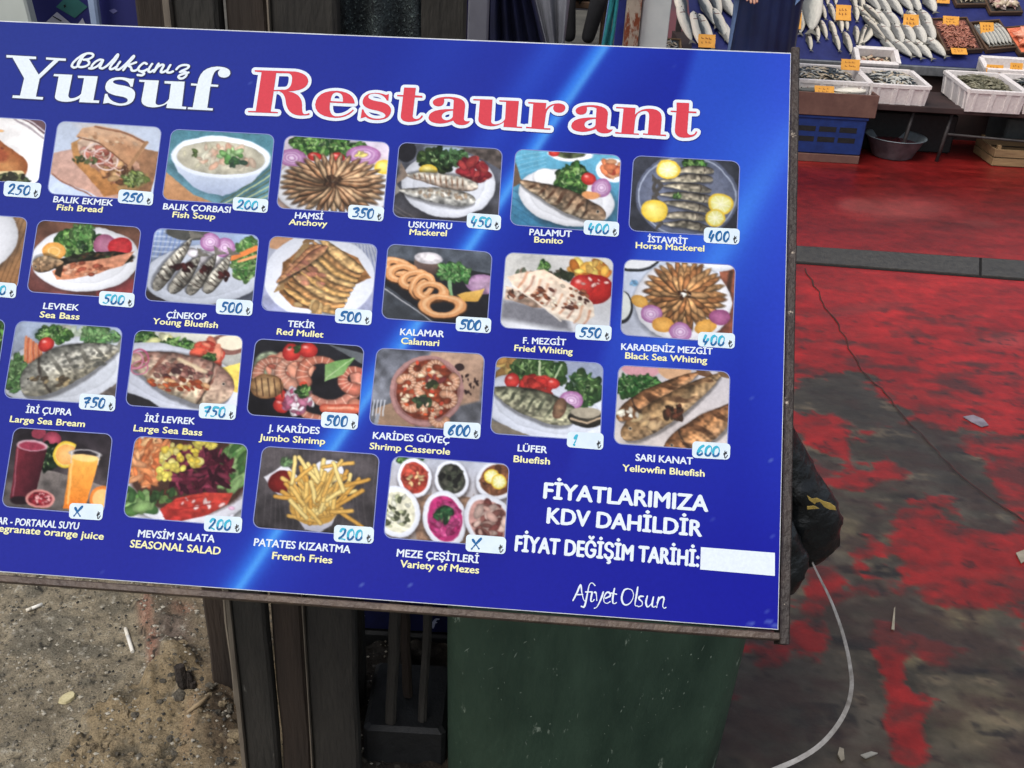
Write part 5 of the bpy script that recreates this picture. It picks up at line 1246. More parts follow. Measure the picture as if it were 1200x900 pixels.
# dark speckled cloth bundle hung over the timbers
M_cloth = mat('speckled_dark_cloth', (58, 68, 70), (20, 24, 28), rough=.95, scale=60, bump=1.0, bscale=260, spots=(120, 134, 130), spot_scale=260, spot_t=.58)
c = AY(428, 18, 1.40); m_ = MB(); N = 40; K = 26; vs = []
for i in range(N+1):
    for k in range(K+1):
        a = i/N; b_ = k/K; x = c[0]+(a-.5)*.125*(1.0+.25*(1-b_)); arch = .03*math.exp(-((a-.62)/.16)**2)
        y = 1.44-.03*math.sin(a*math.pi)-.012*math.sin(a*19+b_*3)-.02*math.sin(b_*3)-arch*(1-b_)
        z = 1.16+b_*.40; vs.append((x, y+.006*mnoise.noise(Vector((x*40, z*25, 1))), z))
m_.add(vs, [(i*(K+1)+k, (i+1)*(K+1)+k, (i+1)*(K+1)+k+1, i*(K+1)+k+1) for i in range(N) for k in range(K)], sm=True)
o = m_.build('cloth_bundle', M_cloth); sf = o.modifiers.new('thickness', 'SOLIDIFY'); sf.thickness = .02
tag(o, 'dark speckled cloth bundle hanging on the timbers above the menu board', 'cloth')

# --- blue crate wall with lettering, deep in the gap under the board
M_navy = mat('dark_navy_plastic', (22, 28, 76), (16, 20, 58), rough=.6, scale=30)
M_blackp = mat('black_plastic', (20, 21, 22), (32, 33, 34), rough=.6, scale=40, bump=.2)
a = AY(424, 706, 1.70); b_ = AY(524, 742, 1.70)
cs = empty('blue_crate', ((a[0]+b_[0])/2, 1.85, 0), 'dark blue printed crate deep in the gap left of the bin', 'crate')
w_ = (b_[0]-a[0])/2+.02
m_ = MB(); m_.box(-w_, w_, -.15, .15, b_[2]-.004, a[2]+.06, bev=.006); m_.build('crate_body', M_navy, cs)
m_ = MB(); m_.box(-w_, w_, -.155, .14, .0, b_[2]-.006, bev=.006); m_.build('dark_gap_box', M_blackp, cs)  # black box added as backing to keep the gap dark
M_lt = mat('faded_white_print', (190, 196, 220), (150, 158, 190), rough=.7)
def flat_text(name, s, x, z, y, h, m, parent, shear=.25, bold=.05):
    V, Fc = text_data(s, 0); sc = h/CAPH; allV = []; allF = []
    for k, ox in enumerate((-bold*h, bold*h)):
        b0 = len(allV); allV += [(x+(p[0]+shear*p[1])*sc+ox, y-.0002*k, z+p[1]*sc) for p in V]; allF += [tuple(b0+i for i in f) for f in Fc]
    return mesh_obj_raw(name, allV, allF, m, parent)
def mesh_obj_raw(name, V, Fc, m, parent):
    me = bpy.data.meshes.new(name); me.from_pydata([tuple(map(float, v)) for v in V], [], Fc); me.materials.append(m); o = bpy.data.objects.new(name, me); COL.objects.link(o); o.parent = parent; return o
p = AY(413, 725, 1.70); flat_text('lettering', 'tc', p[0]-cs.location.x, p[2], -.153, .022, M_lt, cs)
p = AY(504, 735, 1.70); flat_text('lettering', 'f', p[0]-cs.location.x, p[2], -.153, .028, M_lt, cs)
a = AY(431, 845, 1.5); o = MB(); o.box(-.009, .009, -.002, .002, -.035, .035); o = o.build('torn_strip', mat('pale_strip', (92, 96, 128), (60, 62, 84), rough=.8, scale=60)); o.location = (a[0], 1.668, a[2]-.02); tag(o, 'torn pale blue strip stuck in the dark gap', 'scrap'); o.rotation_euler = (0, .1, 0)

bb = AY(424, 742, 1.42)
m_ = MB(); m_.box(-.078, .078, -.05, .13, -.01, AY(424, 772, 1.57)[2], bev=.008); o = m_.build('gap_filler_box', M_blackp); o.location = (-.165, 1.44, 0); tag(o, 'black box added to darken the gap between the planks and the bin', 'crate')  # added black box, fills the gap so it reads dark
for k, (x, y, zt_, w2, ln, lab) in enumerate(((-.196, 1.40, .34, .010, .02, 'thin dark stake just right of the wide dark plank'), (-.163, 1.46, .40, .009, -.012, 'thin brown stake leaning in the dark gap'), (-.136, 1.39, .33, .008, .01, 'thin dark stake against the left side of the green bin'))):
    plank(x-w2, x+w2, y, y+.02, zt_+.25, [M_wdark, M_wbrown, M_wdark][k], lab, dx=ln*(2.5 if k == 1 else 1), lean=.05*k)
# ================================================================ green wheelie bin
M_bin = mat('green_bin_plastic', (66, 88, 72), (44, 64, 52), rough=.55, scale=7, bump=.3, bscale=60, spec=.35, spots=(138, 152, 136), spot_scale=26, spot_t=.635, stretch=(1.4, 1, .5))
M_scuff = mat('scuff', (150, 164, 148), (104, 120, 106), rough=.8)
bx0, bx1, byf = -.0925, .4365, 1.335
bin_ = empty('wheelie_bin', ((bx0+bx1)/2, byf+.20, 0), 'large scuffed dark green wheelie bin behind the menu board', 'bin')
bw, bd = (bx1-bx0)/2, .20
m_ = MB(); rings = []
def rr_ring(hw, hd, r, z, n=6):
    out = []
    for cx, cy, a0 in ((hw-r, -hd+r, -90), (hw-r, hd-r, 0), (-hw+r, hd-r, 90), (-hw+r, -hd+r, 180)):
        for k in range(n+1):
            q = math.radians(a0+90*k/n); out.append((cx+r*math.cos(q), cy+r*math.sin(q), z))
    return out
levels = [(.0, .93), (.01, .955), (.35, .985), (.45, .99), (.56, .995), (.575, .995), (.576, 1.005), (.61, 1.005)]
vs = []; n_ = 28
for z, f in levels: vs += rr_ring(bw*f, bd*(f*.98), .045, z)
fs = [(i*n_+k, i*n_+(k+1) % n_, i*n_+n_+(k+1) % n_, i*n_+n_+k) for i in range(len(levels)-1) for k in range(n_)]+[tuple(range(n_-1, -1, -1))]
m_.add(vs, fs, sm=True); m_.build('body', M_bin, bin_)
m_ = MB(); vs = rr_ring(bw*1.01, bd*1.03, .05, .612)+rr_ring(bw*1.01, bd*1.03, .05, .628)+rr_ring(bw*.9, bd*.9, .05, .65)
m_.add(vs, [(i*n_+k, i*n_+(k+1) % n_, i*n_+n_+(k+1) % n_, i*n_+n_+k) for i in range(2) for k in range(n_)]+[tuple(range(n_-1, -1, -1)), tuple(2*n_+k for k in range(n_))]); m_.build('lid', M_bin, bin_)
for sx in (-1, 1):
    m_ = MB(); vs = []
    for x_ in (-.025, .025):
        for k in range(20): vs.append((sx*(bw*.8)+x_, bd-.02+.1*math.cos(k*math.pi/10), .1+.1*math.sin(k*math.pi/10)))
    m_.add(vs, [(k, (k+1) % 20, 20+(k+1) % 20, 20+k) for k in range(20)]+[tuple(range(19, -1, -1)), tuple(range(20, 40))]); m_.build('wheel', M_blackp, bin_)
m_ = MB()
for k in range(110):        # scratches and pale chips on the front
    x = rr.uniform(-bw*.85, bw*.9); z = rr.uniform(.02, .5); f = (.965+(z-.06)*.085); y = -bd*f*.98-.0012
    a_ = rr.gauss(1.35, .5); L = rr.choice([.001, .0015, .002, .003, .007])*rr.uniform(.6, 1.2); w2 = rr.uniform(.0004, .0012)
    ca, sa = math.cos(a_)*L, math.sin(a_)*L
    if abs(x) < bw*.9 and z > .065: m_.add([(x-ca, y-.0004, z-sa), (x+w2, y-.0004, z-w2), (x+ca, y-.0006, z+sa), (x-w2, y-.0004, z+w2)], [(0, 1, 2, 3)])
m_.build('scratches', M_scuff, bin_)['kind'] = 'stuff'

# --- black rubbish bag bulging beside the bin
M_bag = mat('black_bag_plastic', (24, 28, 30), (14, 16, 18), rough=.32, scale=16, bump=.9, bscale=26, spec=.5, spots=(84, 88, 90), spot_scale=60, spot_t=.74)
p0 = AY(950, 600, 1.56)
bag = empty('rubbish_bag', (p0[0], 1.6, 0), 'crumpled black rubbish bag with a torn yellow sticker, hanging beside the green bin', 'rubbish bag')
def loc(x, y, Yd): q = AY(x, y, Yd); return (q[0]-bag.location.x, q[1]-bag.location.y, q[2])
def skinlump(name, chain, m, parent, seed):
    """closed lumpy tube through centres with radii, crumpled by noise"""
    m_ = MB(); pts = [np.array(c_[:3]) for c_ in chain]; rad = [c_[3] for c_ in chain]
    P2 = smooth(pts, 6); R2 = []
    for i in range(len(rad)-1):
        for k in range(6): R2.append(rad[i]*(1-k/6)+rad[i+1]*k/6)
    R2.append(rad[-1]); n = 22
    m_.tube(P2, R2, n)
    for i, v in enumerate(m_.v):
        q = Vector(v)*22+Vector((seed, 0, 0)); d_ = mnoise.noise(q)*.010+abs(mnoise.noise(q*2.3))*.008
        c_ = P2[min(i//n, len(P2)-1)]; dv = np.array(v)-c_; L = np.linalg.norm(dv)+1e-6; m_.v[i] = tuple(np.array(v)+dv/L*d_)
    return m_.build(name, m, parent)
skinlump('bag_body', [loc(905, 470, 1.55)+(.012,), loc(915, 505, 1.55)+(.022,), loc(925, 545, 1.55)+(.036,), loc(937, 580, 1.55)+(.050,), loc(946, 612, 1.55)+(.056,), loc(948, 638, 1.55)+(.044,), loc(947, 655, 1.55)+(.020,), loc(947, 660, 1.55)+(.004,)], M_bag, bag, 3)
skinlump('lower_bulge', [loc(912, 610, 1.47)+(.014,), loc(918, 635, 1.47)+(.030,), loc(924, 662, 1.47)+(.036,), loc(924, 683, 1.47)+(.024,), loc(922, 695, 1.47)+(.004,)], M_bag, bag, 9)
def dab(name, pts, Yd, m, parent, off):
    V = [np.array(AY(x, y, Yd))-np.array((bag.location.x, bag.location.y, 0))+np.array((0, -off, 0)) for x, y in pts]
    c_ = sum(V)/len(V); m_ = MB(); V2 = [v_+np.array((0, .002, 0)) for v_ in V]; n = len(V)
    m_.add([*V, *V2], [tuple(range(n)), tuple(range(2*n-1, n-1, -1))]+[(i, n+i, n+(i+1) % n, (i+1) % n) for i in range(n)]); return m_.build(name, m, parent)
M_yel = mat('torn_yellow_sticker', (190, 162, 84), (158, 134, 66), rough=.6, scale=90)
M_hi = M_yel
dab('torn_sticker', [(946, 581), (952, 585), (958, 584), (966, 588), (973, 590), (979, 594), (980, 598), (972, 597), (966, 594), (961, 588), (956, 589), (955, 591), (948, 586)], 1.475, M_yel, bag, .0)
dab('torn_sticker', [(946, 594), (954, 593), (960, 596), (946, 597)], 1.475, M_yel, bag, .0)

# --- white plastic packing strap curling from the bag to the floor
sp = [(952, 659, 1.50), (960, 676, 1.49), (972, 700, 1.48), (983, 728, 1.47), (991, 755, 1.465), (996, 780, 1.46), (998, 803, 1.455), (993, 828, 1.45), (980, 852, 1.44), (960, 874, 1.43), (935, 890, 1.42), (905, 903, 1.41)]
P_ = []; 
for x, y, Yd in sp:
    q = AY(x, y, Yd)
    if q[2] < .006: q = G(x, y, .006)
    P_.append(q)
P_ = smooth(P_, 5); vs = []
for i, p in enumerate(P_):
    t = i/(len(P_)-1); d_ = P_[min(i+1, len(P_)-1)]-P_[max(i-1, 0)]; d_ /= np.linalg.norm(d_); v_ = p-CAM; v_ /= np.linalg.norm(v_)
    side = np.cross(d_, v_); side /= np.linalg.norm(side); dep = np.cross(side, d_)
    ang = 1.25*(1-min(1, t*1.35)); sd_ = side*math.cos(ang)+dep*math.sin(ang); nrm = np.cross(sd_, d_)*.0006
    for s1, s2 in ((-1, -1), (1, -1), (1, 1), (-1, 1)): vs.append(p+sd_*(.0030+.0018*t)*s1+nrm*s2)
m_ = MB(); N = len(P_)-1
m_.add(vs, [(i*4+k, i*4+(k+1) % 4, i*4+4+(k+1) % 4, i*4+4+k) for i in range(N) for k in range(4)]+[(3, 2, 1, 0), tuple(N*4+k for k in range(4))], sm=False)
o = m_.build('packing_strap', mat('white_strap', (176, 174, 172), (120, 116, 112), rough=.4, scale=40)); tag(o, 'white plastic packing strap curling from the black bag onto the floor', 'strap')
# matchstick and bits on the worn floor
def chip(pts, z, m, name, label, cat, th=.003):
    V = [G(x, y, z) for x, y in pts]; c_ = sum(V)/len(V); m_ = MB(); n = len(V); vs = [v_-c_ for v_ in V]
    m_.add([*[v_+np.array((0, 0, -z+.0035)) for v_ in vs], *[v_+np.array((0, 0, -z+.0035+th)) for v_ in vs]], [tuple(range(n)), tuple(range(2*n-1, n-1, -1))]+[(i, n+i, n+(i+1) % n, (i+1) % n) for i in range(n)])
    o = m_.build(name, m); o.location = (c_[0], c_[1], z); return tag(o, label, cat)
M_pale = mat('pale_scrap', (160, 152, 136), (120, 112, 98), rough=.8)
chip([(1044, 739), (1047, 715), (1048.5, 713), (1047.5, 740)], 0, M_pale, 'match_stick', 'thin pale matchstick on the worn red floor', 'matchstick')
chip([(1128, 490), (1140, 488), (1152, 493), (1158, 500), (1150, 502), (1138, 496)], 0, mat('crushed_foil', (150, 140, 150), (100, 92, 100), rough=.4), 'crushed_wrapper', 'crushed greyish wrapper in the worn patch by the crack', 'litter')
chip([(983, 878), (988, 880), (989, 892), (985, 894), (981, 886)], 0, M_pale, 'shell_fragment', 'small pale shell fragment right of the packing strap end', 'litter')
chip([(1008, 887), (1020, 883), (1028, 885), (1014, 891)], 0, mat('grey_scrap', (150, 148, 140)), 'paper_scrap', 'thin grey scrap of paper at the bottom of the floor', 'litter')
chip([(1190, 650), (1200, 646), (1206, 656), (1196, 662)], 0, M_pale, 'paper_scrap', 'pale scrap of paper at the right edge of the floor', 'litter')
# ================================================================ fish stall at the back
def TPz(Y): return .47+(Y-6.75)*.55
def TP(x, y, up=0.0):           # photograph -> sloping display cloth
    d = ray(x, y); k = .47-6.75*.55-CAM[2]+up; t = k/(d[2]-.55*d[1]); return CAM+d*t
M_tarp = mat('blue_tarpaulin', (40, 48, 112), (28, 34, 86), rough=.55, scale=6, bump=.4, bscale=30)
M_steel = mat('stainless_edge', (150, 152, 154), (110, 112, 116), rough=.35, scale=20, metal=.6)
M_skirt = mat('brown_skirt', (62, 44, 42), (40, 30, 30), rough=.8, scale=8)
M_poly = mat('white_polystyrene', (232, 226, 222), (212, 204, 202), rough=.85, scale=60, bump=.3, bscale=220)
M_card = mat('brown_board_box', (112, 82, 72), (92, 64, 58), rough=.85, scale=14)
M_wood = mat('pale_crate_wood', (150, 124, 88), (108, 84, 60), rough=.8, scale=16, stretch=(.2, 1, 1), bump=.3)
M_woodd = mat('wet_crate_wood', (96, 72, 52), (62, 46, 36), rough=.7, scale=16, stretch=(.2, 1, 1), bump=.3)
M_bluec = mat('blue_crate_plastic', (24, 52, 116), (18, 40, 92), rough=.5, scale=20)
M_leg = mat('grey_steel_leg', (70, 66, 66), (46, 42, 42), rough=.5, scale=30)
st = empty('display_table', (2.6, 6.75, 0), 'sloping fish display table covered with blue tarpaulin at the back', 'market table')
def stl(p): return np.array(p)-np.array((2.6, 6.75, 0))
x0, x1 = 1.02, 5.2
m_ = MB(); N, K = 60, 24; vs = []
for i in range(N+1):
    for k in range(K+1):
        x = x0+(x1-x0)*i/N; Y = 6.75+1.3*k/K; vs.append(stl((x, Y, TPz(Y)-.006+.008*mnoise.noise(Vector((x*4, Y*5, 0))))))
b0 = len(vs)
m_.add(vs, [(i*(K+1)+k, (i+1)*(K+1)+k, (i+1)*(K+1)+k+1, i*(K+1)+k+1) for i in range(N) for k in range(K)], sm=True)
m_.build('tarpaulin', M_tarp, st)
m_ = MB(); m_.box(x0-2.6, x1-2.6, -.02, .012, .405, .462, bev=.004); m_.build('front_edge', M_steel, st)
m_ = MB(); m_.box(x0-2.58, x1-2.62, .03, .07, .0, .40); m_.build('skirt', M_skirt, st)
m_ = MB(); m_.box(x0-2.58, x1-2.6, .07, 1.25, .30, .40); m_.build('table_frame', M_skirt, st)
for x in (x0-2.56, 0, x1-2.66):
    m_ = MB(); m_.box(x, x+.04, 1.2, 1.24, 0, TPz(7.95)-.03); m_.build('leg', M_leg, st)
# price cards
M_card_y = mat('orange_price_card', (232, 166, 66), (214, 146, 52), rough=.6, scale=20)
M_scr = mat('card_ink', (150, 84, 34), (120, 66, 28), rough=.7)
def card(p, w, h, label, tilt=50, rz=0, yellow=False):
    w, h = w*.86, h*.88
    c = empty('price_card', tuple(p), label, 'price card', 'orange handwritten price cards on the stall', rz=rz)
    a = math.radians(tilt); ca, sa = math.cos(a), math.sin(a)
    def L(x, z, o): return (x, z*ca-o*sa, z*sa+o*ca*0-o*0) if False else (x, z*ca-o*sa, z*sa-(-o)*ca*0+o*ca)
    m_ = MB(); n = 10; out = []
    for i in range(n*4):
        s_ = i//n; t = (i % n)/n; e_ = rr.uniform(-.02, .02)
        q = [(-.5+t, 0), (.5, t), (.5-t, 1), (-.5, 1-t)][s_]; out.append(((q[0]+e_)*w, (q[1]+e_*.5)*h))
    vs = [L(x, z, 0) for x, z in out]+[L(x, z, .003) for x, z in out]; N = len(out)
    m_.add(vs, [tuple(range(N)), tuple(range(2*N-1, N-1, -1))]+[(i, N+i, N+(i+1) % N, (i+1) % N) for i in range(N)]); m_.build('card', M_card_y, c)
    m_ = MB()
    for r_ in range(2):
        for k in range(3):
            x = (-.30+k*.21+rr.uniform(-.03, .03))*w; z = (.62-r_*.30+rr.uniform(-.04, .04))*h; ww = rr.uniform(.08, .17)*w; hh = .045*h
            m_.add([L(x, z, -.0012+.004), L(x+ww, z+rr.uniform(-.05, .05)*h, -.0012+.004), L(x+ww, z+hh, .0042), L(x, z+hh, .0042)], [(0, 1, 2, 3)])
            m_.add([L(x, z, .0044), L(x+hh, z, .0044), L(x+hh*1.2, z+.14*h, .0044), L(x, z+.14*h, .0044)], [(0, 1, 2, 3)])
    m_.build('handwriting', M_scr, c)
    return c
# fish
def fish_mat(name, back, side, belly, rough=.35):
    m = bpy.data.materials.new(name); n, l, P = nodes(m)
    tc = n.new('ShaderNodeTexCoord'); sp = n.new('ShaderNodeSeparateXYZ'); l.new(tc.outputs['Generated'], sp.inputs[0])
    no = n.new('ShaderNodeTexNoise'); no.inputs['Scale'].default_value = 9; no.inputs['Detail'].default_value = 5; l.new(tc.outputs['Generated'], no.inputs['Vector'])
    ad = n.new('ShaderNodeMath'); ad.operation = 'MULTIPLY_ADD'; ad.inputs[1].default_value = .35; l.new(no.outputs[0], ad.inputs[0])
    l.new(sp.outputs[1], ad.inputs[2])
    cr = n.new('ShaderNodeValToRGB'); e = cr.color_ramp.elements
    e[0].position = .38; e[0].color = tuple(lin(belly))+(1,); e[1].position = 1.0; e[1].color = tuple(lin(back))+(1,)
    k = e.new(.72); k.color = tuple(lin(side))+(1,); k = e.new(.88); k.color = tuple(lin(np.array(back)*.8+np.array(side)*.2))+(1,)
    l.new(ad.outputs[0], cr.inputs[0]); l.new(cr.outputs[0], P.inputs['Base Color'])
    P.inputs['Roughness'].default_value = rough; P.inputs['Specular IOR Level'].default_value = .5
    nb = n.new('ShaderNodeTexVoronoi'); nb.inputs['Scale'].default_value = 60; l.new(tc.outputs['Generated'], nb.inputs['Vector'])
    bp = n.new('ShaderNodeBump'); bp.inputs['Strength'].default_value = .25; bp.inputs['Distance'].default_value = .003; l.new(nb.outputs[0], bp.inputs['Height']); l.new(bp.outputs[0], P.inputs['Normal'])
    return m
FM = {'bream': fish_mat('bream_skin', (92, 92, 90), (196, 192, 182), (232, 226, 212)), 'blue': fish_mat('bonito_skin', (44, 52, 60), (190, 188, 178), (244, 232, 214)),
      'sard': fish_mat('small_silver_skin', (56, 56, 54), (190, 182, 168), (236, 226, 206)), 'bass': fish_mat('bass_skin', (96, 98, 96), (176, 174, 164), (226, 220, 206))}
M_eye = mat('fish_eye', (20, 18, 18), (30, 26, 24), rough=.2); M_gill = mat('fish_gill', (120, 50, 44), (90, 40, 36), rough=.4)
M_fin = mat('fish_fin', (120, 116, 106), (90, 88, 82), rough=.5)
def make_fish(kind, L, H, Tk):
    """lying on its side: head at +x, back at +y; returns Empty with parts"""
    e_ = empty('fish', (0, 0, 0)); m_ = MB(); N, n = 14, 12; vs = []
    for i in range(N+1):
        t = i/N; x = -L*.42+L*.92*t
        p = (t**.62)*((1-t)**.45)/.48; p = max(p, 0); 
        h = H/2*max(p*1.02, .14*(1-t)) if i not in (N,) else H*.02
        th = Tk/2*max(p, .10*(1-t)) if i != N else Tk*.05
        for k in range(n):
            a = 2*math.pi*k/n; vs.append((x, h*math.cos(a)*(1.0 if math.cos(a) > 0 else 1.05), Tk*.45+th*math.sin(a)))
    m_.add(vs, [(i*n+k, i*n+(k+1) % n, i*n+n+(k+1) % n, i*n+n+k) for i in range(N) for k in range(n)]+[tuple(range(n-1, -1, -1)), tuple(N*n+k for k in range(n))], sm=True)
    for i in range(len(m_.f)): m_.f[i] = tuple(reversed(m_.f[i]))
    b_ = m_.build('body', FM[kind], e_)
    m_ = MB(); z = Tk*.45; xs_ = -L*.42
    def fin(pts, th=.002): 
        n2 = len(pts); m_.add([(x, y, z-th/2) for x, y in pts]+[(x, y, z+th/2) for x, y in pts], [tuple(range(n2-1, -1, -1)), tuple(range(n2, 2*n2))]+[(i, (i+1) % n2, n2+(i+1) % n2, n2+i) for i in range(n2)])
    fin([(xs_+.02*L, H*.07), (xs_-.10*L, H*.34), (xs_-.06*L, 0), (xs_-.10*L, -H*.34), (xs_+.02*L, -H*.07)]); m_.build('tail', M_fin, e_)
    m_ = MB(); fin([(-L*.1, H*.40), (L*.02, H*.60), (L*.2, H*.46), (L*.05, H*.40)]); fin([(-L*.15, -H*.36), (-L*.05, -H*.56), (L*.05, -H*.44)]); m_.build('fins', M_fin, e_)
    m_ = MB(); m_.ellipsoid((L*.40, H*.08, Tk*.80), (H*.075, H*.075, Tk*.12), 8, 5); m_.build('eye', M_eye, e_)
    m_ = MB(); m_.ellipsoid((L*.245, 0, Tk*.90), (L*.012, H*.26, Tk*.06), 8, 5); m_.build('gill_slit', M_gill, e_)
    return e_
protos = {}
def place_fish(kind, px, py, L, H, ang, label, group, Tk=None, up=.0, at=None, slope=True, flip=False):
    """ang: direction of the head in the display plane, degrees from +X"""
    Tk = Tk or H*.45
    key = (kind, round(L/.02), round(H/.02))
    if key not in protos: protos[key] = o = make_fish(kind, L, H, Tk)
    else: o = copy_tree(protos[key])
    p = TP(px, py, up) if at is None else np.array(at)
    S1 = Matrix.Rotation(math.atan(.55), 4, 'X') if slope else Matrix.Identity(4)
    R_ = Matrix.Rotation(math.radians(ang), 4, 'Z')@Matrix.Rotation(rr.uniform(-.12, .12), 4, 'X')
    if flip: R_ = R_@Matrix.Scale(-1, 4, (0, 1, 0))
    o.matrix_world = Matrix.Translation(Vector(p))@S1@R_
    tag(o, label, 'fish', group); return o
G1 = 'fish laid out on the blue tarpaulin'
cnt = 0
ORD = ['leftmost', 'second from the left', 'third from the left', 'fourth from the left', 'fifth from the left', 'rightmost']
def ordn(i, n): return 'rightmost' if i == n-1 else ORD[i]
def row(kind, pts, L, H, ang, lab, **kw):
    pts = sorted(pts)
    for i, (x, y) in enumerate(pts):
        place_fish(kind, x, y, L*1.10*rr.uniform(.86, 1.08), H*rr.uniform(.86, .98), ang+rr.uniform(-5, 5), lab+(', '+ordn(i, len(pts)) if len(pts) > 1 else ''), G1, **kw)
# left: long blue-backed pairs
row('blue', [(803, 30), (817, 38), (798, 8)], .36, .085, 100, 'dark-backed fish near the white pillar', flip=True)
row('blue', [(829, 14), (827, 40), (843, 30), (838, 2)], .34, .085, 102, 'dark-backed fish nearer the apron', up=.01)
row('bream', [(851, 8), (850, 42)], .26, .09, 105, 'pale fish touching the apron')
row('bass', [(950, 12)], .52, .15, 78, 'largest grey fish, curved on the tarpaulin right of the apron', up=.01)
row('bass', [(938, 26)], .26, .07, 80, 'pale fish tail poking from under the large grey fish')
row('sard', [(957, 40), (965, 36), (976, 36)], .17, .045, 93, 'slim fish in the lower row left of the square card')
row('sard', [(964, 14), (975, 16), (985, 30), (991, 28)], .17, .045, 93, 'slim fish in the upper row around the square card', up=.006)
row('sard', [(980, 50), (993, 52)], .19, .055, 92, 'slim fish hanging below the square card', up=.004)
row('sard', [(1003, 42), (1003, 16), (1012, 18)], .18, .05, 90, 'slim fish right of the square card')
for i, (x, y, a) in enumerate(((1011, 44, 70), (1018, 40, 64), (1024, 34, 118), (1018, 22, 122), (1030, 44, 124), (1026, 20, 120))):
    place_fish('sard', x, y, .27, .055, a, 'slim silver fish in the crossed heap, '+['bottom left one', 'low middle one', 'centre one', 'upper left one', 'bottom right one', 'upper right one'][i], G1, up=.01*(i % 3))
row('bream', [(1022, 4), (1034, 8), (1047, 8), (1058, 3)], .24, .09, 112, 'bream in the back row')
row('bream', [(1033, 26), (1045, 26), (1038, 42)], .21, .085, 112, 'bream left of the octagonal card', up=.008)
row('bream', [(1084, 26), (1089, 6)], .2, .085, 100, 'bream right of the octagonal card', up=.01)
row('bream', [(1052, 42), (1064, 42), (1077, 42), (1088, 38)], .2, .085, 100, 'bream in the second row from the front', up=.014)
row('bream', [(1056, 59), (1068, 60), (1081, 60), (1096, 58)], .21, .08, 122, 'bream in the front row by the steel edge')
row('sard', [(948, 50), (954, 24)], .16, .045, 96, 'slim fish beside the large grey fish')
row('sard', [(1000, 2), (1009, 3), (968, -4), (978, -3)], .2, .05, 92, 'slim fish in the topmost row above the square card')
row('bream', [(1072, 6), (1070, 26)], .19, .08, 105, 'bream half behind the octagonal card', up=.004)
row('bream', [(1046, 52), (1042, 58)], .18, .07, 118, 'small bream at the left end of the front rows')
# trays on the tarpaulin
def tray(name, x, y, w, d, h, m, label, cat, rz=0, wall=.012, slope=True, at=None, flare=0, lip=None, slats=False):
    p = TP(x, y) if at is None else np.array(at)
    e_ = empty(name, (0, 0, 0), label, cat)
    m_ = MB(); m_.box(-w/2, w/2, -d/2, d/2, 0, wall); m_.build('base', m, e_)
    for (a0, a1, b0_, b1_) in ((-w/2, w/2, -d/2-wall, -d/2), (-w/2, w/2, d/2, d/2+wall)):
        m_ = MB(); m_.box(a0-wall, a1+wall, b0_, b1_, 0, h, bev=.003)
        m_.build('side_panel', m, e_)
    for s_ in (-1, 1):
        m_ = MB(); m_.box(s_*(w/2+wall/2)-wall/2, s_*(w/2+wall/2)+wall/2, -d/2+.0005, d/2-.0005, .0005, h-.001, bev=.003); m_.build('end_panel', m, e_)
    e_.matrix_world = Matrix.Translation(Vector(p))@(Matrix.Rotation(math.atan(.55), 4, 'X') if slope else Matrix.Identity(4))@Matrix.Rotation(rz, 4, 'Z')
    return e_
def heap(name, w, d, h, base, n, size, mats, label, cat, M_, elong=3.0, arc=.5, seed=0, flat=.5, radius=None):
    """countless small bodies lying across one another in a container: one 'stuff' mesh"""
    r_ = random.Random(seed); m_ = MB()
    m_.add([(-w/2, -d/2, base), (w/2, -d/2, base+h*.35), (w/2, d/2, base+h*.35), (-w/2, d/2, base+h*.35)], [(0, 1, 2, 3)], len(mats)-1)
    for k in range(n):
        if radius: q = math.sqrt(r_.random())*radius; t = r_.random()*6.28; x, y = q*math.cos(t), q*math.sin(t)
        else: x = r_.uniform(-w/2+size, w/2-size); y = r_.uniform(-d/2+size, d/2-size)
        z = base+(.3+.7*r_.random())*h*(1-.4*abs(2*x/w)**2)*(1-.4*abs(2*y/d)**2)
        a = r_.random()*6.28; L = size*r_.uniform(.8, 1.3); cv = r_.uniform(-arc, arc)
        pts = []; rad = []
        for i in range(5):
            t = (i/4-.5)*2; ang = a+cv*t; pts.append((x+math.cos(ang)*L*t, y+math.sin(ang)*L*t, z+.15*size*(1-t*t)+r_.uniform(-.1, .1)*size*.3)); rad.append(L/elong*(1-.85*abs(t)**1.6)*(.55 if t < 0 else 1))
        m_.tube(pts, [max(q_, .0007) for q_ in rad], 6, r_.randrange(len(mats)-1), flat=flat)
    o = m_.build(name, mats); o.matrix_world = M_; return tag(o, label, cat, kind='stuff')
M_sv1 = mat('anchovy_silver', (206, 204, 196), (160, 160, 154), rough=.3); M_sv2 = mat('anchovy_back', (54, 66, 74), (32, 40, 46), rough=.35); M_sv3 = mat('anchovy_warm', (214, 196, 168), (150, 136, 116), rough=.35); M_under = mat('dark_between', (60, 56, 54), (40, 38, 36), rough=.6)
M_sh1 = mat('shrimp_brown', (166, 104, 84), (126, 74, 60), rough=.45); M_sh2 = mat('shrimp_pink', (190, 130, 108), (150, 96, 80), rough=.45); M_sg1 = mat('shrimp_olive', (126, 122, 98), (92, 90, 72), rough=.4); M_sg2 = mat('shrimp_pale', (160, 154, 130), (120, 116, 96), rough=.4)
M_sal = mat('salmon_flesh', (226, 128, 92), (206, 104, 72), rough=.45, scale=12, stretch=(1, 4, 1))
t1 = tray('wooden_tray', 1119, 44, .23, .30, .035, M_woodd, 'brown wooden tray of small red shrimps on the tarpaulin', 'tray', rz=.14)
heap('small_shrimps', .22, .29, .03, .014, 420, .020, [M_sh1, M_sh1, M_sh2, mat('shrimp_dark', (84, 46, 40), (60, 34, 30))], 'heap of small reddish-brown shrimps in the wooden tray', 'shrimps', t1.matrix_world.copy(), seed=4, arc=1.2)
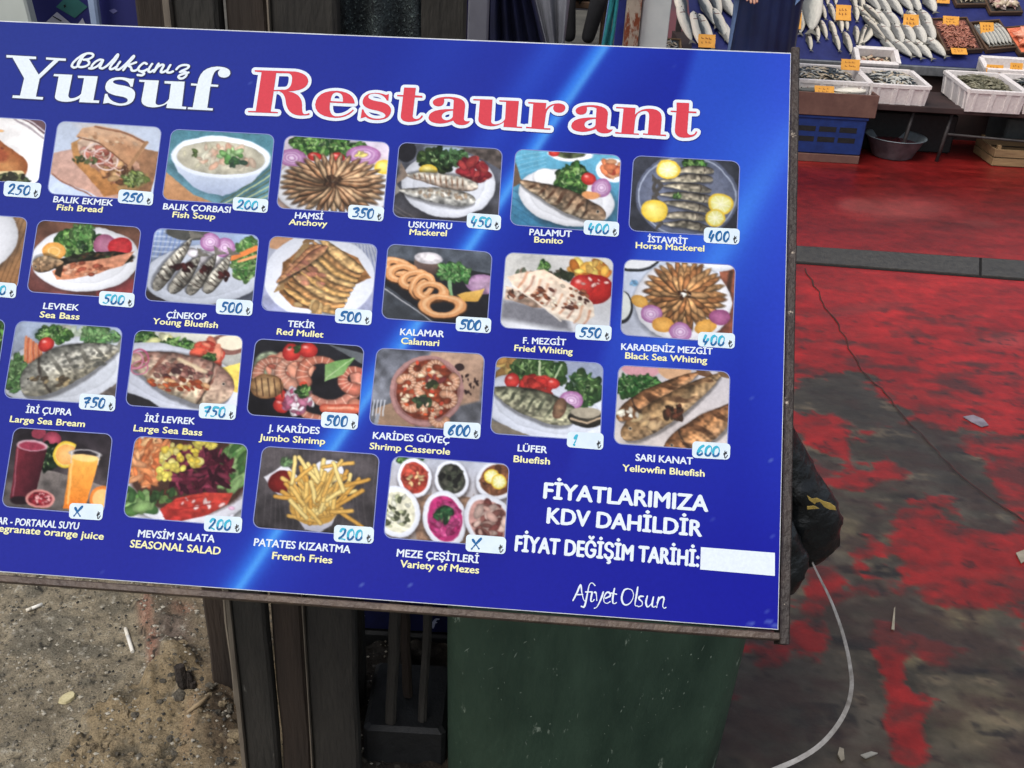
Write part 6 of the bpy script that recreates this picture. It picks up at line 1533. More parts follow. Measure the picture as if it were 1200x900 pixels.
t2 = tray('wooden_tray', 1162, 45, .19, .26, .035, M_woodd, 'dark wooden tray with a row of silver fish beside the shrimp tray', 'tray', rz=.22)
for k in range(7):
    q = t2.matrix_world@Matrix.Translation((-.075+k*.025, 0, .016))@Matrix.Rotation(math.radians(97+rr.uniform(-4, 4)), 4, 'Z')
    key = 'tr'; 
    if key not in protos: protos[key] = o = make_fish('bass', .22, .045, .03)
    else: o = copy_tree(protos[key])
    o.matrix_world = q; tag(o, 'slim grey fish in the second wooden tray, '+['leftmost', 'second from the left', 'third from the left', 'middle of seven', 'third from the right', 'second from the right', 'rightmost'][k], 'fish', 'row of grey fish in the second wooden tray')
t3 = tray('wooden_tray', 1202, 50, .20, .24, .035, M_woodd, 'wooden tray of orange salmon pieces at the right edge', 'tray', rz=.22)
heap('salmon_pieces', .19, .23, .05, .014, 60, .05, [M_sal, M_sal, mat('salmon_pale', (236, 166, 138), (220, 140, 110), rough=.4), M_sal], 'pile of orange salmon pieces at the right edge', 'salmon', t3.matrix_world.copy(), seed=6, elong=2.0, flat=.6)
t4 = tray('wooden_tray', 1133, -2, .20, .18, .03, M_woodd, 'wooden tray behind the shrimp tray, cut off by the top edge', 'tray', rz=.1)
heap('mixed_shellfish', .19, .17, .03, .013, 130, .02, [M_sg1, M_sv3, M_sg2, M_under], 'olive and pale shellfish heaped in the rear wooden tray', 'shellfish', t4.matrix_world.copy(), seed=8)
t5 = tray('wooden_tray', 1172, 6, .2, .2, .03, M_woodd, 'wooden tray of pale squid pieces behind the silver fish tray', 'tray', rz=.1)
heap('squid_pieces', .2, .2, .05, .013, 90, .035, [mat('squid_white', (224, 208, 196), (196, 172, 160), rough=.4), mat('squid_pink', (204, 168, 158), (170, 134, 126), rough=.4), M_sv3, M_under], 'pale squid and cuttlefish pieces heaped near the top right', 'squid', t5.matrix_world.copy(), seed=9, elong=1.8, flat=.7)
t6 = tray('wooden_tray', 781, 56, .16, .10, .03, M_wood, 'small pale wooden tray by the white pillar', 'tray', rz=0)
heap('small_fish', .15, .1, .03, .012, 50, .02, [M_sv1, M_sv2, M_sv3, M_under], 'small silver fish in the tray by the white pillar', 'small fish', t6.matrix_world.copy(), seed=10)
card(TP(988, 24, .03), .115, .12, 'large square orange card in the middle of the slim silver fish', 55)
card(TP(1067, 35, .03), .115, .115, 'octagonal orange card standing on the silver bream', 60)
card(TP(1114, 30, .04), .12, .07, 'orange card at the rear of the shrimp tray', 60)
card(TP(1125, 64, .04), .12, .06, 'orange card at the front of the shrimp tray', 35, .1)
card(TP(1157, 40, .04), .11, .09, 'orange card on the tray of grey fish', 55, .15)
card(TP(1105, 4, .02), .10, .06, 'orange card at the top edge behind the shrimp tray', 55)
card(TP(932, 34, .03), .085, .12, 'crumpled orange card at the left end beside the blue apron', 60)
card(TP(828, 56, .03), .125, .10, 'orange card in front of the left group of long fish', 55)
# --- low trestle with polystyrene boxes in front
tr_ = empty('trestle_table', (2.6, 6.3, 0), 'low dark trestle under the white polystyrene boxes', 'trestle')
m_ = MB(); m_.box(-1.05, 1.1, -.16, .30, .30, .335, bev=.004); m_.build('table_top', M_skirt, tr_)
for x in (-.98, -.32, -.09, .62, 1.0):
    for y in (-.10, .24):
        m_ = MB(); m_.tube([(x+.012, y, .30), (x-.012, y, 0)], .011, 6); m_.build('leg', M_leg, tr_)
m_ = MB(); m_.tube([(-.09, -.10, .17), (1.0, -.10, .13)], .008, 6); m_.build('cross_brace', M_leg, tr_)
m_ = MB(); m_.tube([(-.98, -.10, .14), (-.32, .24, .22)], .007, 6); m_.build('cross_brace', M_leg, tr_)
def polybox(x0p, x1p, Yf, d, h, z, label, tilt=0.0, rz=0.0, cavity=None):
    w = x1p-x0p; e_ = empty('polystyrene_box', (0, 0, 0), label, 'polystyrene box', 'white polystyrene fish boxes on the trestle')
    t = .022; fl = .012
    def wall(name, ax, ay, bx, by, nx_, ny_):
        # wall from a to b, outward normal n, flaring upwards
        m_ = MB(); vs = []
        for zz, off in ((0, 0), (h-.018, fl), (h-.018, fl+.006), (h, fl+.006)):
            for p in ((ax, ay), (bx, by)): vs.append((p[0]+nx_*off, p[1]+ny_*off, zz))
        for zz in (h, .0):
            for p in ((ax, ay), (bx, by)): vs.append((p[0]-nx_*(t-(fl if zz > 0 else 0)), p[1]-ny_*(t-(fl if zz > 0 else 0)), zz))
        m_.add(vs, [(i*2, i*2+1, i*2+3, i*2+2) for i in range(5)]+[(10, 11, 1, 0), (0, 2, 4, 6, 8, 10), (11, 9, 7, 5, 3, 1)])
        # moulded ribs
        L = math.hypot(bx-ax, by-ay); ux, uy = (bx-ax)/L, (by-ay)/L
        for q in (.12, .40, .44, .68, .72, .92):
            c0_ = (ax+ux*L*q, ay+uy*L*q); 
            m_.add([(c0_[0]-ux*.010+nx_*(.001), c0_[1]-uy*.010+ny_*.001, .004), (c0_[0]+ux*.010+nx_*.001, c0_[1]+uy*.010+ny_*.001, .004), (c0_[0]+ux*.006+nx_*(.009), c0_[1]+uy*.006+ny_*.009, .004), (c0_[0]-ux*.006+nx_*.009, c0_[1]-uy*.006+ny_*.009, .004),
                    (c0_[0]-ux*.010+nx_*(fl), c0_[1]-uy*.010+ny_*fl, h-.019), (c0_[0]+ux*.010+nx_*fl, c0_[1]+uy*.010+ny_*fl, h-.019), (c0_[0]+ux*.006+nx_*(fl+.007), c0_[1]+uy*.006+ny_*(fl+.007), h-.019), (c0_[0]-ux*.006+nx_*(fl+.007), c0_[1]-uy*.006+ny_*(fl+.007), h-.019)],
                   [(0, 1, 2, 3), (3, 2, 6, 7), (0, 3, 7, 4), (2, 1, 5, 6)])
        m_.build(name, M_poly, e_)
    wall('side_wall', -w/2, -d/2, w/2, -d/2, 0, -1); wall('side_wall', w/2, d/2, -w/2, d/2, 0, 1)
    wall('end_wall', -w/2, d/2, -w/2, -d/2, -1, 0); wall('end_wall', w/2, -d/2, w/2, d/2, 1, 0)
    m_ = MB(); m_.box(-w/2+.005, w/2-.005, -d/2+.005, d/2-.005, .002, .02); m_.build('floor', M_poly, e_)
    e_.matrix_world = Matrix.Translation(((x0p+x1p)/2, Yf+d/2, z))@Matrix.Rotation(rz, 4, 'Z')@Matrix.Rotation(tilt, 4, 'X')
    return e_
zt = .336
def xat(px, py, Y): return AY(px, py, Y)[0]
Yf = 6.17
b1 = polybox(xat(935, 105, Yf)-.06, xat(1016, 108, Yf), Yf, .36, .125, zt, 'white box of small dark anchovies behind the board rail, left end', tilt=.06)
b2 = polybox(xat(1019, 110, Yf), xat(1075, 112, Yf)+.05, Yf-.01, .36, .125, zt, 'white box of mixed silver sprats, second from the left', tilt=.06)
b3 = polybox(xat(1130, 118, Yf), xat(1194, 122, Yf), Yf-.04, .42, .13, zt, 'white box of grey-green shrimps right of the table gap', tilt=.06)
b4 = polybox(xat(1198, 122, Yf), xat(1262, 126, Yf)+.02, Yf-.03, .42, .13, zt, 'white box of silver fish cut by the right edge', tilt=.06)
def hp(b, w, d, *a, **k): return heap(a[0], w, d, *a[1:], b.matrix_world.copy(), **k)
hp(b1, .36, .28, 'anchovies', .055, .085, 520, .040, [M_sv1, M_sv2, M_sv2, M_sv3, M_under], 'countless small dark-backed anchovies in the left white box', 'anchovies', seed=21, arc=.25, elong=5)
hp(b2, .27, .28, 'sprats', .055, .085, 400, .040, [M_sv1, M_sv3, M_sv2, M_sv1, M_under], 'countless small silver sprats in the second white box', 'sprats', seed=22, arc=.25, elong=4.5)
hp(b3, .27, .34, 'grey_shrimps', .06, .085, 560, .026, [M_sg1, M_sg2, M_sg1, M_under], 'countless grey-green shrimps in the third white box', 'shrimps', seed=23, arc=1.3, elong=4)
hp(b4, .27, .34, 'silver_fish', .06, .085, 280, .045, [M_sv1, M_sv2, M_sv1, M_under], 'small silver fish in the white box at the right edge', 'small fish', seed=24, arc=.2, elong=5)
# upright box ends behind
b5 = polybox(xat(1006, 60, 6.62), xat(1052, 60, 6.62), 6.60, .13, .10, .445, 'small white box with brown roe propped behind the sprat box', tilt=.5)
hp(b5, .21, .1, 'roe_pieces', .03, .04, 60, .018, [mat('roe', (180, 136, 106), (150, 100, 78), rough=.5), M_sv3, M_under], 'brown roe pieces in the small propped box', 'roe', seed=25, elong=2)
b6 = polybox(xat(1156, 70, 6.62), xat(1230, 72, 6.62), 6.60, .13, .085, .445, 'shallow white box behind the shrimp box with two orange cards', tilt=.35)
card((xat(995, 82, 6.4), 6.38, .475), .13, .075, 'orange card stuck in the anchovies of the left white box', 60)
card((xat(1164, 86, 6.58), 6.57, .475), .12, .055, 'orange card hanging on the shallow white box, left one', 70)
card((xat(1190, 83, 6.58), 6.57, .48), .09, .07, 'orange card hanging on the shallow white box, right one', 70)
# --- stack at the left of the floor: carton of fish on a blue crate on a low board
cx0, cx1, cy = G(900, 188)[0], G(1005, 192)[0], 5.98
yb = 6.03
bc = empty('blue_fish_crate', ((cx0+cx1)/2, yb+.15, .052), 'dark blue plastic crate with slots under the carton of fish', 'crate')
w_ = (cx1-cx0)/2
m_ = MB(); m_.box(-w_, w_, -.15, .15, .0, .215, bev=.006); m_.build('crate_shell', M_bluec, bc)
m_ = MB(); m_.box(-w_-.006, w_+.006, -.156, .156, .205, .222, bev=.003); m_.build('top_rim', M_bluec, bc)
for r_ in range(2):
    for k in range(4):
        m_ = MB(); x = -w_+.03+k*(2*w_-.06)/4; m_.box(x, x+(2*w_-.06)/4-.02, -.1515, -.148, .07+r_*.06, .10+r_*.06); m_.build('slot', M_blackp, bc)
o = MB(); o.box(-w_, w_, -.15, .15, 0, .05, bev=.004); o = o.build('low_board_box', M_card); o.location = ((cx0+cx1)/2, yb+.15, .0); tag(o, 'low brown board base on the red floor under the blue crate', 'box')
zc = .276
ct = tray('fish_carton', 0, 0, 2*w_+.03, .30, .13, M_card, 'brown carton of fish on top of the dark blue crate', 'carton', slope=False, at=((cx0+cx1)/2+.01, yb+.15, zc))
for k, (x, y, a) in enumerate(((-.16, -.05, 8), (-.05, .05, -6), (.06, -.06, 5), (.13, .04, 172), (-.02, -.02, 184), (.16, -.03, 12))):
    place_fish('bream' if k % 2 else 'bass', 0, 0, .24, .07, a, 'silver fish in the brown carton on the blue crate, '+['leftmost', 'second from the left', 'front one in the middle', 'back one at the right', 'topmost one', 'rightmost'][k], 'fish in the brown carton', at=((cx0+cx1)/2+x, yb+.15+y, zc+.07+.008*k), slope=False)
o = MB(); o.box(-w_+.02, w_-.02, -.13, .13, .013, .07); o = o.build('ice_bed', mat('crushed_ice', (170, 170, 172), (130, 130, 134), rough=.5, scale=60, bump=.6)); o.location = ct.matrix_world.translation; tag(o, 'crushed ice under the fish in the brown carton', 'ice', kind='stuff')
card(((cx0+cx1)/2-.0, yb+.03, zc+.11), .13, .06, 'orange card leaning on the brown carton above the blue crate', 55)
# --- metal basin
bp_ = G(1052, 190); 
M_basin = mat('basin_metal', (124, 134, 140), (84, 92, 98), rough=.45, scale=14, metal=.1, spots=(80, 76, 78), spot_scale=20)
ba = empty('metal_basin', (bp_[0]+.0, bp_[1]+.13, 0.0), 'round grey metal basin on the red floor between crate and trestle', 'basin')
m_ = MB(); m_.lathe([(.001, .004), (.10, .004), (.115, .012), (.165, .12), (.172, .128), (.182, .130), (.184, .126), (.178, .122), (.172, .118)], 40); 
m_.lathe([(.0, 0), (.104, 0), (.120, .010), (.170, .118), (.182, .124)], 40); m_.build('bowl', M_basin, ba)
m_ = MB(); m_.lathe([(.0005, .085), (.145, .085)], 32); m_.build('red_water', mat('red_water', (110, 34, 40), (84, 26, 32), rough=.15), ba)
# --- pale wooden crate low right, things under the tables
wc = G(1186, 196)
wcr = empty('wooden_crate', (wc[0]+.12, wc[1]+.14, 0), 'low pale wooden crate under the trestle at the right edge', 'crate')
for k in range(2):
    for (a, b_, c_, d_) in ((-.24, .24, -.15, -.138), (-.24, .24, .138, .15)):
        m_ = MB(); m_.box(a, b_, c_, d_, .008+k*.052, .052+k*.052); m_.build('slat', M_wood, wcr)
    for (a, b_, c_, d_) in ((-.252, -.241, -.15, .15), (.241, .252, -.15, .15)):
        m_ = MB(); m_.box(a, b_, c_, d_, .008+k*.052, .052+k*.052); m_.build('slat', M_wood, wcr)
for a in (-.235, .215):
    for c_ in (-.137, .117):
        m_ = MB(); m_.box(a, a+.02, c_, c_+.02, 0, .125); m_.build('corner_post', M_wood, wcr)
m_ = MB(); m_.box(-.24, .24, -.137, .137, .0, .008); m_.build('bottom_board', M_wood, wcr)
o = MB(); o.box(-.3, .3, -.2, .2, 0, .24, bev=.01); o = o.build('dark_tub', M_blackp); o.location = (2.35, 6.95-.35, 0); tag(o, 'dark plastic tub in the shade under the trestle', 'tub')
o = MB(); o.box(-.35, .35, -.15, .15, 0, .2, bev=.01); o = o.build('grey_tub', mat('grey_plastic', (84, 90, 90), (66, 70, 72), rough=.5)); o.location = (3.35, 6.95-.3, 0.02); tag(o, 'grey tub under the trestle at the right edge', 'tub')

# ================================================================ pillar, rusty post, hoses, cloths in the middle distance
def upright(name, xa, xb, ypix, Y, depth, h, m, label, cat, z0=0, bev=.004):
    a = AY(xa, ypix, Y)[0]; b_ = AY(xb, ypix, Y)[0]
    o = MB(); o.box(-(b_-a)/2, (b_-a)/2, -depth/2, depth/2, z0, h, bev=bev); o = o.build(name, m); o.location = ((a+b_)/2, Y+depth/2, 0); tag(o, label, cat); return o
upright('white_pillar', 751, 784, 30, 6.45, .16, 2.6, mat('pillar_white', (196, 202, 200), (176, 184, 184), rough=.5, scale=4), 'smooth pale grey-white pillar left of the fish stall', 'pillar')
upright('rusty_post', 733, 750, 30, 6.40, .09, 2.6, mat('rusty_paint', (170, 158, 142), (128, 118, 106), rough=.8, scale=10, spots=(112, 56, 32), spot_scale=9, spot_t=.5, bump=.4, stretch=(1, 1, .4)), 'rust-streaked pale post beside the white pillar', 'post')
upright('blue_post', 722, 732, 30, 6.5, .06, 2.5, mat('blue_paint', (26, 38, 112), (20, 30, 88), rough=.5), 'narrow dark blue post behind the teal hoses', 'post')
M_teal = mat('teal_hose', (34, 124, 128), (24, 96, 104), rough=.4, scale=30)
hb = AY(712, 30, 6.1); th = empty('hose_bundle', (hb[0], 6.1, 0), 'bundle of teal hoses hanging beside the blue post', 'hoses')
for k in range(5):
    m_ = MB(); pts = []
    for i in range(9):
        t = i/8; z = 1.6-1.45*t; x = .055-.022*k*.8-.11*t*t+.02*math.sin(t*5+k)
        pts.append((x+.02*k, .02*math.sin(k*2+t*3), z))
    m_.tube(pts, .0105, 8); m_.build('hose', M_teal, th)
# shift to match the lean
m_ = MB(); m_.tube([(.055, .03, 1.62), (-.05, .03, .16)], .004, 6); m_.build('pale_cord', mat('pale_cord', (120, 150, 196), (90, 120, 170)), th)
# grey blotched post, navy tarpaulin, pale cloth
upright('blotched_post', 548, 572, 25, 2.7, .05, 2.0, mat('blotched_grey', (120, 120, 130), (96, 96, 106), rough=.7, scale=8, spots=(50, 50, 58), spot_scale=16, spot_t=.60, stretch=(1, 1, .5)), 'grey post with dark blotches left of the navy tarpaulin', 'post')
upright('blue_edge_strip', 540, 548, 25, 2.75, .03, 2.0, mat('blue_strip', (24, 24, 96), (20, 20, 76)), 'thin dark blue strip beside the blotched post', 'strip')
def hang(name, x0a, x1a, x0b, x1b, Y, z0, z1, m, label, cat, amp=.02, fr=5):
    """hanging cloth: top edge x0a..x1a, bottom x0b..x1b (photograph columns at row 0 / 48)"""
    A0, A1 = AY(x0a, 0, Y)[0], AY(x1a, 0, Y)[0]; B0, B1 = AY(x0b, 48, Y)[0], AY(x1b, 48, Y)[0]; za = AY(x0a, 0, Y)[2]; zb = AY(x0b, 48, Y)[2]
    m_ = MB(); N, K = 30, 12; vs = []
    for i in range(N+1):
        for k in range(K+1):
            z = z0+(z1-z0)*k/K; t = max(min((z-zb)/(za-zb), 2.0), -1.5); u_ = i/N
            x = (B0+(A0-B0)*t)*(1-u_)+(B1+(A1-B1)*t)*u_
            vs.append((x, Y+amp*math.sin(u_*fr*6.28+.5*math.sin(k))+amp*.5*math.sin(u_*fr*13), z))
    m_.add(vs, [(i*(K+1)+k, (i+1)*(K+1)+k, (i+1)*(K+1)+k+1, i*(K+1)+k+1) for i in range(N) for k in range(K)], sm=True)
    o = m_.build(name, m); sf = o.modifiers.new('thickness', 'SOLIDIFY'); sf.thickness = .006; return tag(o, label, cat)
hang('navy_tarpaulin', 572, 628, 570, 640, 2.9, .3, 1.7, mat('navy_cloth', (20, 24, 60), (14, 17, 44), rough=.9, scale=8), 'navy tarpaulin hanging straight above the board, left of the grey cloth', 'tarpaulin')
hang('grey_cloth', 628, 668, 640, 662, 3.6, .2, 1.6, mat('grey_cloth', (118, 120, 128), (92, 94, 102), rough=.9, scale=6), 'grey hanging cloth right of the navy tarpaulin', 'cloth', fr=2)
# left banner and white objects
M_ban = mat('blue_banner_print', (36, 38, 104), (30, 32, 88), rough=.45, scale=5, spots=(96, 100, 160), spot_scale=18, spot_t=.74)
ban = empty('printed_banner', (AY(80, 20, 2.1)[0], 2.1, 0), 'blue printed banner with a green diamond at the top left', 'banner')
def BL(x, y, off): q = AY(x, y, 2.1); return (q[0]-ban.location.x, -off, q[2])
q0 = BL(-20, 20, 0); q1 = BL(163, 20, 0)
m_ = MB(); m_.box(q0[0], q1[0], 0, .012, .55, 1.75, bev=.002); m_.build('sheet', M_ban, ban)
def sh(name, pts, m, off=.0015, th=.001):
    V = [BL(x, y, off) for x, y in pts]; V2 = [(v[0], v[1]+th, v[2]) for v in V]; n = len(V); m_ = MB()
    m_.add([*V, *V2], [tuple(range(n)), tuple(range(2*n-1, n-1, -1))]); return m_.build(name, m, ban)
sh('green_diamond', [(66, 8), (82, -8), (103, 8), (88, 21)], mat('banner_green', (52, 110, 104), (44, 96, 92), rough=.5))
sh('diamond_eye', [(75, 6), (77, 5), (78, 7.5), (76, 9)], M_blk, .003)
sh('white_diamond', [(54, 26), (67, 14), (84, 28), (72, 44)], mat('banner_white', (178, 178, 190), (160, 160, 174), rough=.5))
sh('dark_stroke', [(62, 19), (63, 18.4), (73, 24), (72, 25)], M_blk, .003)
sh('white_diamond', [(90, 30), (97, 21), (101, 30), (95, 40)], bpy.data.materials['banner_white'])
sh('purple_mark', [(128, 12), (134, 10), (138, 13), (133, 16)], mat('banner_violet', (104, 104, 156), (92, 92, 140), rough=.5))
o = upright('pale_strip_post', 104.5, 114.5, 20, 2.06, .02, 1.8, mat('pale_blue_strip', (150, 168, 196), (132, 150, 180), rough=.5), 'narrow pale blue upright strip in front of the banner', 'strip')
o = upright('white_panel', -40, 26, 20, 1.98, .03, 1.7, mat('dirty_white_panel', (190, 196, 190), (170, 178, 172), rough=.5, scale=5), 'dirty white panel at the top left corner', 'panel')
o.rotation_euler = (0, -.10, 0); o.location.x += .14

# dark backdrop of the market hall far behind
M_wall = mat('dark_hall_wall', (52, 52, 58), (34, 34, 40), rough=.9, scale=2)
o = MB(); o.box(-7, 1.25, 11.8, 12.0, -.01, 3.2); o = o.build('hall_wall', M_wall); tag(o, 'dark wall far behind the seated person', 'wall')

# ================================================================ people
def skin(name, joints, edges, m, parent, sub=2):
    """continuous body surface grown from a jointed skeleton"""
    names = list(joints); me = bpy.data.meshes.new(name)
    me.from_pydata([joints[k][:3] for k in names], [(names.index(a), names.index(b)) for a, b in edges], [])
    o = bpy.data.objects.new(name, me); COL.objects.link(o)
    sk = o.modifiers.new('skin', 'SKIN'); sk.use_smooth_shade = True; sk.branch_smoothing = .6
    for i, k in enumerate(names):
        r_ = joints[k][3]; v = me.skin_vertices[0].data[i]; v.radius = (r_, r_ if len(joints[k]) < 5 else joints[k][4])
    me.skin_vertices[0].data[0].use_root = True
    sb = o.modifiers.new('sub', 'SUBSURF'); sb.levels = sub; sb.render_levels = sub
    bpy.context.view_layer.update(); dg = bpy.context.evaluated_depsgraph_get()
    m2 = bpy.data.meshes.new_from_object(o.evaluated_get(dg)); bpy.data.objects.remove(o)
    m2.name = name; m2.materials.clear(); m2.materials.append(m); o = bpy.data.objects.new(name, m2); COL.objects.link(o); o.parent = parent; return o
M_skin = mat('skin', (206, 158, 134), (190, 140, 118), rough=.5, scale=12); M_hair = mat('dark_hair', (32, 26, 24), (20, 17, 16), rough=.7, scale=60)
def hand(pts_wrist, dirv, side, parent, curl=.5):
    """palm and five fingers, slightly curled; dirv points along the fingers, side across the palm, thumb on +side"""
    w = np.array(pts_wrist, float); d = np.array(dirv, float); d /= np.linalg.norm(d); s = np.array(side, float); s -= d*np.dot(s, d); s /= np.linalg.norm(s); n = np.cross(d, s)
    J = {'wrist': (*w, .026, .018), 'palm': (*(w+d*.045), .040, .016), 'knuckles': (*(w+d*.085), .040, .013)}; E = [('wrist', 'palm'), ('palm', 'knuckles')]
    for i, (o_, L) in enumerate(((-.030, .062), (-.010, .076), (.010, .080), (.029, .072))):
        p = w+d*.088+s*o_; dd = d.copy(); prev = 'knuckles'
        for k in range(3):
            dd = dd-n*curl*(.3+.25*k); dd /= np.linalg.norm(dd); p = p+dd*L/3; nm = f'f{i}{k}'; J[nm] = (*p, .0088-.0012*k); E.append((prev, nm)); prev = nm
    p = w+d*.030+s*.030; J['t0'] = (*p, .013); E.append(('palm', 't0')); p = p+d*.028+s*.020; J['t1'] = (*p, .0105); p = p+d*.026+s*.004-n*.008; J['t2'] = (*p, .009); E += [('t0', 't1'), ('t1', 't2')]
    return skin('hand', J, E, M_skin, parent)
def head(parent, c, fwd, hair=True):
    c = np.array(c, float); f = np.array(fwd, float); f /= np.linalg.norm(f); up = np.array((0, 0, 1.)); f -= up*np.dot(f, up)*.6; f /= np.linalg.norm(f); r = np.cross(f, up); r /= np.linalg.norm(r)
    ax = np.array([r, f, up]).T
    m_ = MB(); N, K = 24, 18; vs = []
    for i in range(K+1):
        th_ = math.pi*i/K
        for k in range(N):
            ph = 2*math.pi*k/N; x, y, z = math.sin(th_)*math.cos(ph), math.sin(th_)*math.sin(ph), math.cos(th_)
            sx, sy, sz = .075, .095, .115
            if z < 0: sx *= 1-.28*(-z)**1.2; y += .12*(-z)
            X_, Y_, Z_ = x*sx, y*sy, z*sz
            if y > 0: 
                Y_ += .018*math.exp(-((x/.16)**2+((z+.14)/.18)**2)) + .007*math.exp(-((x/.3)**2+((z+.46)/.08)**2)) - .008*(math.exp(-(((x-.42)/.2)**2+((z-.05)/.13)**2))+math.exp(-(((x+.42)/.2)**2+((z-.05)/.13)**2)))
            vs.append(c+ax@np.array((X_, Y_, Z_)))
    m_.add(vs, [(i*N+k, i*N+N+k, i*N+N+(k+1) % N, i*N+(k+1) % N) for i in range(K) for k in range(N)], sm=True)
    for s_ in (-1, 1): m_.ellipsoid(c+ax@np.array((s_*.076, -.005, -.005)), (.010, .020, .032), 8, 6, ax=ax)
    h_ = m_.build('head', M_skin, parent)
    m_ = MB()
    for s_ in (-1, 1): m_.ellipsoid(c+ax@np.array((s_*.031, .078, .008)), (.013, .008, .008), 8, 6, ax=ax)
    m_.build('eyes', mat('eye_white', (225, 222, 216)) if 'eye_white' not in bpy.data.materials else bpy.data.materials['eye_white'], h_)
    m_ = MB()
    for s_ in (-1, 1): m_.ellipsoid(c+ax@np.array((s_*.031, .0845, .008)), (.0055, .003, .0055), 8, 6, ax=ax)
    m_.build('pupils', M_blk, h_)
    m_ = MB(); m_.ellipsoid(c+ax@np.array((0, .092, -.056)), (.024, .006, .0065), 10, 6, ax=ax); m_.build('lips', mat('lip', (160, 92, 84)) if 'lip' not in bpy.data.materials else bpy.data.materials['lip'], h_)
    m_ = MB(); m_.ellipsoid(c+ax@np.array((0, -.016, .028)), (.084, .098, .104), 18, 12, ax=ax, noise_amp=.06); m_.build('hair', M_hair, h_)
# -- seated person in grey shirt and black trousers, facing the street
pc = AY(685, 18, 9.2); PZ = .47
pp = empty('person', (pc[0], 9.2, 0), 'seated person in a grey shirt and black trousers, hand resting on one knee', 'person')
M_blkc = mat('black_trousers', (24, 24, 28), (16, 16, 20), rough=.9, scale=20); M_gsh = mat('grey_shirt', (168, 172, 186), (146, 150, 166), rough=.9, scale=10)
trj = {'pelvis': (0, .12, .55, .15, .13), 'lh': (-.10, .08, .53, .10), 'lk': (-.17, -.33, .50, .075), 'la': (-.12, -.30, .12, .058), 'rh': (.10, .08, .53, .10), 'rk': (.10, -.35, .52, .078), 'ra': (.02, -.28, .12, .058)}
skin('trousers', trj, [('pelvis', 'lh'), ('lh', 'lk'), ('lk', 'la'), ('pelvis', 'rh'), ('rh', 'rk'), ('rk', 'ra')], M_blkc, pp)
shj = {'waist': (0, .12, .60, .15, .12), 'chest': (0, .10, .88, .17, .13), 'sh': (0, .10, 1.02, .12, .10), 'ls': (-.18, .10, 1.00, .07), 'le': (-.25, .0, .76, .055), 'lw': (-.20, -.18, .66, .045), 'rs': (.18, .10, 1.00, .07), 're': (.25, .02, .76, .055), 'rw': (.17, -.14, .66, .045)}
skin('shirt', shj, [('waist', 'chest'), ('chest', 'sh'), ('sh', 'ls'), ('ls', 'le'), ('le', 'lw'), ('sh', 'rs'), ('rs', 're'), ('re', 'rw')], M_gsh, pp)
skin('neck', {'a': (0, .10, 1.02, .062), 'b': (0, .09, 1.14, .055)}, [('a', 'b')], M_skin, pp, 1)
head(pp, (0, .08, 1.26), (0, -1, -.1))
hand((-.19, -.20, .645), (.05, -.8, -.45), (1, 0, 0), pp); hand((.16, -.16, .645), (-.05, -.8, -.35), (-1, 0, 0), pp)
for s_, x in ((-1, -.12), (1, .02)):
    m_ = MB(); m_.ellipsoid((x, -.34, .045), (.05, .14, .05), 12, 8); m_.build('shoe', M_blk, pp)
o = MB(); o.box(-.22, .22, -.16, .2, .36, .42, bev=.01)
for x in (-.19, .16):
    for y in (-.14, .16): o.box(x, x+.03, y, y+.03, 0, .36)
o = o.build('low_stool', M_woodd); o.location = (pc[0], 9.2+.12, 0); tag(o, 'low brown stool under the seated person', 'stool')
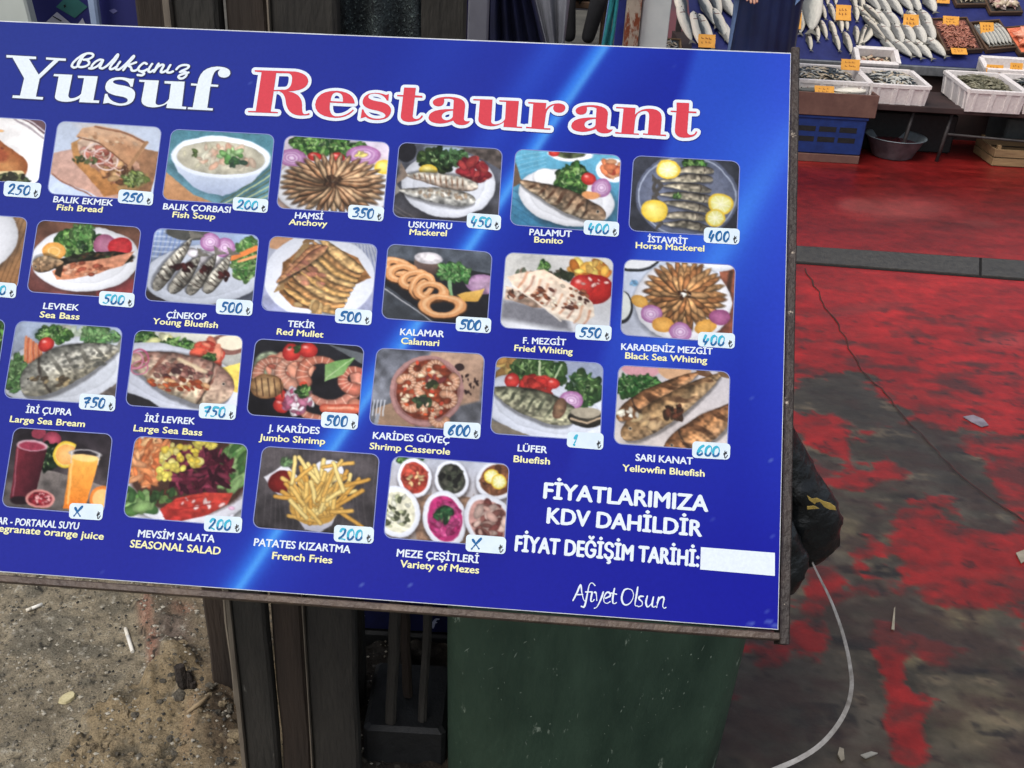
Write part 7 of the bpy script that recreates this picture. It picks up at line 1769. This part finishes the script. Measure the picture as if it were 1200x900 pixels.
# -- standing fishmonger in a navy apron in front of the stall
pc = AY(897, 30, 6.05)
pf = empty('person', (pc[0], 6.1, 0), 'standing person in a long navy rubber apron and black top beside the fish stall', 'person')
M_nav = mat('navy_rubber_apron', (22, 36, 78), (15, 24, 56), rough=.4, scale=5, bump=.3, bscale=10); M_jean = mat('blue_denim', (104, 128, 168), (76, 98, 136), rough=.9, scale=20); M_btop = mat('black_top', (18, 18, 22), (12, 12, 15), rough=.9, scale=20)
skin('trousers', {'pelvis': (0, 0, .94, .15, .12), 'lh': (-.10, 0, .86, .095), 'lk': (-.12, -.02, .50, .07), 'la': (-.13, .02, .10, .058), 'rh': (.10, 0, .86, .095), 'rk': (.11, -.02, .50, .07), 'ra': (.12, .02, .10, .058)},
     [('pelvis', 'lh'), ('lh', 'lk'), ('lk', 'la'), ('pelvis', 'rh'), ('rh', 'rk'), ('rk', 'ra')], M_jean, pf)
skin('top', {'waist': (0, 0, .98, .145, .115), 'chest': (0, 0, 1.26, .17, .125), 'sh': (0, 0, 1.42, .12, .09), 'ls': (-.19, 0, 1.40, .065), 'le': (-.25, -.03, 1.12, .05), 'lw': (-.20, -.20, .98, .04), 'rs': (.19, 0, 1.40, .065), 're': (.25, -.03, 1.12, .05), 'rw': (.20, -.20, .98, .04)},
     [('waist', 'chest'), ('chest', 'sh'), ('sh', 'ls'), ('ls', 'le'), ('le', 'lw'), ('sh', 'rs'), ('rs', 're'), ('re', 'rw')], M_btop, pf)
skin('neck', {'a': (0, 0, 1.43, .062), 'b': (0, -.01, 1.54, .055)}, [('a', 'b')], M_skin, pf, 1)
head(pf, (0, -.02, 1.66), (0, -1, -.2))
hand((-.20, -.22, .98), (.3, -.7, -.3), (.6, .3, 0), pf); hand((.20, -.22, .98), (-.3, -.7, -.3), (-.6, .3, 0), pf)
m_ = MB(); N, K = 26, 16; vs = []
for i in range(N+1):
    for k in range(K+1):
        a = (i/N-.5)*2; z = .28+.95*k/K; rad = .185-.02*(k/K); x = a*rad*1.02+.008*math.sin(a*9+k*.3)*(1-k/K); y = -(.16+.02*(1-k/K))*math.sqrt(max(0, 1-(abs(a)*.88)**2))-.02+.006*math.sin(a*17+k*.2)
        if z > 1.0: x *= 1-.5*(z-1.0)/.23
        vs.append((x, y, z))
m_.add(vs, [(i*(K+1)+k, (i+1)*(K+1)+k, (i+1)*(K+1)+k+1, i*(K+1)+k+1) for i in range(N) for k in range(K)], sm=True)
o = m_.build('apron', M_nav, pf); sf = o.modifiers.new('thickness', 'SOLIDIFY'); sf.thickness = .004
m_ = MB(); m_.box(-.148, .148, -.142, -.12, .995, 1.015); m_.build('apron_band', M_btop, pf)
for x in (-.13, .12):
    m_ = MB(); m_.ellipsoid((x, -.04, .05), (.055, .14, .055), 12, 8); m_.tube([(x, .03, .05), (x, .02, .34)], [.06, .07], 14); m_.build('boot', M_blackp, pf)
